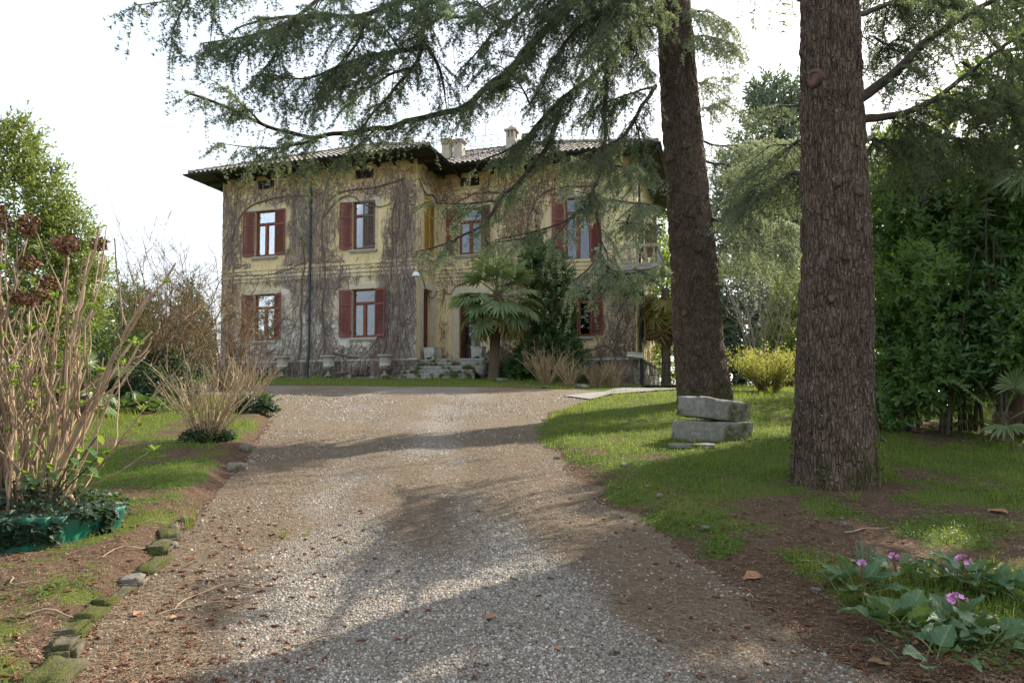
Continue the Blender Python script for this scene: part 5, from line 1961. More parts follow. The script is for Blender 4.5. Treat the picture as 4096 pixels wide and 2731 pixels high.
# out-of-frame crown, which shades the ground
crown1 = []
for k in range(20):
    z = 11.5 + 7.5 * (k / 20)
    az = k * 2.4 + .4
    L_ = (6.2 - 4.6 * (z - 11.5) / 8) * rng.uniform(.75, 1.1)
    s_ = np.linspace(0, 1, 12)
    P = np.stack([TW(z)[0] + math.cos(az) * L_ * s_, Y1 + math.sin(az) * L_ * s_, z + .5 * s_ - 1.3 * s_ ** 2], -1)
    crown1.append((P, .08, 1.4, .3))
build_cedar("tall leaning cedar behind the stacked stone blocks, with long low limbs over the drive", (T1[0], Y1, T1[2]), t1p, t1r, 84, 280, 3,
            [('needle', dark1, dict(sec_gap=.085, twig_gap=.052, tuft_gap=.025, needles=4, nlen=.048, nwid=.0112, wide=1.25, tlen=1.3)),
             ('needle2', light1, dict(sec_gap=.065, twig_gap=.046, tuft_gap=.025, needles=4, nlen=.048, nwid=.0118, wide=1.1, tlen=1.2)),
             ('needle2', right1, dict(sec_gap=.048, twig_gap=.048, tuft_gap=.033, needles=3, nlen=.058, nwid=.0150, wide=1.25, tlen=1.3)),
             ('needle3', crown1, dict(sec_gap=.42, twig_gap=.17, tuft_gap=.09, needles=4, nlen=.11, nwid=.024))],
            .20, [(-2.70, at(0, 390, Y1)[2], .10, 'cut'), (-2.62, at(0, 648, Y1)[2], .11, 'cut'), (-1.75, at(0, 612, Y1)[2], .10, 'knot'), (-1.75, at(0, 884, Y1)[2], .08, 'knot'),
                  (-1.6, at(0, 1017, Y1)[2], .08, 'knot'), (-2.35, at(0, 1265, Y1)[2], .07, 'cut'), (-2.55, at(0, 96, Y1)[2], .09, 'cut')])

T2 = at(3330, 1980, 6.89)
Y2 = 6.89
T2[2] = gz(T2[0], T2[1])
top2 = at(3318, 0, Y2)
t2p = [(T2[0], Y2, T2[2] - .3), (T2[0] + .01, Y2, T2[2] + .05), tuple(at(3335, 1600, Y2)), tuple(at(3345, 1000, Y2)), tuple(at(3328, 500, Y2)), tuple(top2), (top2[0], Y2, top2[2] + 6), (top2[0], Y2 + .3, top2[2] + 13)]
t2r = [.42, .395, .37, .335, .305, .285, .20, .05]
TW2 = lambda z: A(np.interp(z, [p[2] for p in t2p], [p[0] for p in t2p]), Y2, z)
d2 = [
    (B([(3430, 400, 6.9), (3479, 357, 6.9), (3551, 321, 6.9), (3653, 219, 6.8), (3724, 148, 6.7), (3842, 66, 6.6), (3969, 0, 6.5), (4200, -140, 6.3)]), .075, .6, .75),
    (B([(3440, 480, 7.0), (3581, 454, 7.3), (3663, 439, 7.4), (3765, 388, 7.5), (3842, 316, 7.5), (3969, 219, 7.4), (4096, 133, 7.3), (4300, 40, 7.2)]), .06, .6, .8),
    (B([(3765, 388, 7.5), (3850, 420, 7.7), (3960, 400, 7.8), (4100, 370, 7.9)]), .03, .6, .9),
    (B([(3600, 450, 7.3), (3700, 520, 7.8), (3820, 560, 8.2), (3960, 560, 8.4), (4120, 540, 8.5)]), .03, .6, .95),
    (B([(3450, 560, 7.0), (3540, 560, 7.7), (3640, 590, 8.2), (3760, 640, 8.6)]), .03, .5, .95),
    (B([(3430, 60, 6.9), (3560, 20, 7.2), (3700, -30, 7.6), (3900, -80, 8.0)]), .04, .6, .95),
    (B([(3450, -60, 6.9), (3600, -60, 7.6), (3760, 30, 8.0), (3900, 60, 8.2), (4080, 20, 8.4)]), .04, .65, .95),
    (B([(3900, 60, 8.2), (3980, 180, 8.3), (4060, 260, 8.4), (4130, 350, 8.5)]), .03, .6, .95),
    (B([(3500, 150, 7.2), (3560, 190, 7.6), (3640, 110, 7.9)]), .02, .4, .9),
    (B([(3850, 250, 7.5), (3950, 330, 7.6), (4050, 460, 7.8), (4110, 600, 7.9)]), .025, .55, .9),
]
# sprays seen left of the near trunk: they reach back towards the gate
l2 = [
    (B([(3200, 418, 7.2), (3130, 425, 7.6), (3076, 433, 8.0), (2960, 440, 8.6)]), .014, .16, .3),
    (B([(3210, 690, 7.2), (3120, 700, 8.4), (3040, 740, 9.4), (2960, 800, 10.2), (2900, 880, 10.8)]), .035, .75, .7),
    (B([(3210, 560, 7.2), (3130, 590, 8.8), (3060, 640, 10.2), (2950, 660, 11.2)]), .03, .7, .9),
]
crown2 = []
for k in range(20):
    z = 6.2 + 10 * (k / 20)
    az = k * 2.4 + 1.1
    L_ = (5.6 - 4.2 * (z - 5.4) / 12) * rng.uniform(.7, 1.1)
    s_ = np.linspace(0, 1, 12)
    P = np.stack([TW2(z)[0] + math.cos(az) * L_ * s_, Y2 + math.sin(az) * L_ * s_, z + .5 * s_ - 1.2 * s_ ** 2], -1)
    # keep the near crown above what the lens sees
    lo = .66 * np.maximum(P[:, 1], .3) + EYE + .35
    P[:, 2] = np.maximum(P[:, 2], np.where(P[:, 1] > .5, lo, P[:, 2]))
    crown2.append((P, .07, 1.2, .25))
build_cedar("near cedar trunk with deeply furrowed bark and a pruned branch collar", (T2[0], Y2, T2[2]), t2p, t2r, 160, 400, 11,
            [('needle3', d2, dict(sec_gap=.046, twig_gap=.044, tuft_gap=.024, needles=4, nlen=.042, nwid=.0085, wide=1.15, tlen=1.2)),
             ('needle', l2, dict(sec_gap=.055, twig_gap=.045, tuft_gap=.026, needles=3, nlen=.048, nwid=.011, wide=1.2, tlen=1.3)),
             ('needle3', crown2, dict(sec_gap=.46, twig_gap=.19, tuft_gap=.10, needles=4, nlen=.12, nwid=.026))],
            .10, [(-2.55, at(0, 345, Y2)[2], .058, 'collar'), (-1.28, at(0, 805, Y2)[2], .055, 'knot'), (-2.10, at(0, 1215, Y2)[2], .038, 'cut'), (-1.75, at(0, 1060, Y2)[2], .035, 'knot'),
                  (-2.35, at(0, 1690, Y2)[2], .06, 'knot'), (-3.3, at(0, 205, Y2)[2], .04, 'cut'), (-1.9, at(0, 760, Y2)[2], .07, 'knot'), (-.85, at(0, 300, Y2)[2], .045, 'knot')], .026)


# ------------------------------------------------------------------ palms
def frond_mesh(kind, seed, seg=30, R=.62, pet=.75):
    """one fan leaf: petiole along +x from the origin, blade at its end; thing space"""
    r = np.random.default_rng(seed)
    c = MB()
    dr = .10 if kind == 'up' else .28
    t_ = np.linspace(0, 1, 7)
    P = np.stack([pet * t_, 0 * t_, -dr * t_ ** 2 * pet], -1)
    c.tube(P, np.linspace(.020, .011, 7), 5, True, 1)
    hub = P[-1]
    sl = -2 * dr * .9
    fx = nrm(A(1, 0, sl))
    up = nrm(A(-sl, 0, 1))
    sy = A(0, 1, 0)
    V, F = [], []
    n = 0
    for k in range(seg):
        a = (k + .5) / seg * 2 - 1
        th = a * 2.15
        L_ = R * (1 - .22 * abs(a) ** 2) * r.uniform(.88, 1.08)
        d = fx * math.cos(th) + sy * math.sin(th)
        s_ = -fx * math.sin(th) + sy * math.cos(th)
        cup = .20 if kind == 'up' else .05
        w = .030 * R / .62
        fold = r.uniform(.4, .9)
        sag = (.08 if kind == 'up' else .30) * r.uniform(.4, 1.6)
        brk = r.uniform(.45, .75)
        twist = r.normal(0, .12)
        for q, (f_, ww) in enumerate(((.04, .25), (.45, 1.0), (brk * .5 + .45, .85), (1.0, .06))):
            p = hub + d * L_ * f_ + up * L_ * (cup * f_ * (1 - f_) - sag * max(0, f_ - .35) ** 1.6 * 1.4) + s_ * twist * f_ * f_ * .3
            half = w * ww
            V += [p - s_ * half + up * half * fold, p, p + s_ * half + up * half * fold]
        for q in range(3):
            b0 = n + q * 3
            F += [(b0, b0 + 1, b0 + 4, b0 + 3), (b0 + 1, b0 + 2, b0 + 5, b0 + 4)]
        n += 12
    c.add(V, F)
    return c


FR_M = {}
for kind, mt in (('up', 'palm'), ('mid', 'palm'), ('low', 'palmy'), ('dead', 'palmd')):
    for sd_ in range(2):
        FR_M[kind, sd_] = frond_mesh('up' if kind == 'up' else 'mid', {'up': 3, 'mid': 5, 'low': 8, 'dead': 11}[kind] + sd_ * 13, 30).mesh("frond", [M[mt], M['petiole']])


def palm(label, base, H, nfr, scale=1.0, R0=.13, spread=1.0, seed=0, dead=4, yellow=5, lean=(0, 0), group=None, trunk=True, elmin=-.83):
    r = np.random.default_rng(seed)
    t_ = thing("fan_palm", label, "palm", base, 0, group)
    if trunk:
        nz, nt = int(H * 46) + 8, 26
        z = np.linspace(-.1, H, nz)
        th = np.arange(nt) / nt * TAU
        Z, TH = np.meshgrid(z, th, indexing='ij')
        ring = .5 + .5 * np.sin(Z * TAU / .055 + 2 * np.sin(TH * 2) + 4 * vn(TH * 2, Z * 2, 0, 3))
        rr = R0 * (1.12 - .12 * np.clip(Z / H, 0, 1)) * (1 + .16 * vn(np.cos(TH) * 4, np.sin(TH) * 4, Z * 9, 5) + .06 * ring + .25 * np.exp(-Z / .12) * (Z > -1))
        lx = lean[0] * (Z / H) ** 1.3
        ly = lean[1] * (Z / H)
        V = np.stack([rr * np.cos(TH) + lx, rr * np.sin(TH) + ly, Z], -1).reshape(-1, 3)
        i, j = np.meshgrid(np.arange(nz - 1), np.arange(nt), indexing='ij')
        p, q = (i * nt + j).ravel(), (i * nt + (j + 1) % nt).ravel()
        c = MB().add(V, np.stack([p, q, q + nt, p + nt], -1))
        # loose fibre hairs
        n = 500
        a, zz = r.uniform(0, TAU, n), r.uniform(.05, H, n)
        P0 = np.stack([R0 * 1.05 * np.cos(a) + lean[0] * (zz / H) ** 1.3, R0 * 1.05 * np.sin(a) + lean[1] * zz / H, zz], -1)
        D = np.stack([np.cos(a), np.sin(a), r.uniform(-1.4, .6, n)], -1)
        V2, F2 = leaf2(P0, D, np.stack([-np.sin(a), np.cos(a), 0 * a], -1) + .1, r.uniform(.04, .09, n), .008)
        c.add(V2, F2)
        c.build("trunk", M['fibre'], t_, smooth=True)
    for k in range(nfr + dead):
        f_ = k / max(nfr - 1, 1)
        az = k * 2.39996 + r.normal(0, .15)
        if k >= nfr:
            kind, el = 'dead', -1.15 + r.normal(0, .1)
        else:
            el = 1.42 - (1.42 - elmin) * f_ ** .95 + r.normal(0, .13)
            kind = 'up' if el > .45 else 'mid'
            if k >= nfr - yellow:
                kind = 'low'
        o = obj("frond", FR_M[kind, k % 2], t_)
        s_ = scale * r.uniform(.9, 1.1) * (.8 if f_ < .15 else 1)
        o.scale = (s_ * spread, s_, s_)
        hz = H - .30 * min(f_, 1.2) * scale
        o.location = (lean[0] + .05 * math.cos(az), lean[1] + .05 * math.sin(az), hz)
        o.rotation_euler = (r.normal(0, .15), -el, az)
    return t_


pb = h2w((3.55, -1.35, 0))
pb = at(1975, 1528, 25.6)
pb[2] = gz(pb[0], pb[1])
palm("green fan palm with yellowing lower fronds beside the entrance steps", pb, 3.35, 40, 1.34, .155, 1, 4, 0, 6, (.15, 0))
pb = at(2665, 1545, 27.5)
pb[2] = gz(pb[0], pb[1])
palm("fan palm with brown hanging fronds behind the iron gate", pb, 3.9, 22, 1.35, .15, 1, 8, 9, 8)
pb = at(2880, 1545, 29.5)
pb[2] = gz(pb[0], pb[1])
palm("orange-tipped fan palm half hidden behind the leaning cedar", pb, 4.1, 20, 1.3, .15, 1, 9, 7, 8)
pb = at(4075, 1850, 9.9)
pb[2] = gz(pb[0], pb[1])
palm("tall shaggy-trunked fan palm in the hedge at the right edge", pb, 4.3, 20, 1.05, .13, 1, 12, 0, 0, (-.1, 0))
pb = at(4010, 1800, 9.4)
pb[2] = gz(pb[0], pb[1])
palm("low young fan palm with stiff fans under the hedge", pb, .4, 8, .62, .07, 1, 15, 0, 0, (0, 0), elmin=.25)
pb = at(330, 1500, 12.5)
pb[2] = gz(pb[0], pb[1])
palm("small fan palm hidden among the shrubs on the left", pb, .6, 10, .65, .08, 1, 17, 0, 0)


# ------------------------------------------------------------------ leafy shrubs and trees
def clump_leaves(n, ells, L, W, r, up=.25, shell=.55):
    """leaves in ellipsoid clumps: ells = [(centre, radii, weight)]"""
    w = np.array([e[2] for e in ells], float)
    idx = r.choice(len(ells), n, p=w / w.sum())
    C = np.array([e[0] for e in ells])[idx]
    Rr = np.array([e[1] for e in ells])[idx]
    d = rdir(n, r)
    rad = (shell + (1 - shell) * r.random(n)) ** .7
    rad = np.where(r.random(n) < .25, r.random(n) ** .5, rad)
    P = C + d * Rr * rad[:, None]
    D = nrm(d * A(1, 1, .6) + rdir(n, r) * .8 + A(0, 0, up))
    N = nrm(d * .6 + A(0, 0, 1) + rdir(n, r) * .5)
    return leaf2(P, D, N, L * r.uniform(.6, 1.25, n), W * r.uniform(.7, 1.2, n))


def sprig_leaves(n_sprig, ells, r, L, W, per=9, sl=.32, upw=.5):
    """leaves set along short shoots that point outward and up"""
    w = np.array([e[2] for e in ells], float)
    idx = r.choice(len(ells), n_sprig, p=w / w.sum())
    C = np.array([e[0] for e in ells])[idx]
    Rr = np.array([e[1] for e in ells])[idx]
    d = rdir(n_sprig, r)
    P = C + d * Rr * (.55 + .45 * r.random((n_sprig, 1)))
    ax = nrm(d + A(0, 0, upw) + rdir(n_sprig, r) * .45)
    ln = sl * r.uniform(.5, 1.3, n_sprig)
    rep = np.repeat(np.arange(n_sprig), per)
    s = np.tile(np.linspace(.1, 1, per), n_sprig)
    th = np.tile(np.arange(per) * 2.4, n_sprig) + r.uniform(0, 6, n_sprig)[rep]
    u = nrm(np.cross(ax, A(.3, .2, 1)))
    v = np.cross(ax, u)
    out = u[rep] * np.cos(th)[:, None] + v[rep] * np.sin(th)[:, None]
    base = P[rep] + ax[rep] * (ln[rep] * s)[:, None]
    D = nrm(out + ax[rep] * (.35 + .7 * s)[:, None])
    N = nrm(ax[rep] - out * .3)
    return leaf2(base, D, N, L * r.uniform(.65, 1.2, len(rep)), W * r.uniform(.75, 1.2, len(rep)))


def stems_up(base, n, H, spread, r, r0=.03, k=9, wob=.08, base_spread=.15):
    """n stems rising from a base; returns list of polylines"""
    out = []
    for q in range(n):
        az = r.uniform(0, TAU)
        sp = spread * r.random() ** .6
        h = H * r.uniform(.65, 1.05)
        t_ = np.linspace(0, 1, k)
        bs = base_spread * math.sqrt(r.random())
        P = np.stack([math.cos(az) * (bs + sp * t_ ** 1.25), math.sin(az) * (bs + sp * t_ ** 1.25), h * t_], -1)
        w_ = r.normal(0, wob * .3, (k, 3)).cumsum(0) * t_[:, None]
        w_[:, 2] *= .3
        out.append(P + w_)
    return out


def leafy(name, label, cat, base, ells, L, W, n, mat, stems=5, sH=2, sspread=.8, sr=.03, seed=0, group=None, per=9, sl=.3, stem_mat='dstem', bspread=.2, stem_name="stem"):
    r = np.random.default_rng(seed)
    t_ = thing(name, label, cat, base, 0, group)
    V, F = sprig_leaves(n // per, ells, r, L, W, per, sl)
    o = MB().add(V, F).build("foliage", M[mat], t_)
    o["kind"] = "stuff"
    for P in stems_up(None, stems, sH, sspread, r, base_spread=bspread):
        MB().tube(P, np.linspace(sr, sr * .3, len(P)), 6).build(stem_name, M[stem_mat], t_, smooth=True)
    return t_


def on_ground(px, py, Y):
    p = at(px, py, Y)
    p[2] = gz(p[0], p[1])
    return p


def ell_px(base, lst, Y):
    """(px, py, rx_px, ry_px, depth, weight, dY) photo ellipses -> ellipsoids relative to base"""
    out = []
    for (px, py, rx, ry, dep, w, dy) in lst:
        c = at(px, py, Y + dy)
        out.append((c - base, (rx * (Y + dy) / FPX, dep, ry * (Y + dy) / FPX), w))
    return out


# evergreen growing up the wall behind the palm
b0 = on_ground(2160, 1530, 26.6)
leafy("evergreen_shrub", "dark evergreen shrub climbing the wall between palm and lower right window", "shrub", b0,
      ell_px(b0, [(2190, 1100, 110, 90, .5, 3, 0), (2210, 1240, 95, 110, .5, 3, 0), (2185, 1400, 130, 120, .55, 4, -.2), (2110, 1480, 90, 60, .5, 2, -.5), (2280, 1440, 60, 90, .4, 1.5, -.2), (2030, 1500, 50, 45, .4, 1, -.6), (2150, 1020, 60, 60, .35, 1, .2), (2250, 1330, 40, 60, .3, 1, 0)], 26.6),
      .16, .062, 19000, 'laurel', 6, 3.2, .5, .05, 21, sl=.25)

# hedge on the right: several tall glossy bushes
hedge_def = [
    ((3560, 1790, 10.6), [(3570, 1450, 95, 220, .8, 5, 0), (3560, 1150, 110, 230, .8, 5, 0), (3570, 850, 110, 190, .8, 5, .2), (3560, 650, 90, 110, .7, 2, .6), (3540, 1690, 60, 70, .5, 1, 0)], "tall glossy dark bush just right of the near cedar trunk"),
    ((3700, 1810, 10.2), [(3690, 1480, 100, 160, .8, 5, 0), (3700, 1250, 120, 230, .8, 5, 0), (3700, 920, 120, 220, .8, 5, .2), (3720, 680, 110, 110, .7, 2, .6), (3650, 1120, 80, 80, .6, 2, -.6)], "broad dark evergreen bush in the middle of the right hedge"),
    ((3850, 1800, 10.4), [(3850, 1400, 110, 230, .8, 5, 0), (3850, 1080, 120, 220, .8, 5, 0), (3850, 780, 120, 180, .8, 4, .3)], "dark evergreen bush behind the young fan palm"),
    ((4020, 1750, 9.6), [(4010, 1250, 110, 240, .7, 4, 0), (4040, 1400, 100, 140, .6, 4, 0), (4080, 950, 90, 160, .7, 3, 0)], "evergreen bush at the right edge, around the shaggy palm trunk"),
]
for k, (bp, es, lab) in enumerate(hedge_def):
    b0 = on_ground(*bp)
    leafy("hedge_bush", lab, "hedge", b0, ell_px(b0, es, bp[2]), 0.125, .05, 13500, 'hedge', 9, 3.2, .65, .028, 40 + k, "evergreen bushes of the right hedge", per=8, sl=.26, bspread=.42)

# tall evergreen beyond the right edge, whose shade falls on the near bank
b0 = A(9.3, 9.6, gz(9.3, 9.6))
leafy("evergreen_tree", "tall evergreen past the right edge shading the near bank", "tree", b0,
      [(A(0, 0, 5.4), (2.0, 2.0, 2.6), 4), (A(-.6, .8, 3.2), (1.5, 1.6, 1.6), 2), (A(.4, -.6, 7.2), (1.3, 1.3, 1.5), 1.5)], .26, .11, 8000, 'hedge', 3, 5, .6, .12, 48, per=8, sl=.4, stem_name="trunk")
# sunlit bushes beyond the hedge
for k, (bp, es, lab) in enumerate((
        ((3600, 1700, 17), [(3600, 1300, 260, 330, 1.6, 4, 0), (3560, 950, 240, 220, 1.5, 3, 0)], "sunlit yellow-green tree glimpsed through the hedge"),
        ((4000, 1700, 16), [(3980, 1300, 220, 300, 1.5, 4, 0), (4000, 900, 230, 260, 1.5, 3, 0)], "sunlit yellow-green tree beyond the right-edge palm"),
        ((3150, 1560, 24), [(3150, 1330, 70, 120, 1.0, 4, 0), (3190, 1180, 60, 120, .9, 3, 0), (3110, 1440, 60, 60, .8, 2, 0)], "yellow-green laurel behind the pale forsythia bush"))):
    b0 = on_ground(*bp)
    leafy("garden_tree", lab, "tree", b0, ell_px(b0, es, bp[2]), .15, .07, 9000, 'lightleaf', 4, 3.5, .9, .07, 60 + k, per=8, sl=.4, stem_name="trunk")

# dark evergreens behind the gate and the tall magnolia
for k, (bp, es, lab, mt, n, L) in enumerate((
        ((3050, 1560, 33), [(3060, 560, 120, 170, 2.5, 3, 0), (3120, 450, 90, 110, 1.8, 2, 0), (3010, 760, 150, 170, 2.5, 3, 0), (3150, 780, 120, 200, 2.4, 3, 0), (3070, 380, 60, 70, 1.2, 1, 0), (3170, 520, 70, 120, 1.8, 2, 0), (2960, 900, 130, 200, 2.4, 4, 0), (3100, 950, 140, 180, 2.4, 4, 0)], "tall blue-green magnolia rising between the two cedars", 'magno', 21000, .26),
        ((2960, 1550, 28), [(2950, 1250, 130, 190, 1.8, 4, 0), (3030, 1330, 110, 170, 1.8, 4, 0), (2930, 1440, 90, 110, 1.4, 3, 0), (3080, 1150, 110, 130, 1.6, 3, 0)], "dark broad-leaved evergreen behind the forsythia", 'magno', 12000, .2),
        ((2720, 1545, 33), [(2700, 1200, 150, 270, 2.4, 4, 0), (2600, 1250, 90, 270, 2.0, 3, 3), (2800, 1300, 110, 230, 2.0, 3, 0), (2640, 1000, 110, 130, 2, 2, 2), (2600, 1180, 90, 330, 2.5, 4, 6), (2690, 1420, 130, 130, 2, 3, 4)], "dark evergreen thicket behind the iron gate", 'hedge', 19000, .22),
        ((3160, 1540, 36), [(3150, 1330, 130, 200, 1.8, 4, 0), (3180, 1050, 110, 200, 1.8, 3, 0)], "dim evergreen filling the gap beside the near cedar", 'magno', 9000, .22))):
    b0 = on_ground(*bp)
    leafy("evergreen_tree", lab, "tree", b0, ell_px(b0, es, bp[2]), L, L * .42, n, mt, 3, 6.0 if k == 0 else 3, .9, .13, 70 + k, per=9, sl=.55, stem_name="trunk")

# left: light evergreen with pointed shoots
b0 = on_ground(60, 1600, 11.5)
es = ell_px(b0, [(60, 1150, 210, 260, 1.2, 5, 0), (60, 850, 150, 200, 1.0, 4, 0), (20, 620, 60, 130, .45, 1.5, 0), (95, 600, 35, 110, .30, 1.0, 0), (190, 760, 40, 100, .3, .8, 0), (250, 860, 35, 95, .3, .8, 0), (300, 960, 40, 90, .35, .8, 0), (335, 1090, 45, 80, .4, .9, 0), (240, 1180, 110, 190, .9, 3, 0), (60, 1400, 200, 130, 1.1, 3, 0)], 11.5)
leafy("evergreen_tree", "bright yellow-green evergreen with pointed shoots behind the tall hydrangea", "tree", b0, es, .095, .038, 30000, 'lightleaf', 6, 3.2, .9, .05, 91, per=9, sl=.30)
b0 = on_ground(200, 1600, 14.5)
es = ell_px(b0, [(120, 1330, 250, 160, 1.2, 4, 0), (300, 1400, 160, 130, 1.0, 3, 0), (430, 1330, 110, 120, 1, 2, 1), (420, 1180, 90, 90, .9, 1, 1)], 14.5)
leafy("evergreen_shrub", "green mixed shrub filling the gap below the left evergreen", "shrub", b0, es, .11, .04, 9000, 'laurel', 5, 1.6, .8, .03, 92, per=9, sl=.35)

# distant trees on the left, behind the villa
for k, (px, py, Y, rx, ry, lab) in enumerate(((560, 1330, 60, 90, 160, "far pale green tree left of the villa"), (760, 1280, 70, 70, 130, "far narrow conifer seen through the bare shrub"), (380, 1380, 55, 120, 120, "far rounded tree low behind the left shrubs"), (700, 1430, 48, 120, 90, "far low tree by the villa's left corner"))):
    b0 = at(px, 1500, Y)
    b0[2] = gz(b0[0], Y)
    es = ell_px(b0, [(px, py + 40, rx, ry, 3, 3, 0), (px + rx * .5, py + 100, rx * .6, ry * .6, 2.5, 2, 0), (px - rx * .5, py + 90, rx * .6, ry * .7, 2.5, 2, 0), (px, py - ry * .6, rx * .4, ry * .5, 2, 1, 0)], Y)
    leafy("far_tree", lab, "tree", b0, es, .5, .22, 5000, 'magno', 1, 3, .3, .2, 110 + k, "far trees left of the villa", per=8, sl=.8, stem_name="trunk")

# forsythia
b0 = on_ground(3075, 1588, 18.2)
r = np.random.default_rng(130)
fo = thing("forsythia_bush", "rounded pale yellow-green bush between the two cedar trunks", "shrub", b0)
allP = []
for P in stems_up(None, 260, 1.15, 1.05, r, base_spread=.25, wob=.15):
    allP.append(P)
allP = np.array(allP)
V, F = tubes(allP, .007 * np.linspace(1, .3, 9)[None] * np.ones((len(allP), 1)), 3)
MB().add(V, F).build("twigs", M['tangle'], fo)["kind"] = "stuff"
n = 7500
ii, kk2 = r.integers(0, len(allP), n), r.uniform(2.5, 8, n)
k0 = np.clip(kk2.astype(int), 0, 7)
pp2 = allP[ii, k0] * (1 - (kk2 - k0))[:, None] + allP[ii, k0 + 1] * (kk2 - k0)[:, None] + r.normal(0, .05, (n, 3))
V, F = leaf2(pp2, rdir(n, r) + A(0, 0, .3), rdir(n, r), r.uniform(.03, .07, n), r.uniform(.018, .035, n))
MB().add(V, F).build("foliage", M['fors'], fo)["kind"] = "stuff"


# ------------------------------------------------------------------ bare branching shrubs
def ramify(base_polys, r, levels, child_n, len_f, spread_f, k=4, up=.15):
    """returns list of (N,k,3) arrays per level grown from the previous one"""
    out = []
    prev = base_polys
    for lv in range(levels):
        n = len(prev) * child_n[lv]
        rep = np.repeat(np.arange(len(prev)), child_n[lv])
        K = prev.shape[1]
        s = r.uniform(.30, 1.0, n) * (K - 1)
        i0 = np.clip(s.astype(int), 0, K - 2)
        f = (s - i0)[:, None]
        p = prev[rep, i0] * (1 - f) + prev[rep, i0 + 1] * f
        t = nrm(prev[rep, i0 + 1] - prev[rep, i0])
        L0 = np.linalg.norm(prev[:, -1] - prev[:, 0], axis=1)[rep]
        d = nrm(t * .7 + rdir(n, r) * spread_f[lv] + A(0, 0, up))
        ln = L0 * len_f[lv] * r.uniform(.5, 1.2, n)
        tt = np.linspace(0, 1, k)
        Q = p[:, None] + d[:, None] * (ln[:, None] * tt[None])[..., None]
        wob = r.normal(0, .05, (n, k, 3)).cumsum(1) * ln[:, None, None]
        wob -= wob[:, :1]
        Q = Q + wob
        out.append(Q)
        prev = Q
    return out


def bare_shrub(name, label, base, n0, H, spread, levels, child_n, len_f, spread_f, radii, mat, seed, group=None, up=.15, bspread=.3, wob=.12):
    r = np.random.default_rng(seed)
    t_ = thing(name, label, "shrub", base, 0, group)
    st = stems_up(None, n0, H, spread, r, base_spread=bspread, wob=wob)
    for P in st:
        MB().tube(P, np.linspace(radii[0], radii[0] * .35, len(P)) * r.uniform(.7, 1.25), 6).build("stem", M[mat], t_, smooth=True)
    c = MB()
    for lv, Q in enumerate(ramify(np.array(st), r, levels, child_n, len_f, spread_f, up=up)):
        V, F = tubes(Q, radii[lv + 1] * np.linspace(1, .4, Q.shape[1])[None] * r.uniform(.7, 1.3, (len(Q), 1)), 3)
        c.add(V, F)
    c.build("twigs", M[mat], t_)["kind"] = "stuff"
    return t_


b0 = on_ground(680, 1560, 17.5)
bare_shrub("bare_shrub", "large tangled leafless brown shrub against the villa's left corner", b0, 34, 3.1, 1.25, 3, (7, 5, 2), (.42, .5, .5), (.8, .9, 1.0), (.022, .008, .0055, .004), 'tangle', 141, up=.22, bspread=.5)
b0 = on_ground(900, 1545, 20.0)
bare_shrub("bare_shrub", "leafless brown shrub arching over the lower left shutters", b0, 26, 2.6, 1.3, 3, (7, 5, 2), (.42, .5, .5), (.8, .9, 1.0), (.02, .008, .0055, .004), 'tangle', 142, up=.1, bspread=.4)
b0 = on_ground(500, 1580, 16.0)
bare_shrub("bare_shrub", "leafless brown shrub behind the tall hydrangea's right side", b0, 22, 2.5, 1.1, 3, (7, 5, 2), (.42, .5, .5), (.8, .9, 1.0), (.02, .008, .0055, .004), 'tangle', 143, up=.2, bspread=.4)
b0 = on_ground(3050, 1555, 22.5)
bare_shrub("bare_shrub", "pale leafless small tree behind the forsythia bush", b0, 7, 3.9, 1.4, 2, (6, 6), (.45, .5), (.7, .9), (.04, .014, .008), 'greystem', 144, up=.3, bspread=.2)


def straw(label, px, py, Y, n, H, spread, seed, rad=.009, group=None, ivy=0, heads=0):
    r = np.random.default_rng(seed)
    b0 = on_ground(px, py, Y)
    t_ = thing("bare_hydrangea", label, "shrub", b0, 0, group)
    st = np.array(stems_up(None, n, H, spread, r, base_spread=.22 * H / 1.2, wob=.10))
    for P in st:
        MB().tube(P, np.linspace(rad, rad * .5, len(P)) * r.uniform(.75, 1.25), 5).build("stem", M['straw'], t_, smooth=True)
    Q = ramify(st, r, 1, (3,), (.30,), (.45,), up=.35)[0]
    V, F = tubes(Q, rad * .55 * np.linspace(1, .6, 4)[None] * np.ones((len(Q), 1)), 4)
    MB().add(V, F).build("side_shoots", M['straw'], t_)["kind"] = "stuff"
    if heads:
        for q in range(heads):
            P = st[r.integers(len(st))][-1]
            n_ = 60
            d = rdir(n_, r)
            V, F = leaf2(P + d * .05, d + rdir(n_, r) * .6, rdir(n_, r), .03, .022)
            MB().add(V, F).build("dried_flower_head", M['straw'], t_)
    if ivy:
        n_ = ivy
        a, q = r.uniform(0, TAU, n_), np.sqrt(r.random(n_)) * .36
        P = np.stack([q * np.cos(a), q * np.sin(a), r.random(n_) * .28 * (1.2 - q / .36)], -1)
        V, F = leaf2(P, np.stack([np.cos(a), np.sin(a), -.2 + 0 * a], -1) + rdir(n_, r) * .6, A(0, 0, 1) + np.stack([np.cos(a), np.sin(a), 0 * a], -1) * .6 + rdir(n_, r) * .3, r.uniform(.05, .08, n_), r.uniform(.05, .075, n_))
        MB().add(V, F).build("ivy_foliage", M['ivy'], t_)["kind"] = "stuff"


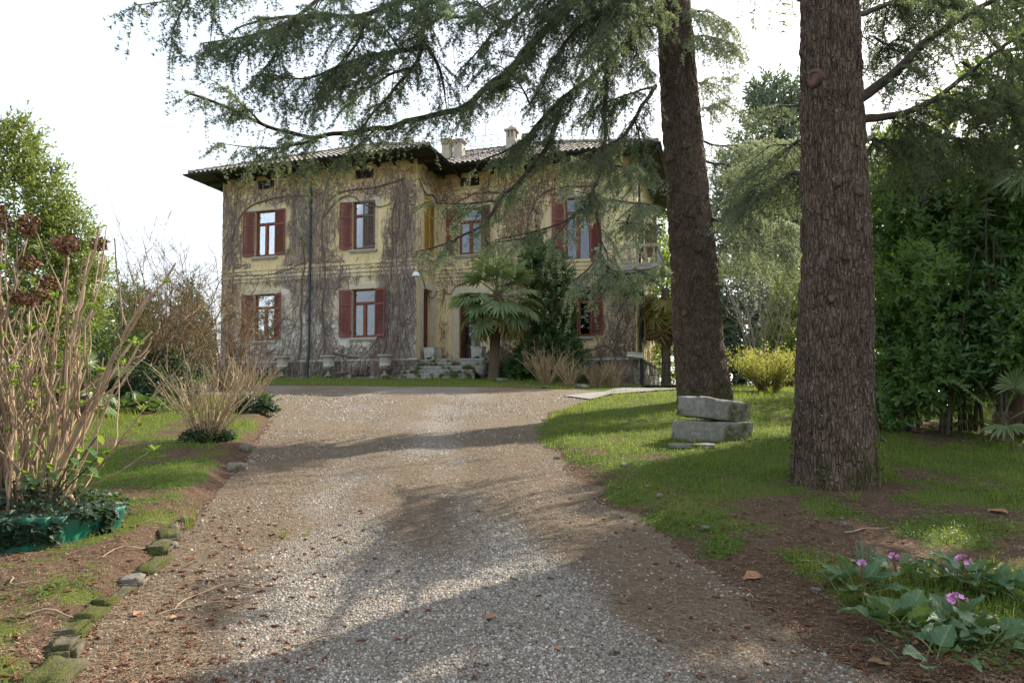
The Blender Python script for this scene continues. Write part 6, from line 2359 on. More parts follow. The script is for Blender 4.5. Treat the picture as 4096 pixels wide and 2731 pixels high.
gs = "leafless straw-coloured hydrangeas"
straw("bare straw-coloured hydrangea with ivy round its foot on the left lawn", 830, 1775, 9.9, 80, 1.0, .66, 151, .0075, gs, 700)
straw("second bare hydrangea close behind the ivy-footed one, towards the villa", 985, 1620, 14.6, 55, 1.1, .62, 152, .008, gs, 300)
straw("tall bare hydrangea with dried heads right of the entrance palm", 2185, 1545, 23.6, 70, 1.08, .85, 153, .009, gs, 0, 6)
straw("bare hydrangea with dried heads, second from the palm", 2275, 1548, 23.0, 46, .85, .55, 154, .008, gs, 0, 2)
straw("low bare hydrangea in front of the cellar window, third from the palm", 2385, 1548, 23.2, 56, .72, .58, 155, .008, gs)
straw("low bare hydrangea nearest the villa's right corner", 2455, 1548, 23.4, 52, .85, .5, 156, .008, gs)

# ---- the big hydrangea in the green edging
r = np.random.default_rng(160)
hb = on_ground(85, 2150, 5.38)
hyd = thing("tall_hydrangea", "tall bare hydrangea with dried brown heads and fresh buds inside green edging", "shrub", hb)
hst = []
for q in range(58):
    az = r.uniform(0, TAU)
    bs = .40 * math.sqrt(r.random())
    h = r.uniform(1.0, 2.45)
    sp = r.uniform(.05, .42) * h * .62
    k = 14
    t_ = np.linspace(0, 1, k)
    P = np.stack([math.cos(az) * (bs + sp * t_ ** 1.3), math.sin(az) * (bs + sp * t_ ** 1.3) * .7, h * t_], -1)
    P[:, :2] += (r.normal(0, .028, (k, 2)).cumsum(0)) * t_[:, None] ** .5
    hst.append(P)
# long arching stems leaning right, and left beyond the frame
for (dx, h, b1) in ((1.15, 1.05, .25), (.95, 1.75, .2), (1.25, 2.05, .15), (.8, 1.45, .3), (-.9, 1.9, -.2), (-1.1, 1.2, -.3), (.62, .75, .35)):
    t_ = np.linspace(0, 1, 14)
    P = np.stack([b1 + dx * t_ ** 1.2, -.15 + .1 * np.sin(t_ * 5), h * t_ ** .85], -1)
    P += r.normal(0, .014, (14, 3)).cumsum(0) * t_[:, None]
    hst.append(P)
tips = []
for q, P in enumerate(hst):
    r0 = r.uniform(.008, .0165)
    rr = np.linspace(r0, r0 * .5, len(P)) * (1 + .12 * (np.arange(len(P)) % 4 == 0))
    MB().tube(P, rr, 7).build("stem", M['hstem'], hyd, smooth=True)
    tips.append((P[-1], P[-1] - P[-2]))
    for s_ in range(r.integers(1, 5)):
        i0 = r.integers(4, 12)
        d = nrm(nrm(P[i0] - P[i0 - 1]) * .8 + rdir(1, r)[0] * .75 + A(0, 0, .35))
        L_ = r.uniform(.22, .7)
        tt = np.linspace(0, 1, 7)
        Q = P[i0] + d * (L_ * tt)[:, None] + A(0, 0, 1) * (.25 * L_ * tt ** 2)[:, None] + r.normal(0, .012, (7, 3)).cumsum(0)
        Q[0] = P[i0]
        MB().tube(Q, np.linspace(r0 * .55, r0 * .32, 7), 6).build("side_shoot", M['hstem'], hyd, smooth=True)
        tips.append((Q[-1], Q[-1] - Q[-2]))
# short cut stubs at the foot
for q in range(10):
    az, bs = r.uniform(0, TAU), .55 * math.sqrt(r.random())
    P = A(bs * math.cos(az), bs * math.sin(az), .0)
    d = nrm(A(r.normal(0, .3), r.normal(0, .3), 1)) * r.uniform(.2, .45)
    MB().tube([P, P + d * .5, P + d], [.02, .018, .017], 7).build("cut_stub", M['cut'], hyd, smooth=True)
# dried flower heads
tips.sort(key=lambda a: -a[0][2])
hd = [t_ for t_ in tips if t_[0][0] < .55][:26:2] + [tips[k] for k in range(30, 110, 8)]
for q, (p, d) in enumerate(hd):
    R_ = r.uniform(.05, .10)
    n_ = 170
    dd = rdir(n_, r) * A(1, 1, .75)
    pos = p + nrm(d) * R_ * .5 + dd * R_ * (.55 + .45 * r.random((n_, 1)))
    V, F = leaf2(pos, rdir(n_, r), dd + rdir(n_, r) * .5, r.uniform(.022, .036, n_), r.uniform(.018, .03, n_))
    MB().add(V, F).build("dried_flower_head", M['dryhead'], hyd)
# leaf buds
for q in range(85):
    P = hst[r.integers(len(hst))]
    p = P[r.integers(5, 14)] if r.random() < .45 else tips[r.integers(len(tips))][0]
    n_ = 9
    d = rdir(n_, r) * A(1, 1, .5) + A(0, 0, .75)
    V, F = leaf2(np.repeat(p[None], n_, 0) + r.normal(0, .006, (n_, 3)), d, rdir(n_, r) + A(0, 0, .4), r.uniform(.03, .062, n_), r.uniform(.02, .04, n_))
    MB().add(V, F).build("leaf_bud", M['bud'], hyd)
# its ivy skirt and a young laurel sprig
ivy = thing("ivy", "dark ivy spilling over the green edging round the tall hydrangea", "ivy", hb)
n_ = 3400
a = r.uniform(0, TAU, n_)
q = np.sqrt(r.random(n_)) * .72
zt = (.34 * np.clip(.8 - q, 0, 1) + .15) * r.random(n_) ** .5
edge = r.random(n_) < .42
q[edge] = .71 + .06 * r.random(edge.sum())
a[edge] = r.uniform(-2.3, -.1, edge.sum()) if True else a[edge]
zt[edge] = r.random(edge.sum()) * .19
gap = edge & ((a < -1.95) | (np.abs(a + .45) < .2)) & (zt < .14)
P = np.stack([q * np.cos(a), q * np.sin(a), zt], -1)[~gap]
aa = a[~gap]
od = np.stack([np.cos(aa), np.sin(aa), -.5 + 0 * aa], -1)
V, F = leaf2(P, od + rdir(len(P), r) * .7, A(0, 0, .8) + np.stack([np.cos(aa), np.sin(aa), 0 * aa], -1) + rdir(len(P), r) * .35, r.uniform(.045, .075, len(P)), r.uniform(.045, .07, len(P)))
MB().add(V, F).build("foliage", M['ivy'], ivy)["kind"] = "stuff"
lb = hb + A(.38, -.25, .22)
lau = thing("laurel_sprig", "young glossy laurel shoots growing out of the ivy by the edging", "plant", lb)
for (dx, dy, h) in ((.0, -.05, .30), (.22, -.05, .42), (.35, 0, .34), (-.15, -.1, .26), (.28, .1, .5)):
    t_ = np.linspace(0, 1, 6)
    P = np.stack([dx * t_, dy * t_, h * t_], -1)
    MB().tube(P, .006, 5).build("stem", M['dstem'], lau)
    for k in range(7):
        th = k * 2.4
        pl = P[min(5, 2 + k // 2)] + A(0, 0, .01)
        d = nrm(A(math.cos(th), math.sin(th), .35 - .1 * k))
        N = nrm(A(0, 0, 1) - d * .3)
        L_, W_ = .15 * r.uniform(.8, 1.15), .052
        s_ = nrm(np.cross(d, N))
        us = np.linspace(0, 1, 7)
        wd = W_ * .5 * np.sin(us * math.pi) ** .75
        V = []
        for u_, w_ in zip(us, wd):
            cpt = pl + d * L_ * u_ - A(0, 0, 1) * .05 * u_ ** 2
            V += [cpt - s_ * w_ + N * w_ * .25, cpt, cpt + s_ * w_ + N * w_ * .25]
        Fq = []
        for z_ in range(6):
            Fq += [(z_ * 3, z_ * 3 + 1, z_ * 3 + 4, z_ * 3 + 3), (z_ * 3 + 1, z_ * 3 + 2, z_ * 3 + 5, z_ * 3 + 4)]
        MB().add(V, Fq).build("leaf", M['hedge'], lau, smooth=True)
# corrugated green edging
ed = thing("lawn_edging", "wavy green plastic edging strip round the tall hydrangea", "edging", hb)
a = np.linspace(-3.9, .05, 260)
wave = .007 * np.sin(a * 46) + .02 * np.sin(a * 6)
V = []
for k, zz in enumerate((-.12, .02, .07, .12, .165)):
    R_ = .73 + wave + .012 * k
    V.append(np.stack([R_ * np.cos(a), R_ * np.sin(a), zz + .015 * np.sin(a * 5)], -1))
V2 = []
for k, zz in enumerate((.165, .12, .07, .02, -.12)):
    R_ = .723 + wave + .012 * (4 - k)
    V2.append(np.stack([R_ * np.cos(a), R_ * np.sin(a), zz + .015 * np.sin(a * 5)], -1))
MB().grid(np.array(V + V2).reshape(-1, 3), 10, 260).build("strip", M['plastic'], ed, smooth=True)

# ivy mound and big-leaved plants under the bare shrubs
r = np.random.default_rng(170)
for k, (px, py, Y, rx, h, n_, lab) in enumerate(((560, 1575, 15.2, 1.0, .9, 2600, "dark ivy mound at the foot of the tangled bare shrub"), (660, 1540, 16.6, .8, 1.25, 2200, "ivy climbing the lower stems of the tangled bare shrub"), (1010, 1620, 13.6, .5, .3, 700, "low ivy patch at the drive edge behind the straw-coloured shrub"))):
    b0 = on_ground(px, py, Y)
    t_ = thing("ivy", lab, "ivy", b0)
    d = rdir(n_, r)
    d[:, 2] = np.abs(d[:, 2])
    P = d * A(rx, rx * .7, h) * (.5 + .5 * r.random((n_, 1)) ** .5)
    V, F = leaf2(P, d * .5 + rdir(n_, r) + A(0, 0, -.4), d + A(0, 0, .5) + rdir(n_, r) * .3, r.uniform(.06, .10, n_), r.uniform(.06, .09, n_))
    MB().add(V, F).build("foliage", M['ivy'], t_)["kind"] = "stuff"


def berg_leaf(seed):
    r_ = np.random.default_rng(seed)
    nu, nv = 15, 13
    u = np.linspace(0, 1, nu)
    w = .5 * (np.sin(np.clip(u * 1.02, 0, 1) ** .62 * math.pi)) ** .55 * .78
    w[0], w[-1] = .03, .10
    V, vein = [], []
    curl = r_.uniform(-.1, .5)
    bend = r_.uniform(.05, .45)
    for i_, (uu, ww) in enumerate(zip(u, w)):
        for j_ in range(nv):
            s_ = j_ / (nv - 1) * 2 - 1
            edge_ = 1 + (.07 * math.sin(uu * 24 + seed) + .05 * r_.normal()) * abs(s_) ** 3
            lat = .5 + .5 * math.cos((uu - .35 * abs(s_)) * 34)
            mid_ = math.exp(-(s_ * ww / .025) ** 2)
            vein.append(max(mid_, .55 * max(lat - .7, 0) / .3 * (abs(s_) < .92)))
            z_ = (.10 + curl) * ww * s_ * s_ - bend * uu ** 2 + .12 * uu + .012 * lat * (1 - abs(s_)) - .012 * mid_
            z_ += .05 * s_ * math.sin(uu * 5 + seed) + .035 * abs(s_) ** 2 * math.sin(uu * 15 + 3 * s_ + seed)
            V.append((uu, s_ * ww * edge_, z_))
    c = MB().grid(V, nu, nv)
    c.tube([(-.55, 0, -.20), (-.25, 0, -.05), (.02, 0, 0)], [.035, .03, .025], 5, True, 1)
    me = c.mesh("leaf", [M['berg'], M['petiole']], True)
    a_ = me.attributes.new("vein", 'FLOAT', 'POINT')
    full = np.zeros(len(me.vertices), np.float32)
    full[:len(vein)] = vein
    a_.data.foreach_set("value", full)
    return me


BL = [berg_leaf(k) for k in range(7)]


def bergenia(label, px, py, Y, n, size, seed, group, flowers=(), spread=.16):
    r_ = np.random.default_rng(seed)
    b0 = on_ground(px, py, Y)
    t_ = thing("bergenia", label, "plant", b0, 0, group)
    n = int(n * 1.5)
    for k in range(n):
        az = k * 2.4 + r_.normal(0, .3)
        f_ = k / n
        o = obj("leaf", BL[int(r_.integers(7))], t_)
        s_ = size * r_.uniform(.75, 1.2) * 1.05
        el = r_.uniform(.15, 1.2) * (1 - .6 * f_)
        q = spread * (.25 + f_) * r_.uniform(.6, 1.3)
        o.location = (q * math.cos(az), q * math.sin(az), size * (.25 + .45 * (1 - f_)) * r_.uniform(.7, 1.1))
        o.rotation_euler = (r_.normal(0, .25), -el, az + r_.normal(0, .3))
        o.scale = (s_, s_ * r_.uniform(.9, 1.15), s_)
    for (fx, fy, fh, fs) in flowers:
        st_ = MB().tube([(fx * .4, fy * .4, 0), (fx * .8, fy * .8, fh * .6), (fx, fy, fh)], [.007, .006, .005], 6).build("flower_stalk", M['fstalk'], t_, smooth=True)
        n_ = int(14 * fs / .05)
        dd = rdir(n_, r_) * A(1, 1, .8)
        dd[:, 2] = np.abs(dd[:, 2]) * 1.1 - .25
        c = MB()
        for p in dd:
            ctr = A(fx, fy, fh) + p * fs
            ax = nrm(p + A(0, 0, .15))
            u_ = nrm(np.cross(ax, A(.2, .5, 1)))
            v_ = np.cross(ax, u_)
            th = np.arange(5) / 5 * TAU
            dirs = u_ * np.cos(th)[:, None] + v_ * np.sin(th)[:, None] + ax * .75
            V, F = leaf2(np.repeat(ctr[None], 5, 0), dirs, np.repeat(ax[None], 5, 0), .021, .019, -.1)
            c.add(V, F)
        c.build("flower_head", M['pink'], t_)


gb = "large-leaved bergenias in the right foreground"
bergenia("bergenia clump with pink buds below the sword-leaved tuft", 3440, 2460, 4.05, 10, .135, 181, gb, ((.02, .0, .17, .02),))
bergenia("bergenia clump with small pink buds right of the sword-leaved tuft", 3600, 2400, 4.25, 8, .115, 182, gb, ((-.02, .02, .13, .022),))
bergenia("tall-leaved bergenia with a drooping pink flower spike", 3890, 2460, 4.05, 11, .145, 183, gb, ((-.06, -.02, .17, .034),))
bergenia("bergenia with the fullest pink flower head in the bottom right", 3820, 2650, 3.52, 9, .125, 184, gb, ((.02, .0, .15, .042),))
bergenia("flowerless bergenia nearest the bottom frame, beside a dry leaf", 3620, 2640, 3.55, 10, .125, 185, gb)
bergenia("bergenia at the right frame edge with a yellowing leaf", 4070, 2520, 3.85, 9, .12, 186, gb)
bergenia("bergenia in the bottom right corner", 3980, 2725, 3.3, 8, .12, 187, gb)
bergenia("bergenia at the bottom edge left of the corner plant", 3740, 2745, 3.22, 7, .11, 188, gb)
gb = "large-leaved bergenias under the left shrubs"
for k, (px, py, Y, n, s_, lab) in enumerate(((470, 1650, 13.4, 12, .24, "bergenia patch just right of the tall hydrangea"), (560, 1640, 13.8, 12, .26, "big-leaved bergenia before the ivy mound"), (650, 1640, 13.6, 11, .24, "bergenia left of the straw-coloured shrub"), (400, 1640, 14.2, 10, .24, "bergenia behind the tall hydrangea stems"), (1035, 1590, 15.6, 10, .22, "bergenia at the drive edge behind the straw-coloured shrubs"), (620, 1600, 15.0, 10, .26, "bergenia close against the ivy mound"))):
    bergenia(lab, px, py, Y, n, s_, 190 + k, gb, (), .3)
# sword leaves
b0 = on_ground(3458, 2370, 4.3)
tf = thing("daffodil_leaves", "upright tuft of narrow grey-green sword leaves among the bergenias", "plant", b0)
for k in range(13):
    az = k * 2.4
    L_ = r.uniform(.17, .27)
    t_ = np.linspace(0, 1, 6)
    ln_ = r.uniform(.02, .09)
    C = np.stack([.02 * math.cos(az) + ln_ * math.cos(az) * t_ ** 1.6, .02 * math.sin(az) + ln_ * math.sin(az) * t_ ** 1.6, L_ * t_], -1)
    s_ = A(-math.sin(az * 1.7), math.cos(az * 1.7), 0)
    w_ = .0075 * np.array([.8, 1, 1, .9, .7, .05])
    V = np.concatenate([C - s_ * w_[:, None], C + s_ * w_[:, None]])
    MB().add(V, [(q, q + 6, q + 7, q + 1) for q in range(5)]).build("leaf", M['blade'], tf, smooth=True)
b0 = on_ground(1275, 1522, 27.0)
tf = thing("daffodil_leaves", "small dark green leaf tuft at the villa wall beside the downpipe", "plant", b0)
for k in range(16):
    az = k * 2.4
    t_ = np.linspace(0, 1, 5)
    C = np.stack([.18 * math.cos(az) * t_ ** 1.4, .18 * math.sin(az) * t_ ** 1.4, .24 * t_], -1)
    s_ = A(-math.sin(az), math.cos(az), 0)
    w_ = .013 * np.array([.8, 1, 1, .7, .05])
    V = np.concatenate([C - s_ * w_[:, None], C + s_ * w_[:, None]])
    MB().add(V, [(q, q + 5, q + 6, q + 1) for q in range(4)]).build("leaf", M['hedge'], tf)


# ivy on the near trunk
def trunk_ivy(label, pts, R_, n_, seed):
    r_ = np.random.default_rng(seed)
    b0 = on_ground(pts[0][0], pts[0][1], Y2)
    t_ = thing("ivy", label, "ivy", b0)
    P = []
    for (px, py) in pts:
        c = at(px, py, Y2)
        cc = TW2(c[2])
        dx = np.clip(c[0] - cc[0], -R_(c[2]), R_(c[2]))
        dy = -math.sqrt(max(R_(c[2]) ** 2 - dx ** 2, 0))
        P.append(A(cc[0] + dx * 1.02, Y2 + dy * 1.02 - .01, c[2]))
    Q, L_ = resample(P, 30)
    MB().tube(Q - b0, .006, 5).build("stem", M['vmain'], t_)
    for k in range(n_):
        i0 = r_.integers(0, 30)
        p = Q[i0] - b0 + r_.normal(0, .015, 3)
        nrm_ = nrm(A(Q[i0][0] - TW2(Q[i0][2])[0], Q[i0][1] - Y2, .1))
        V, F = leaf2(p[None] + nrm_ * .02, nrm(A(r_.normal(), 0, -.7))[None], nrm_[None], .05, .048)
        MB().add(V, F).build("leaf", M['ivy'] if k % 3 else M['clover'], t_)


R2 = lambda z: np.interp(z, [p[2] for p in t2p], t2r) + .01
trunk_ivy("thin ivy strand climbing the right side of the near cedar trunk", [(3450, 1980), (3475, 1850), (3470, 1720), (3440, 1650), (3420, 1590), (3495, 1500), (3500, 1400)], R2, 40, 201)
trunk_ivy("short ivy strand on the left foot of the near cedar trunk", [(3150, 1890), (3165, 1820), (3175, 1750)], R2, 16, 202)


# ------------------------------------------------------------------ stones, gate
def block_mesh(sx, sy, sz, seed, n=14, rough=.02, chip=.03):
    """rough-hewn block centred on its bottom face"""
    fc = []
    c = MB()
    for ax in range(3):
        for sg in (-1, 1):
            u, v = np.meshgrid(np.linspace(-1, 1, n), np.linspace(-1, 1, n), indexing='ij')
            P = np.zeros((n, n, 3))
            P[..., ax] = sg
            P[..., (ax + 1) % 3] = u * sg
            P[..., (ax + 2) % 3] = v
            P = P.reshape(-1, 3)
            e = np.sort(np.abs(P), axis=1)[:, 1]          # nearness to an edge
            W = P * A(sx, sy, sz)
            d = nrm(P)
            amp = rough * (fbm(W[:, 0] * 7 + seed, W[:, 1] * 7, W[:, 2] * 7, seed, 4) - .5) * 2
            ch = chip * sst(.75, 1.0, e) * fbm(W[:, 0] * 3, W[:, 1] * 3 + seed, W[:, 2] * 3, seed + 5, 2)
            W = W + d * (amp - ch)[:, None] + A(0, 0, sz)
            c.grid(W, n, n)
    return c


sp = on_ground(2845, 1785, 9.75)
lowb = block_mesh(.50, .28, .15, 5, 16, .022, .035).build("stone_block", M['block'], smooth=True)
lowb.location = (sp[0] + .02, 9.8, sp[2] - .06)
lowb.rotation_euler = (.02, .03, .28)
tag(lowb, "rough grey granite block lying on the grass under the tilted one", "stone block", "stacked stone blocks")
upb = block_mesh(.45, .28, .15, 9, 16, .022, .035).build("stone_block", M['block'], smooth=True)
upb.location = (sp[0] + .05, 9.84, sp[2] + .255)
upb.rotation_euler = (.03, .10, .50)
tag(upb, "rough granite block resting tilted on top of another", "stone block", "stacked stone blocks")
fs = block_mesh(.30, .14, .03, 12, 8).build("stone_block", M['block'], smooth=True)
p = on_ground(2765, 1800, 9.2)
fs.location = (p[0], p[1], p[2] - .03)
fs.rotation_euler = (0, 0, -.2)
tag(fs, "flat stone slab sunk in the grass before the stacked blocks", "stone block", "stacked stone blocks")

# mossy edging of the left bed
r = np.random.default_rng(210)
edg = thing("stone_edging", "mossy row of rough stones along the left side of the drive", "edging", (-2.4, 4.2, gz(-2.4, 4.2)))
eb = A(*edg.location)
yy_ = 2.7
k = 0
while yy_ < 6.0:
    L_ = r.uniform(.18, .46) if yy_ < 5.4 else r.uniform(.16, .38)
    gap = r.uniform(-.03, .01) if yy_ < 5.3 else r.uniform(1.2, 3.0)
    x = float(xl(yy_ + L_ / 2)) - .03 + r.normal(0, .025)
    hgt = r.uniform(.05, .085) if yy_ < 5.3 else r.uniform(.05, .09)
    z = float(gz(x + .25, yy_ + L_ / 2))
    if yy_ < 5.3:
        bm_ = block_mesh(L_ * .52, r.uniform(.06, .10), hgt, 300 + k, 9, .05, .10)
        V, F = np.concatenate(bm_.v) - A(0, 0, hgt), np.concatenate(bm_.f)
    else:
        V, F = rock((0, 0, 0), L_ * .60, r.uniform(.055, .10), hgt, 300 + k, (16, 11), .22)
    ang = math.atan2(1, float(xl(yy_ + .3) - xl(yy_)) / .3) + r.normal(0, .12)
    ca, sa = math.cos(ang), math.sin(ang)
    V = V @ np.array([[ca, sa, 0], [-sa, ca, 0], [0, 0, 1]]) + A(x, yy_ + L_ / 2, z - .012) - eb
    MB().add(V, F).build("stone", M['mossy'] if (yy_ < 5.4 and r.random() < .88) or r.random() < .5 else M['rock'], edg, smooth=True)
    yy_ += L_ * .98 + gap
    k += 1
rocks = [
    (940, 1880, 8.1, .13, .09, .08, "pale split stone at the edge of the left lawn"), (985, 1800, 9.4, .09, .07, .10, "upright pale stone below the straw-coloured shrub"),
    (2325, 1560, 22.0, .28, .16, .10, "flat pale boulder in the grass before the bare hydrangeas"), (2010, 1535, 24.6, .30, .15, .10, "low grey rock at the foot of the entrance palm"),
    (2110, 1555, 22.4, .10, .08, .05, "small pale rock in the grass strip"), (2180, 1570, 21.4, .22, .10, .06, "flat grey rock at the far edge of the drive"),
    (2640, 2040, 6.4, .07, .04, .025, "earth-sunk stone at the right drive edge"), (2820, 2165, 5.45, .05, .035, .025, "rounded grey stone on the right bank"),
    (3380, 2165, 5.4, .026, .02, .02, "small white cobble on the right bank"), (3265, 2415, 4.15, .035, .025, .02, "grey stone at the gravel edge by the bergenias"),
    (2500, 1880, 8.0, .09, .05, .025, "long flat stone on the right drive edge"), (2230, 1830, 8.9, .07, .05, .03, "flat stone on the gravel near the right edge"),
    (745, 2075, 5.9, .08, .05, .05, "pale flat stone in the left edging gap"), (700, 2190, 5.2, .05, .035, .035, "rounded pale cobble beside the left edging"),
    (2060, 2320, 4.6, .05, .03, .022, "flat pale stone in the middle of the gravel"), (3270, 2260, 4.8, .02, .015, .015, "tiny pale cobble above the sword leaves"),
    (2590, 1985, 6.8, .035, .028, .02, "grey cobble at the grass margin"), (3370, 2170, 5.6, .03, .02, .016, "small pale pebble in the soil of the right bank"),
]
for k, (px, py, Y, sx, sy, sz, lab) in enumerate(rocks):
    p = on_ground(px, py, Y)
    V, F = rock((0, 0, 0), sx, sy, sz, 400 + k, (14, 10), .2)
    o = MB().add(V, F).build("rock", M['rock'], smooth=True)
    o.location = (p[0], p[1], p[2] + sz * .35)
    o.rotation_euler = (0, 0, r.uniform(0, 3))
    tag(o, lab, "stone", "loose stones")

# iron gate
g0_, g1_ = at(2575, 1552, 23.6), at(2722, 1552, 23.2)
gb0 = A(g0_[0], g0_[1], gz(g0_[0], g0_[1]))
gate = thing("iron_gate", "low black wrought-iron gate at the right corner of the villa", "gate", gb0)
gv = A(g1_[0] - g0_[0], g1_[1] - g0_[1], 0)
zt = .88
for s_ in np.linspace(0.04, .96, 15):
    p = gv * s_
    wv = .06 * np.sin(np.linspace(0, TAU, 12)) if int(s_ * 15) % 2 else 0 * np.linspace(0, 1, 12)
    zz = np.linspace(.08, zt, 12)
    MB().tube(np.stack([p[0] + wv, p[1] + 0 * zz, zz], -1), .008, 5).build("bar", M['iron'], gate)
for zz in (.08, .45, zt):
    MB().tube([gv * 0 + A(0, 0, zz), gv + A(0, 0, zz)], .012, 5).build("rail", M['iron'], gate)
for s_ in (-.02, 1.02):
    p = gv * s_
    MB().box(p[0] - .025, p[1] - .025, -.2, p[0] + .025, p[1] + .025, 1.02).build("post", M['iron'], gate)
MB().obox(gv * .5 + A(0, 0, .06), gv * .5, A(0, .01, 0), A(0, 0, .045)).build("kick_plate", M['iron'], gate)

# ------------------------------------------------------------------ gravel, litter, grass
r = np.random.default_rng(220)


def on_drive(n, y0, y1, pw=1.0):
    y = y0 + (y1 - y0) * r.random(n) ** pw
    x = xl(y) + (xr(y) - xl(y)) * r.random(n)
    return x, y


x, y = on_drive(90000, 2.9, 9.5, 1.7)
kp = r.random(len(x)) > np.clip(litterm(x, y) * 1.35 + .05 - .5 * (fbm(x * 2.5, y * 2, 0, 77, 3) - .5), .02, .955)
x, y = x[kp][:17000], y[kp][:17000]
n = len(x)
s_ = r.uniform(.0042, .0095, n) * (1 + .9 * (r.random(n) < .04))
th6 = np.arange(5) / 5 * TAU
az = r.uniform(0, TAU, n)
el = r.uniform(.6, 1.0, n)
V = np.zeros((n, 11, 3))
for k in range(5):
    jx = 1 + r.uniform(-.15, .15, n)
    cx_, sx_ = np.cos(th6[k]) * s_ * jx, np.sin(th6[k]) * s_ * el * jx
    X_, Y_ = cx_ * np.cos(az) - sx_ * np.sin(az), cx_ * np.sin(az) + sx_ * np.cos(az)
    V[:, k] = np.stack([X_, Y_, -.15 * s_], -1)
    V[:, 5 + k] = np.stack([X_ * .72, Y_ * .72, s_ * .42], -1)
V[:, 10] = np.stack([0 * s_, 0 * s_, s_ * .58], -1)
V += np.stack([x, y, gz(x, y) + .008], -1)[:, None]
bI = (np.arange(n) * 11)[:, None]
F4 = np.concatenate([bI + np.array([k, (k + 1) % 5, 5 + (k + 1) % 5, 5 + k]) for k in range(5)])
F3 = np.concatenate([bI + np.array([5 + k, 5 + (k + 1) % 5, 10]) for k in range(5)])
o = MB().add(V.reshape(-1, 3), F4)
o.f.append(F3)
o.m.append(np.zeros(len(F3), np.int32))
o = o.build("gravel", M['pebble'], smooth=True)
tag(o, "loose grey river gravel on the driveway", kind="stuff")

# bigger pale stones strewn over the far, needle-covered part
x, y = on_drive(26000, 4.2, 19, 1.3)
kp = r.random(len(x)) < .12 + .45 * sst(.45, .62, fbm(x * 1.4, y * .9, 0, 83, 4))
x, y = x[kp][:8000], y[kp][:8000]
n = len(x)
s_ = r.uniform(.006, .013, n) * np.maximum(1, y / 8)
az = r.uniform(0, TAU, n)
V = np.zeros((n, 9, 3))
for k in range(4):
    a = az + k * TAU / 4
    jx = 1 + r.uniform(-.25, .25, n)
    V[:, k] = np.stack([np.cos(a) * s_ * jx, np.sin(a) * s_ * jx * .8, -.1 * s_], -1)
    V[:, 4 + k] = np.stack([np.cos(a) * s_ * jx * .65, np.sin(a) * s_ * jx * .55, .45 * s_], -1)
V[:, 8, 2] = .55 * s_
V += np.stack([x, y, gz(x, y) + .007], -1)[:, None]
bI = (np.arange(n) * 9)[:, None]
o = MB().add(V.reshape(-1, 3), np.concatenate([bI + np.array([k, (k + 1) % 4, 4 + (k + 1) % 4, 4 + k]) for k in range(4)]))
F3 = np.concatenate([bI + np.array([4 + k, 4 + (k + 1) % 4, 8]) for k in range(4)])
o.f.append(F3)
o.m.append(np.zeros(len(F3), np.int32))
o = o.build("scattered_stones", M['pebble'], smooth=True)
tag(o, "pale stones scattered over the needle-brown far drive", kind="stuff")

# fallen needles everywhere
N_ = 210000
y = 2.7 + 9 * r.random(N_) ** 2.0
x = r.uniform(-1, 1, N_) * (1.0 + y * .72)
ind = (x > xl(y)) & (x < xr(y))
kp = np.where(ind, r.random(N_) < litterm(x, y) * .95 + .06, r.random(N_) < (1 - grassm(x, y)) * .75)
x, y = x[kp], y[kp]
n = len(x)
a = r.uniform(0, TAU, n)
L_ = r.uniform(.02, .06, n)
w_ = r.uniform(.0014, .0032, n) * np.maximum(1, y / 5)
D = np.stack([np.cos(a), np.sin(a), r.normal(0, .12, n)], -1)
S = np.stack([-np.sin(a), np.cos(a), 0 * a], -1)
P = np.stack([x, y, gz(x, y) + .010 + .006 * r.random(n)], -1)
V = np.stack([P - S * w_[:, None], P + S * w_[:, None], P + D * L_[:, None]], 1).reshape(-1, 3)
o = MB().add(V, np.arange(n * 3).reshape(-1, 3)).build("needle_litter", M['litter'])
tag(o, "carpet of fallen brown cedar needles on soil and gravel", kind="stuff")


# broken leaf bits in the litter
N_ = 26000
y = 2.8 + 8 * r.random(N_) ** 1.7
x = r.uniform(-1, 1, N_) * (1.0 + y * .72)
pr = np.exp(-((x - xl(y) - .4) / .55) ** 2) + .55 * np.exp(-((x - xr(y) - .7) / .8) ** 2) + .12
kp = r.random(N_) < pr * (.2 + 1.3 * fbm(x * 2, y * 2, 0, 91, 3)) * .8
x, y = x[kp], y[kp]
n = len(x)
P = np.stack([x, y, gz(x, y) + .010 + .008 * r.random(n)], -1)
V, F = leaf2(P, rdir(n, r) * A(1, 1, .3), A(0, 0, 1) + rdir(n, r) * .5, r.uniform(.012, .034, n), r.uniform(.007, .018, n))
o = MB().add(V, F).build("leaf_litter", M['dleaf2'])
tag(o, "crumbled dry leaves lying among the needles", kind="stuff")


# catkins
def catkin_mesh(seed):
    r_ = np.random.default_rng(seed)
    cur = r_.uniform(-1.8, 1.8)
    L = r_.uniform(.038, .062)
    t_ = np.linspace(0, 1, 8)
    an = cur * t_
    P = np.stack([np.cumsum(np.cos(an)) * L / 8, np.cumsum(np.sin(an)) * L / 8, .006 + 0 * t_], -1)
    P -= P.mean(0) * A(1, 1, 0)
    return MB().tube(P, .0062 * np.array([.5, .9, 1.1, 1, 1.12, 1, .9, .4]), 6)


CK = [catkin_mesh(k) for k in range(8)]
CKm = [c.mesh("catkin", M['catkin'], True) for c in CK]


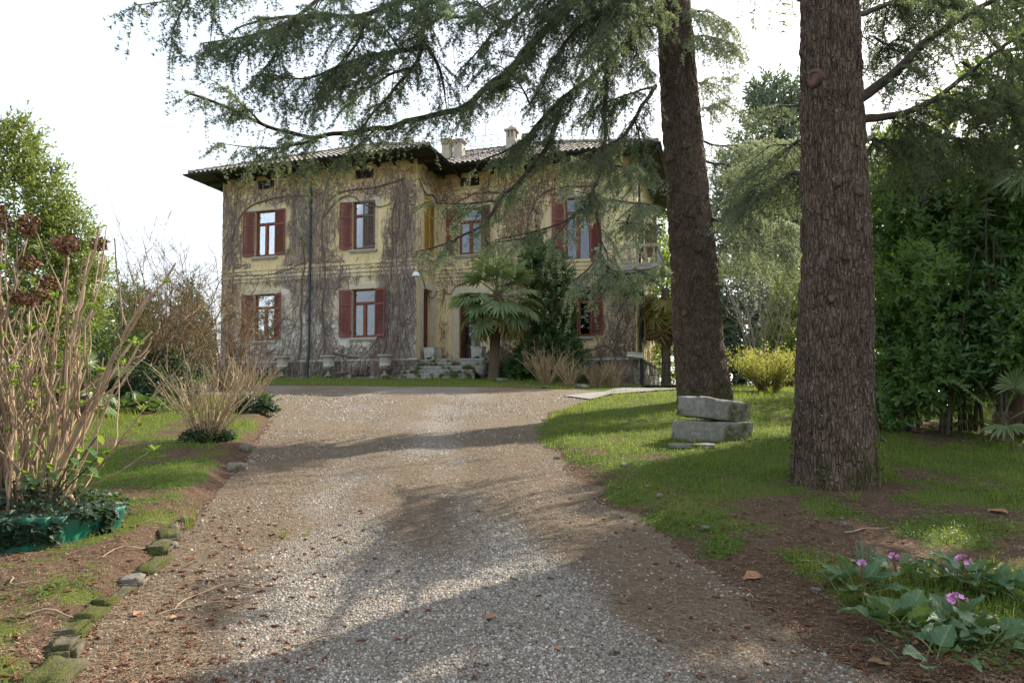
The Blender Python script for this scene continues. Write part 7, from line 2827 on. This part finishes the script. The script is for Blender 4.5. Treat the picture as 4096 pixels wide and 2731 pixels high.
def catkin_spots(n):
    y = 2.9 + 9.5 * r.random(n) ** 1.6
    x = r.uniform(-1, 1, n) * (.9 + y * .70)
    d_l = np.abs(x - xl(y) - .45)
    d_r = np.abs(x - xr(y) - .5)
    pr = .95 * np.exp(-(d_l / .5) ** 2) + .55 * np.exp(-(d_r / .8) ** 2) + .22 * ((x > xr(y)) | (x < xl(y))) + .03
    k_ = r.random(n) < pr * (.3 + 1.2 * fbm(x * 1.6, y * 1.6, 0, 88, 3))
    return x[k_], y[k_]


x, y = catkin_spots(5200)
o_ = np.argsort(np.hypot(x, y))
x, y = x[o_], y[o_]
z = gz(x, y)
for k in range(min(260, len(x))):
    o = obj("catkin", CKm[k % 8])
    o.location = (x[k], y[k], z[k] + .008)
    o.rotation_euler = (r.normal(0, .15), r.normal(0, .15), r.uniform(0, TAU))
    zone = ("rust-brown catkin among the needles beside the mossy left edging" if xl(y[k]) <= x[k] < xl(y[k]) + 1.1 else
            "rust-brown catkin on the soil left of the mossy edging" if x[k] < xl(y[k]) else
            "rust-brown catkin lying on the open gravel of the drive" if x[k] < xr(y[k]) else
            "rust-brown catkin on the right bank near the bergenias" if y[k] < 5.2 else "rust-brown catkin on the right bank towards the near cedar")
    tag(o, zone, "catkin", "fallen catkins")
c = MB()
for k in range(260, min(len(x), 800)):
    a = r.uniform(0, TAU)
    R_ = np.array([[math.cos(a), math.sin(a), 0], [-math.sin(a), math.cos(a), 0], [0, 0, 1]])
    src = CK[k % 8]
    c.add(src.v[0] @ R_ + A(x[k], y[k], z[k] + .008), src.f[0])
o = c.build("catkin_litter", M['catkin'], smooth=True)
tag(o, "scatter of more distant rust-brown catkins on the banks", kind="stuff")

# dry leaves and twigs
def dry_leaf(seed):
    r_ = np.random.default_rng(seed)
    u, v = np.meshgrid(np.linspace(0, 1, 6), np.linspace(-1, 1, 5), indexing='ij')
    w = np.sin(np.clip(u, .03, .97) * math.pi) ** .8 * .36
    V = np.stack([u - .5, v * w * (1 + .25 * np.sin(u * 14 + seed)), .22 * v ** 2 * w + .10 * np.sin(u * 4 + seed) + .04 * r_.normal(size=u.shape)], -1)
    return MB().grid(V.reshape(-1, 3), 6, 5).mesh("fallen_leaf", M['dleaf'], True)


DLm = [dry_leaf(k) for k in range(4)]
dl = [(3010, 2315, .13, "large tan fallen leaf on the right gravel edge"), (3520, 2660, .10, "curled orange-brown leaf beside the bergenias"), (560, 2465, .10, "broad tan leaf by the mossy edging"), (1005, 2200, .05, "small orange leaf on the brown needles"),
      (1960, 2480, .08, "pointed dry leaf on the grey gravel"), (1455, 2125, .05, "little curled leaf left of the drive's middle"), (3085, 2440, .05, "small brown leaf at the gravel margin"), (920, 2430, .06, "dry leaf among the catkins"),
      (700, 2480, .07, "dry leaf near the bottom left stones"), (3990, 2050, .16, "pale fallen leaf in the sunlit patch on the right"), (480, 2040, .06, "dry leaf beside the green edging"), (1500, 2240, .05, "tiny brown leaf in mid drive"),
      (2720, 2270, .05, "small dry leaf on the right drive edge"), (1150, 2600, .05, "dry leaf at the bottom of the drive"), (2230, 2600, .05, "brown leaf on gravel near the bottom frame")]
for k, (px, py, s_, lab) in enumerate(dl):
    u_ = (px - CX) / FPX
    v_ = (CY - py) / FPX
    Yd = np.linspace(2.5, 14, 2000)
    ry_ = math.cos(PIT) - v_ * math.sin(PIT)
    rz2 = math.sin(PIT) + v_ * math.cos(PIT)
    i0 = np.argmin(np.abs(gz(u_ / ry_ * Yd, Yd) - (EYE + rz2 / ry_ * Yd)))
    p = at(px, py, Yd[i0])
    o = obj("fallen_leaf", DLm[k % 4])
    o.location = (p[0], p[1], gz(p[0], p[1]) + .015)
    o.scale = (s_, s_, s_)
    o.rotation_euler = (r.normal(0, .15), r.normal(0, .15), r.uniform(0, TAU))
    tag(o, lab, "leaf", "fallen dry leaves")
tw = [((-1.95, 4.0), (-1.75, 4.45), "pale stick against the mossy edging, longest of its bunch"), ((-2.0, 3.92), (-1.62, 4.1), "thin pale stick crossing the bunch by the edging"), ((-1.72, 4.35), (-1.3, 4.42), "curved pale twig among the catkins"), ((-1.15, 3.62), (-.85, 3.70), "straight pale stick on the bottom left litter"),
      ((-.95, 5.25), (-.6, 5.55), "thin twig at the left edge of the gravel"), ((-1.45, 5.55), (-1.05, 5.9), "twig on the sunlit needles left of the drive"), ((-2.6, 3.7), (-2.35, 3.95), "twig on the bottom left soil"), ((-3.05, 4.2), (-2.8, 4.12), "dark twig below the green edging"),
      ((.1, 3.7), (.3, 3.74), "short twig on the grey gravel"), ((1.9, 4.6), (2.05, 4.45), "thin twig on the right bank"), ((2.5, 5.2), (2.9, 5.3), "long thin twig under the near cedar"), ((-5.0, 9.4), (-4.3, 9.7), "pale fallen stem on the left lawn"), ((-2.75, 4.62), (-2.62, 5.1), "bent pale stem leaning off the edging by the ivy")]
for k, (p, q, lab) in enumerate(tw):
    t_ = np.linspace(0, 1, 9)
    X_, Y_ = p[0] + (q[0] - p[0]) * t_, p[1] + (q[1] - p[1]) * t_
    bx = .07 * np.sin(t_ * math.pi) * r.normal() + .02 * np.sin(t_ * 9 + k)
    nx_, ny_ = -(q[1] - p[1]), q[0] - p[0]
    nl_ = math.hypot(nx_, ny_)
    X_, Y_ = X_ + nx_ / nl_ * bx, Y_ + ny_ / nl_ * bx
    P = np.stack([X_, Y_, gz(X_, Y_) + .014 + .012 * np.sin(t_ * 3)], -1)
    o = MB().tube(P, np.linspace(.0055, .0025, 9) * r.uniform(.7, 1.2), 6).build("fallen_twig", M['twig'], smooth=True)
    tag(o, lab, "twig", "fallen twigs")


# grass blades
def scatter(n, y0, y1, pw, wid=.78, thr=.28):
    y = y0 + (y1 - y0) * r.random(n) ** pw
    x = r.uniform(-1, 1, n) * (1.2 + y * wid)
    g = grassm(x, y)
    k_ = r.random(n) < sst(thr, .85, g)
    return x[k_], y[k_], g[k_]


x, y, g = scatter(165000, 2.8, 27.2, 1.35)
# keep clear of trunk, stones and path
k_ = (np.hypot(x - T2[0], y - T2[1]) > .45) & (np.hypot(x - T1[0], y - T1[1]) > .55) & ~((x > 2.0) & (y > 18.6) & (x < 5.8) & (y < 22.8))
hl = np.array([np.array(H2W.inverted() @ Vector((a_, b_, 0)))[:2] for a_, b_ in ((0, 0), (1, 0), (0, 1))])
hx = hl[0][0] + x * (hl[1][0] - hl[0][0]) + y * (hl[2][0] - hl[0][0])
hy = hl[0][1] + x * (hl[1][1] - hl[0][1]) + y * (hl[2][1] - hl[0][1])
k_ &= ~((hx > XA) & (hx < .2) & (hy > -.15)) & ~((hx > -.4) & (hx < 3.4) & (hy > -1.05)) & ~((hx >= .2) & (hy > RS - .15))
x, y, g = x[k_], y[k_], g[k_]
n = len(x)
hh = r.uniform(.022, .075, n) * (.35 + .5 * g + .7 * vn(x * 5, y * 5, 0, 98)) * (1 + .9 * (vn(x * 1.4, y * 1.4, 0, 99) > .68)) * np.where(y > 12, 1.0, 1.0)
ww = np.maximum(.0028, .00055 * y) * r.uniform(.7, 1.3, n)
a = r.uniform(0, TAU, n)
ln_ = r.uniform(.1, .8, n) * hh
D = np.stack([np.cos(a), np.sin(a), 0 * a], -1)
S = np.stack([-np.sin(a), np.cos(a), 0 * a], -1) * (ww * .5)[:, None]
P = np.stack([x, y, gz(x, y) - .004], -1)
mid = P + D * (ln_ * .35)[:, None] + A(0, 0, 1) * (hh * .62)[:, None]
tip = P + D * ln_[:, None] + A(0, 0, 1) * (hh * .95)[:, None]
V = np.stack([P - S, P + S, mid + S * .8, mid - S * .8, tip], 1).reshape(-1, 3)
b5 = (np.arange(n) * 5)[:, None]
o = MB().add(V, b5 + np.array([0, 1, 2, 3]))
o.f.append(b5 + np.array([3, 2, 4]))
o.m.append(np.zeros(n, np.int32))
o = o.build("grass", M['grass'])
tag(o, "short spring grass on the lawns and banks", kind="stuff")

# low ground-cover leaves mixed in
x, y, g = scatter(230000, 2.8, 13, 1.8, .76, .03)
fr = np.exp(-((x - xr(y) - .15) / .22) ** 2)
k_ = ((vn(x * 1.3, y * 1.3, 0, 55) * .6 + vn(x * 4, y * 4, 0, 56) * .4 + .25 * fr) > .46) & (np.hypot(x - T2[0], y - T2[1]) > .45)
x, y = x[k_], y[k_]
n = len(x)
P = np.stack([x, y, gz(x, y) + r.uniform(.006, .045, n)], -1)
V, F = leaf2(P, rdir(n, r) * A(1, 1, .35), A(0, 0, 1) + rdir(n, r) * .55, r.uniform(.014, .030, n), r.uniform(.012, .022, n))
o = MB().add(V, F).build("ground_cover", M['clover'])
tag(o, "low clover-like weeds between the grass", kind="stuff")

# taller grass tufts
tfs = [(760, 2110, 5.7, .30, 40, "taller grass tuft at the edge of the left edging"), (1130, 2130, 5.5, .10, 30, "grass tuft growing in the needle litter left of the drive"), (3080, 1590, 16.6, .28, 60, "tall grass tuft in front of the forsythia"), (3420, 2045, 6.1, .12, 50, "grass tuft right of the cedar's foot"),
       (2790, 1800, 9.35, .10, 40, "grass tuft against the lower stone block"), (1230, 2120, 5.6, .08, 24, "small sprout of grass on the brown needles"), (560, 1720, 11.4, .14, 60, "grass tuft left of the straw-coloured shrub"), (2010, 2135, 5.7, .04, 16, "tiny grass sprout in the middle of the drive"), (3340, 2400, 4.2, .09, 16, "sprout left of the sword leaves"), (3740, 2320, 4.5, .11, 26, "grass sprout between the bergenias")]
for k, (px, py, Y, h_, n, lab) in enumerate(tfs):
    b0 = on_ground(px, py, Y)
    a = r.uniform(0, TAU, n)
    hh = h_ * r.uniform(.5, 1.1, n)
    q = .03 + .35 * h_ * r.random(n)
    D = np.stack([np.cos(a), np.sin(a), 0 * a], -1)
    ww = np.maximum(.003, .0006 * Y)
    S = np.stack([-np.sin(a), np.cos(a), 0 * a], -1) * ww * .5
    P = D * (q * .3)[:, None]
    m1 = P + D * (q * .35)[:, None] + A(0, 0, 1) * (hh * .6)[:, None]
    tp = P + D * (q * 1.4)[:, None] + A(0, 0, 1) * (hh * .95)[:, None]
    V = np.stack([P - S, P + S, m1 + S * .8, m1 - S * .8, tp], 1).reshape(-1, 3)
    b5 = (np.arange(n) * 5)[:, None]
    o = MB().add(V, b5 + np.array([0, 1, 2, 3]))
    o.f.append(b5 + np.array([3, 2, 4]))
    o.m.append(np.zeros(n, np.int32))
    o = o.build("grass_tuft", M['grass'])
    o.location = b0
    tag(o, lab, "grass", "taller grass tufts")


# trees behind the viewpoint, mirrored in the ground-floor panes
for k, (x0, y0, h_) in enumerate(((-40, 8, 13), (-30, -4, 12), (-20, -14, 11), (-6, -18, 10))):
    b0 = A(x0, y0, gz(x0, y0))
    es = [(A(0, 0, h_ * .62), (h_ * .30, h_ * .30, h_ * .40), 3), (A(1.2, .5, h_ * .4), (h_ * .28, h_ * .25, h_ * .25), 2), (A(-1.3, -.4, h_ * .45), (h_ * .26, h_ * .25, h_ * .25), 2)]
    leafy("garden_tree", ("leafy tree mirrored at the left of the lower window panes", "leafy tree mirrored in the middle of the lower window panes", "leafy tree behind the viewpoint on the far left", "leafy tree behind the viewpoint on the right")[k], "tree", b0, es, .6, .28, 2400, 'laurel', 2, h_ * .5, .5, .16, 230 + k, "trees behind the viewpoint", per=8, sl=.7, stem_name="trunk")
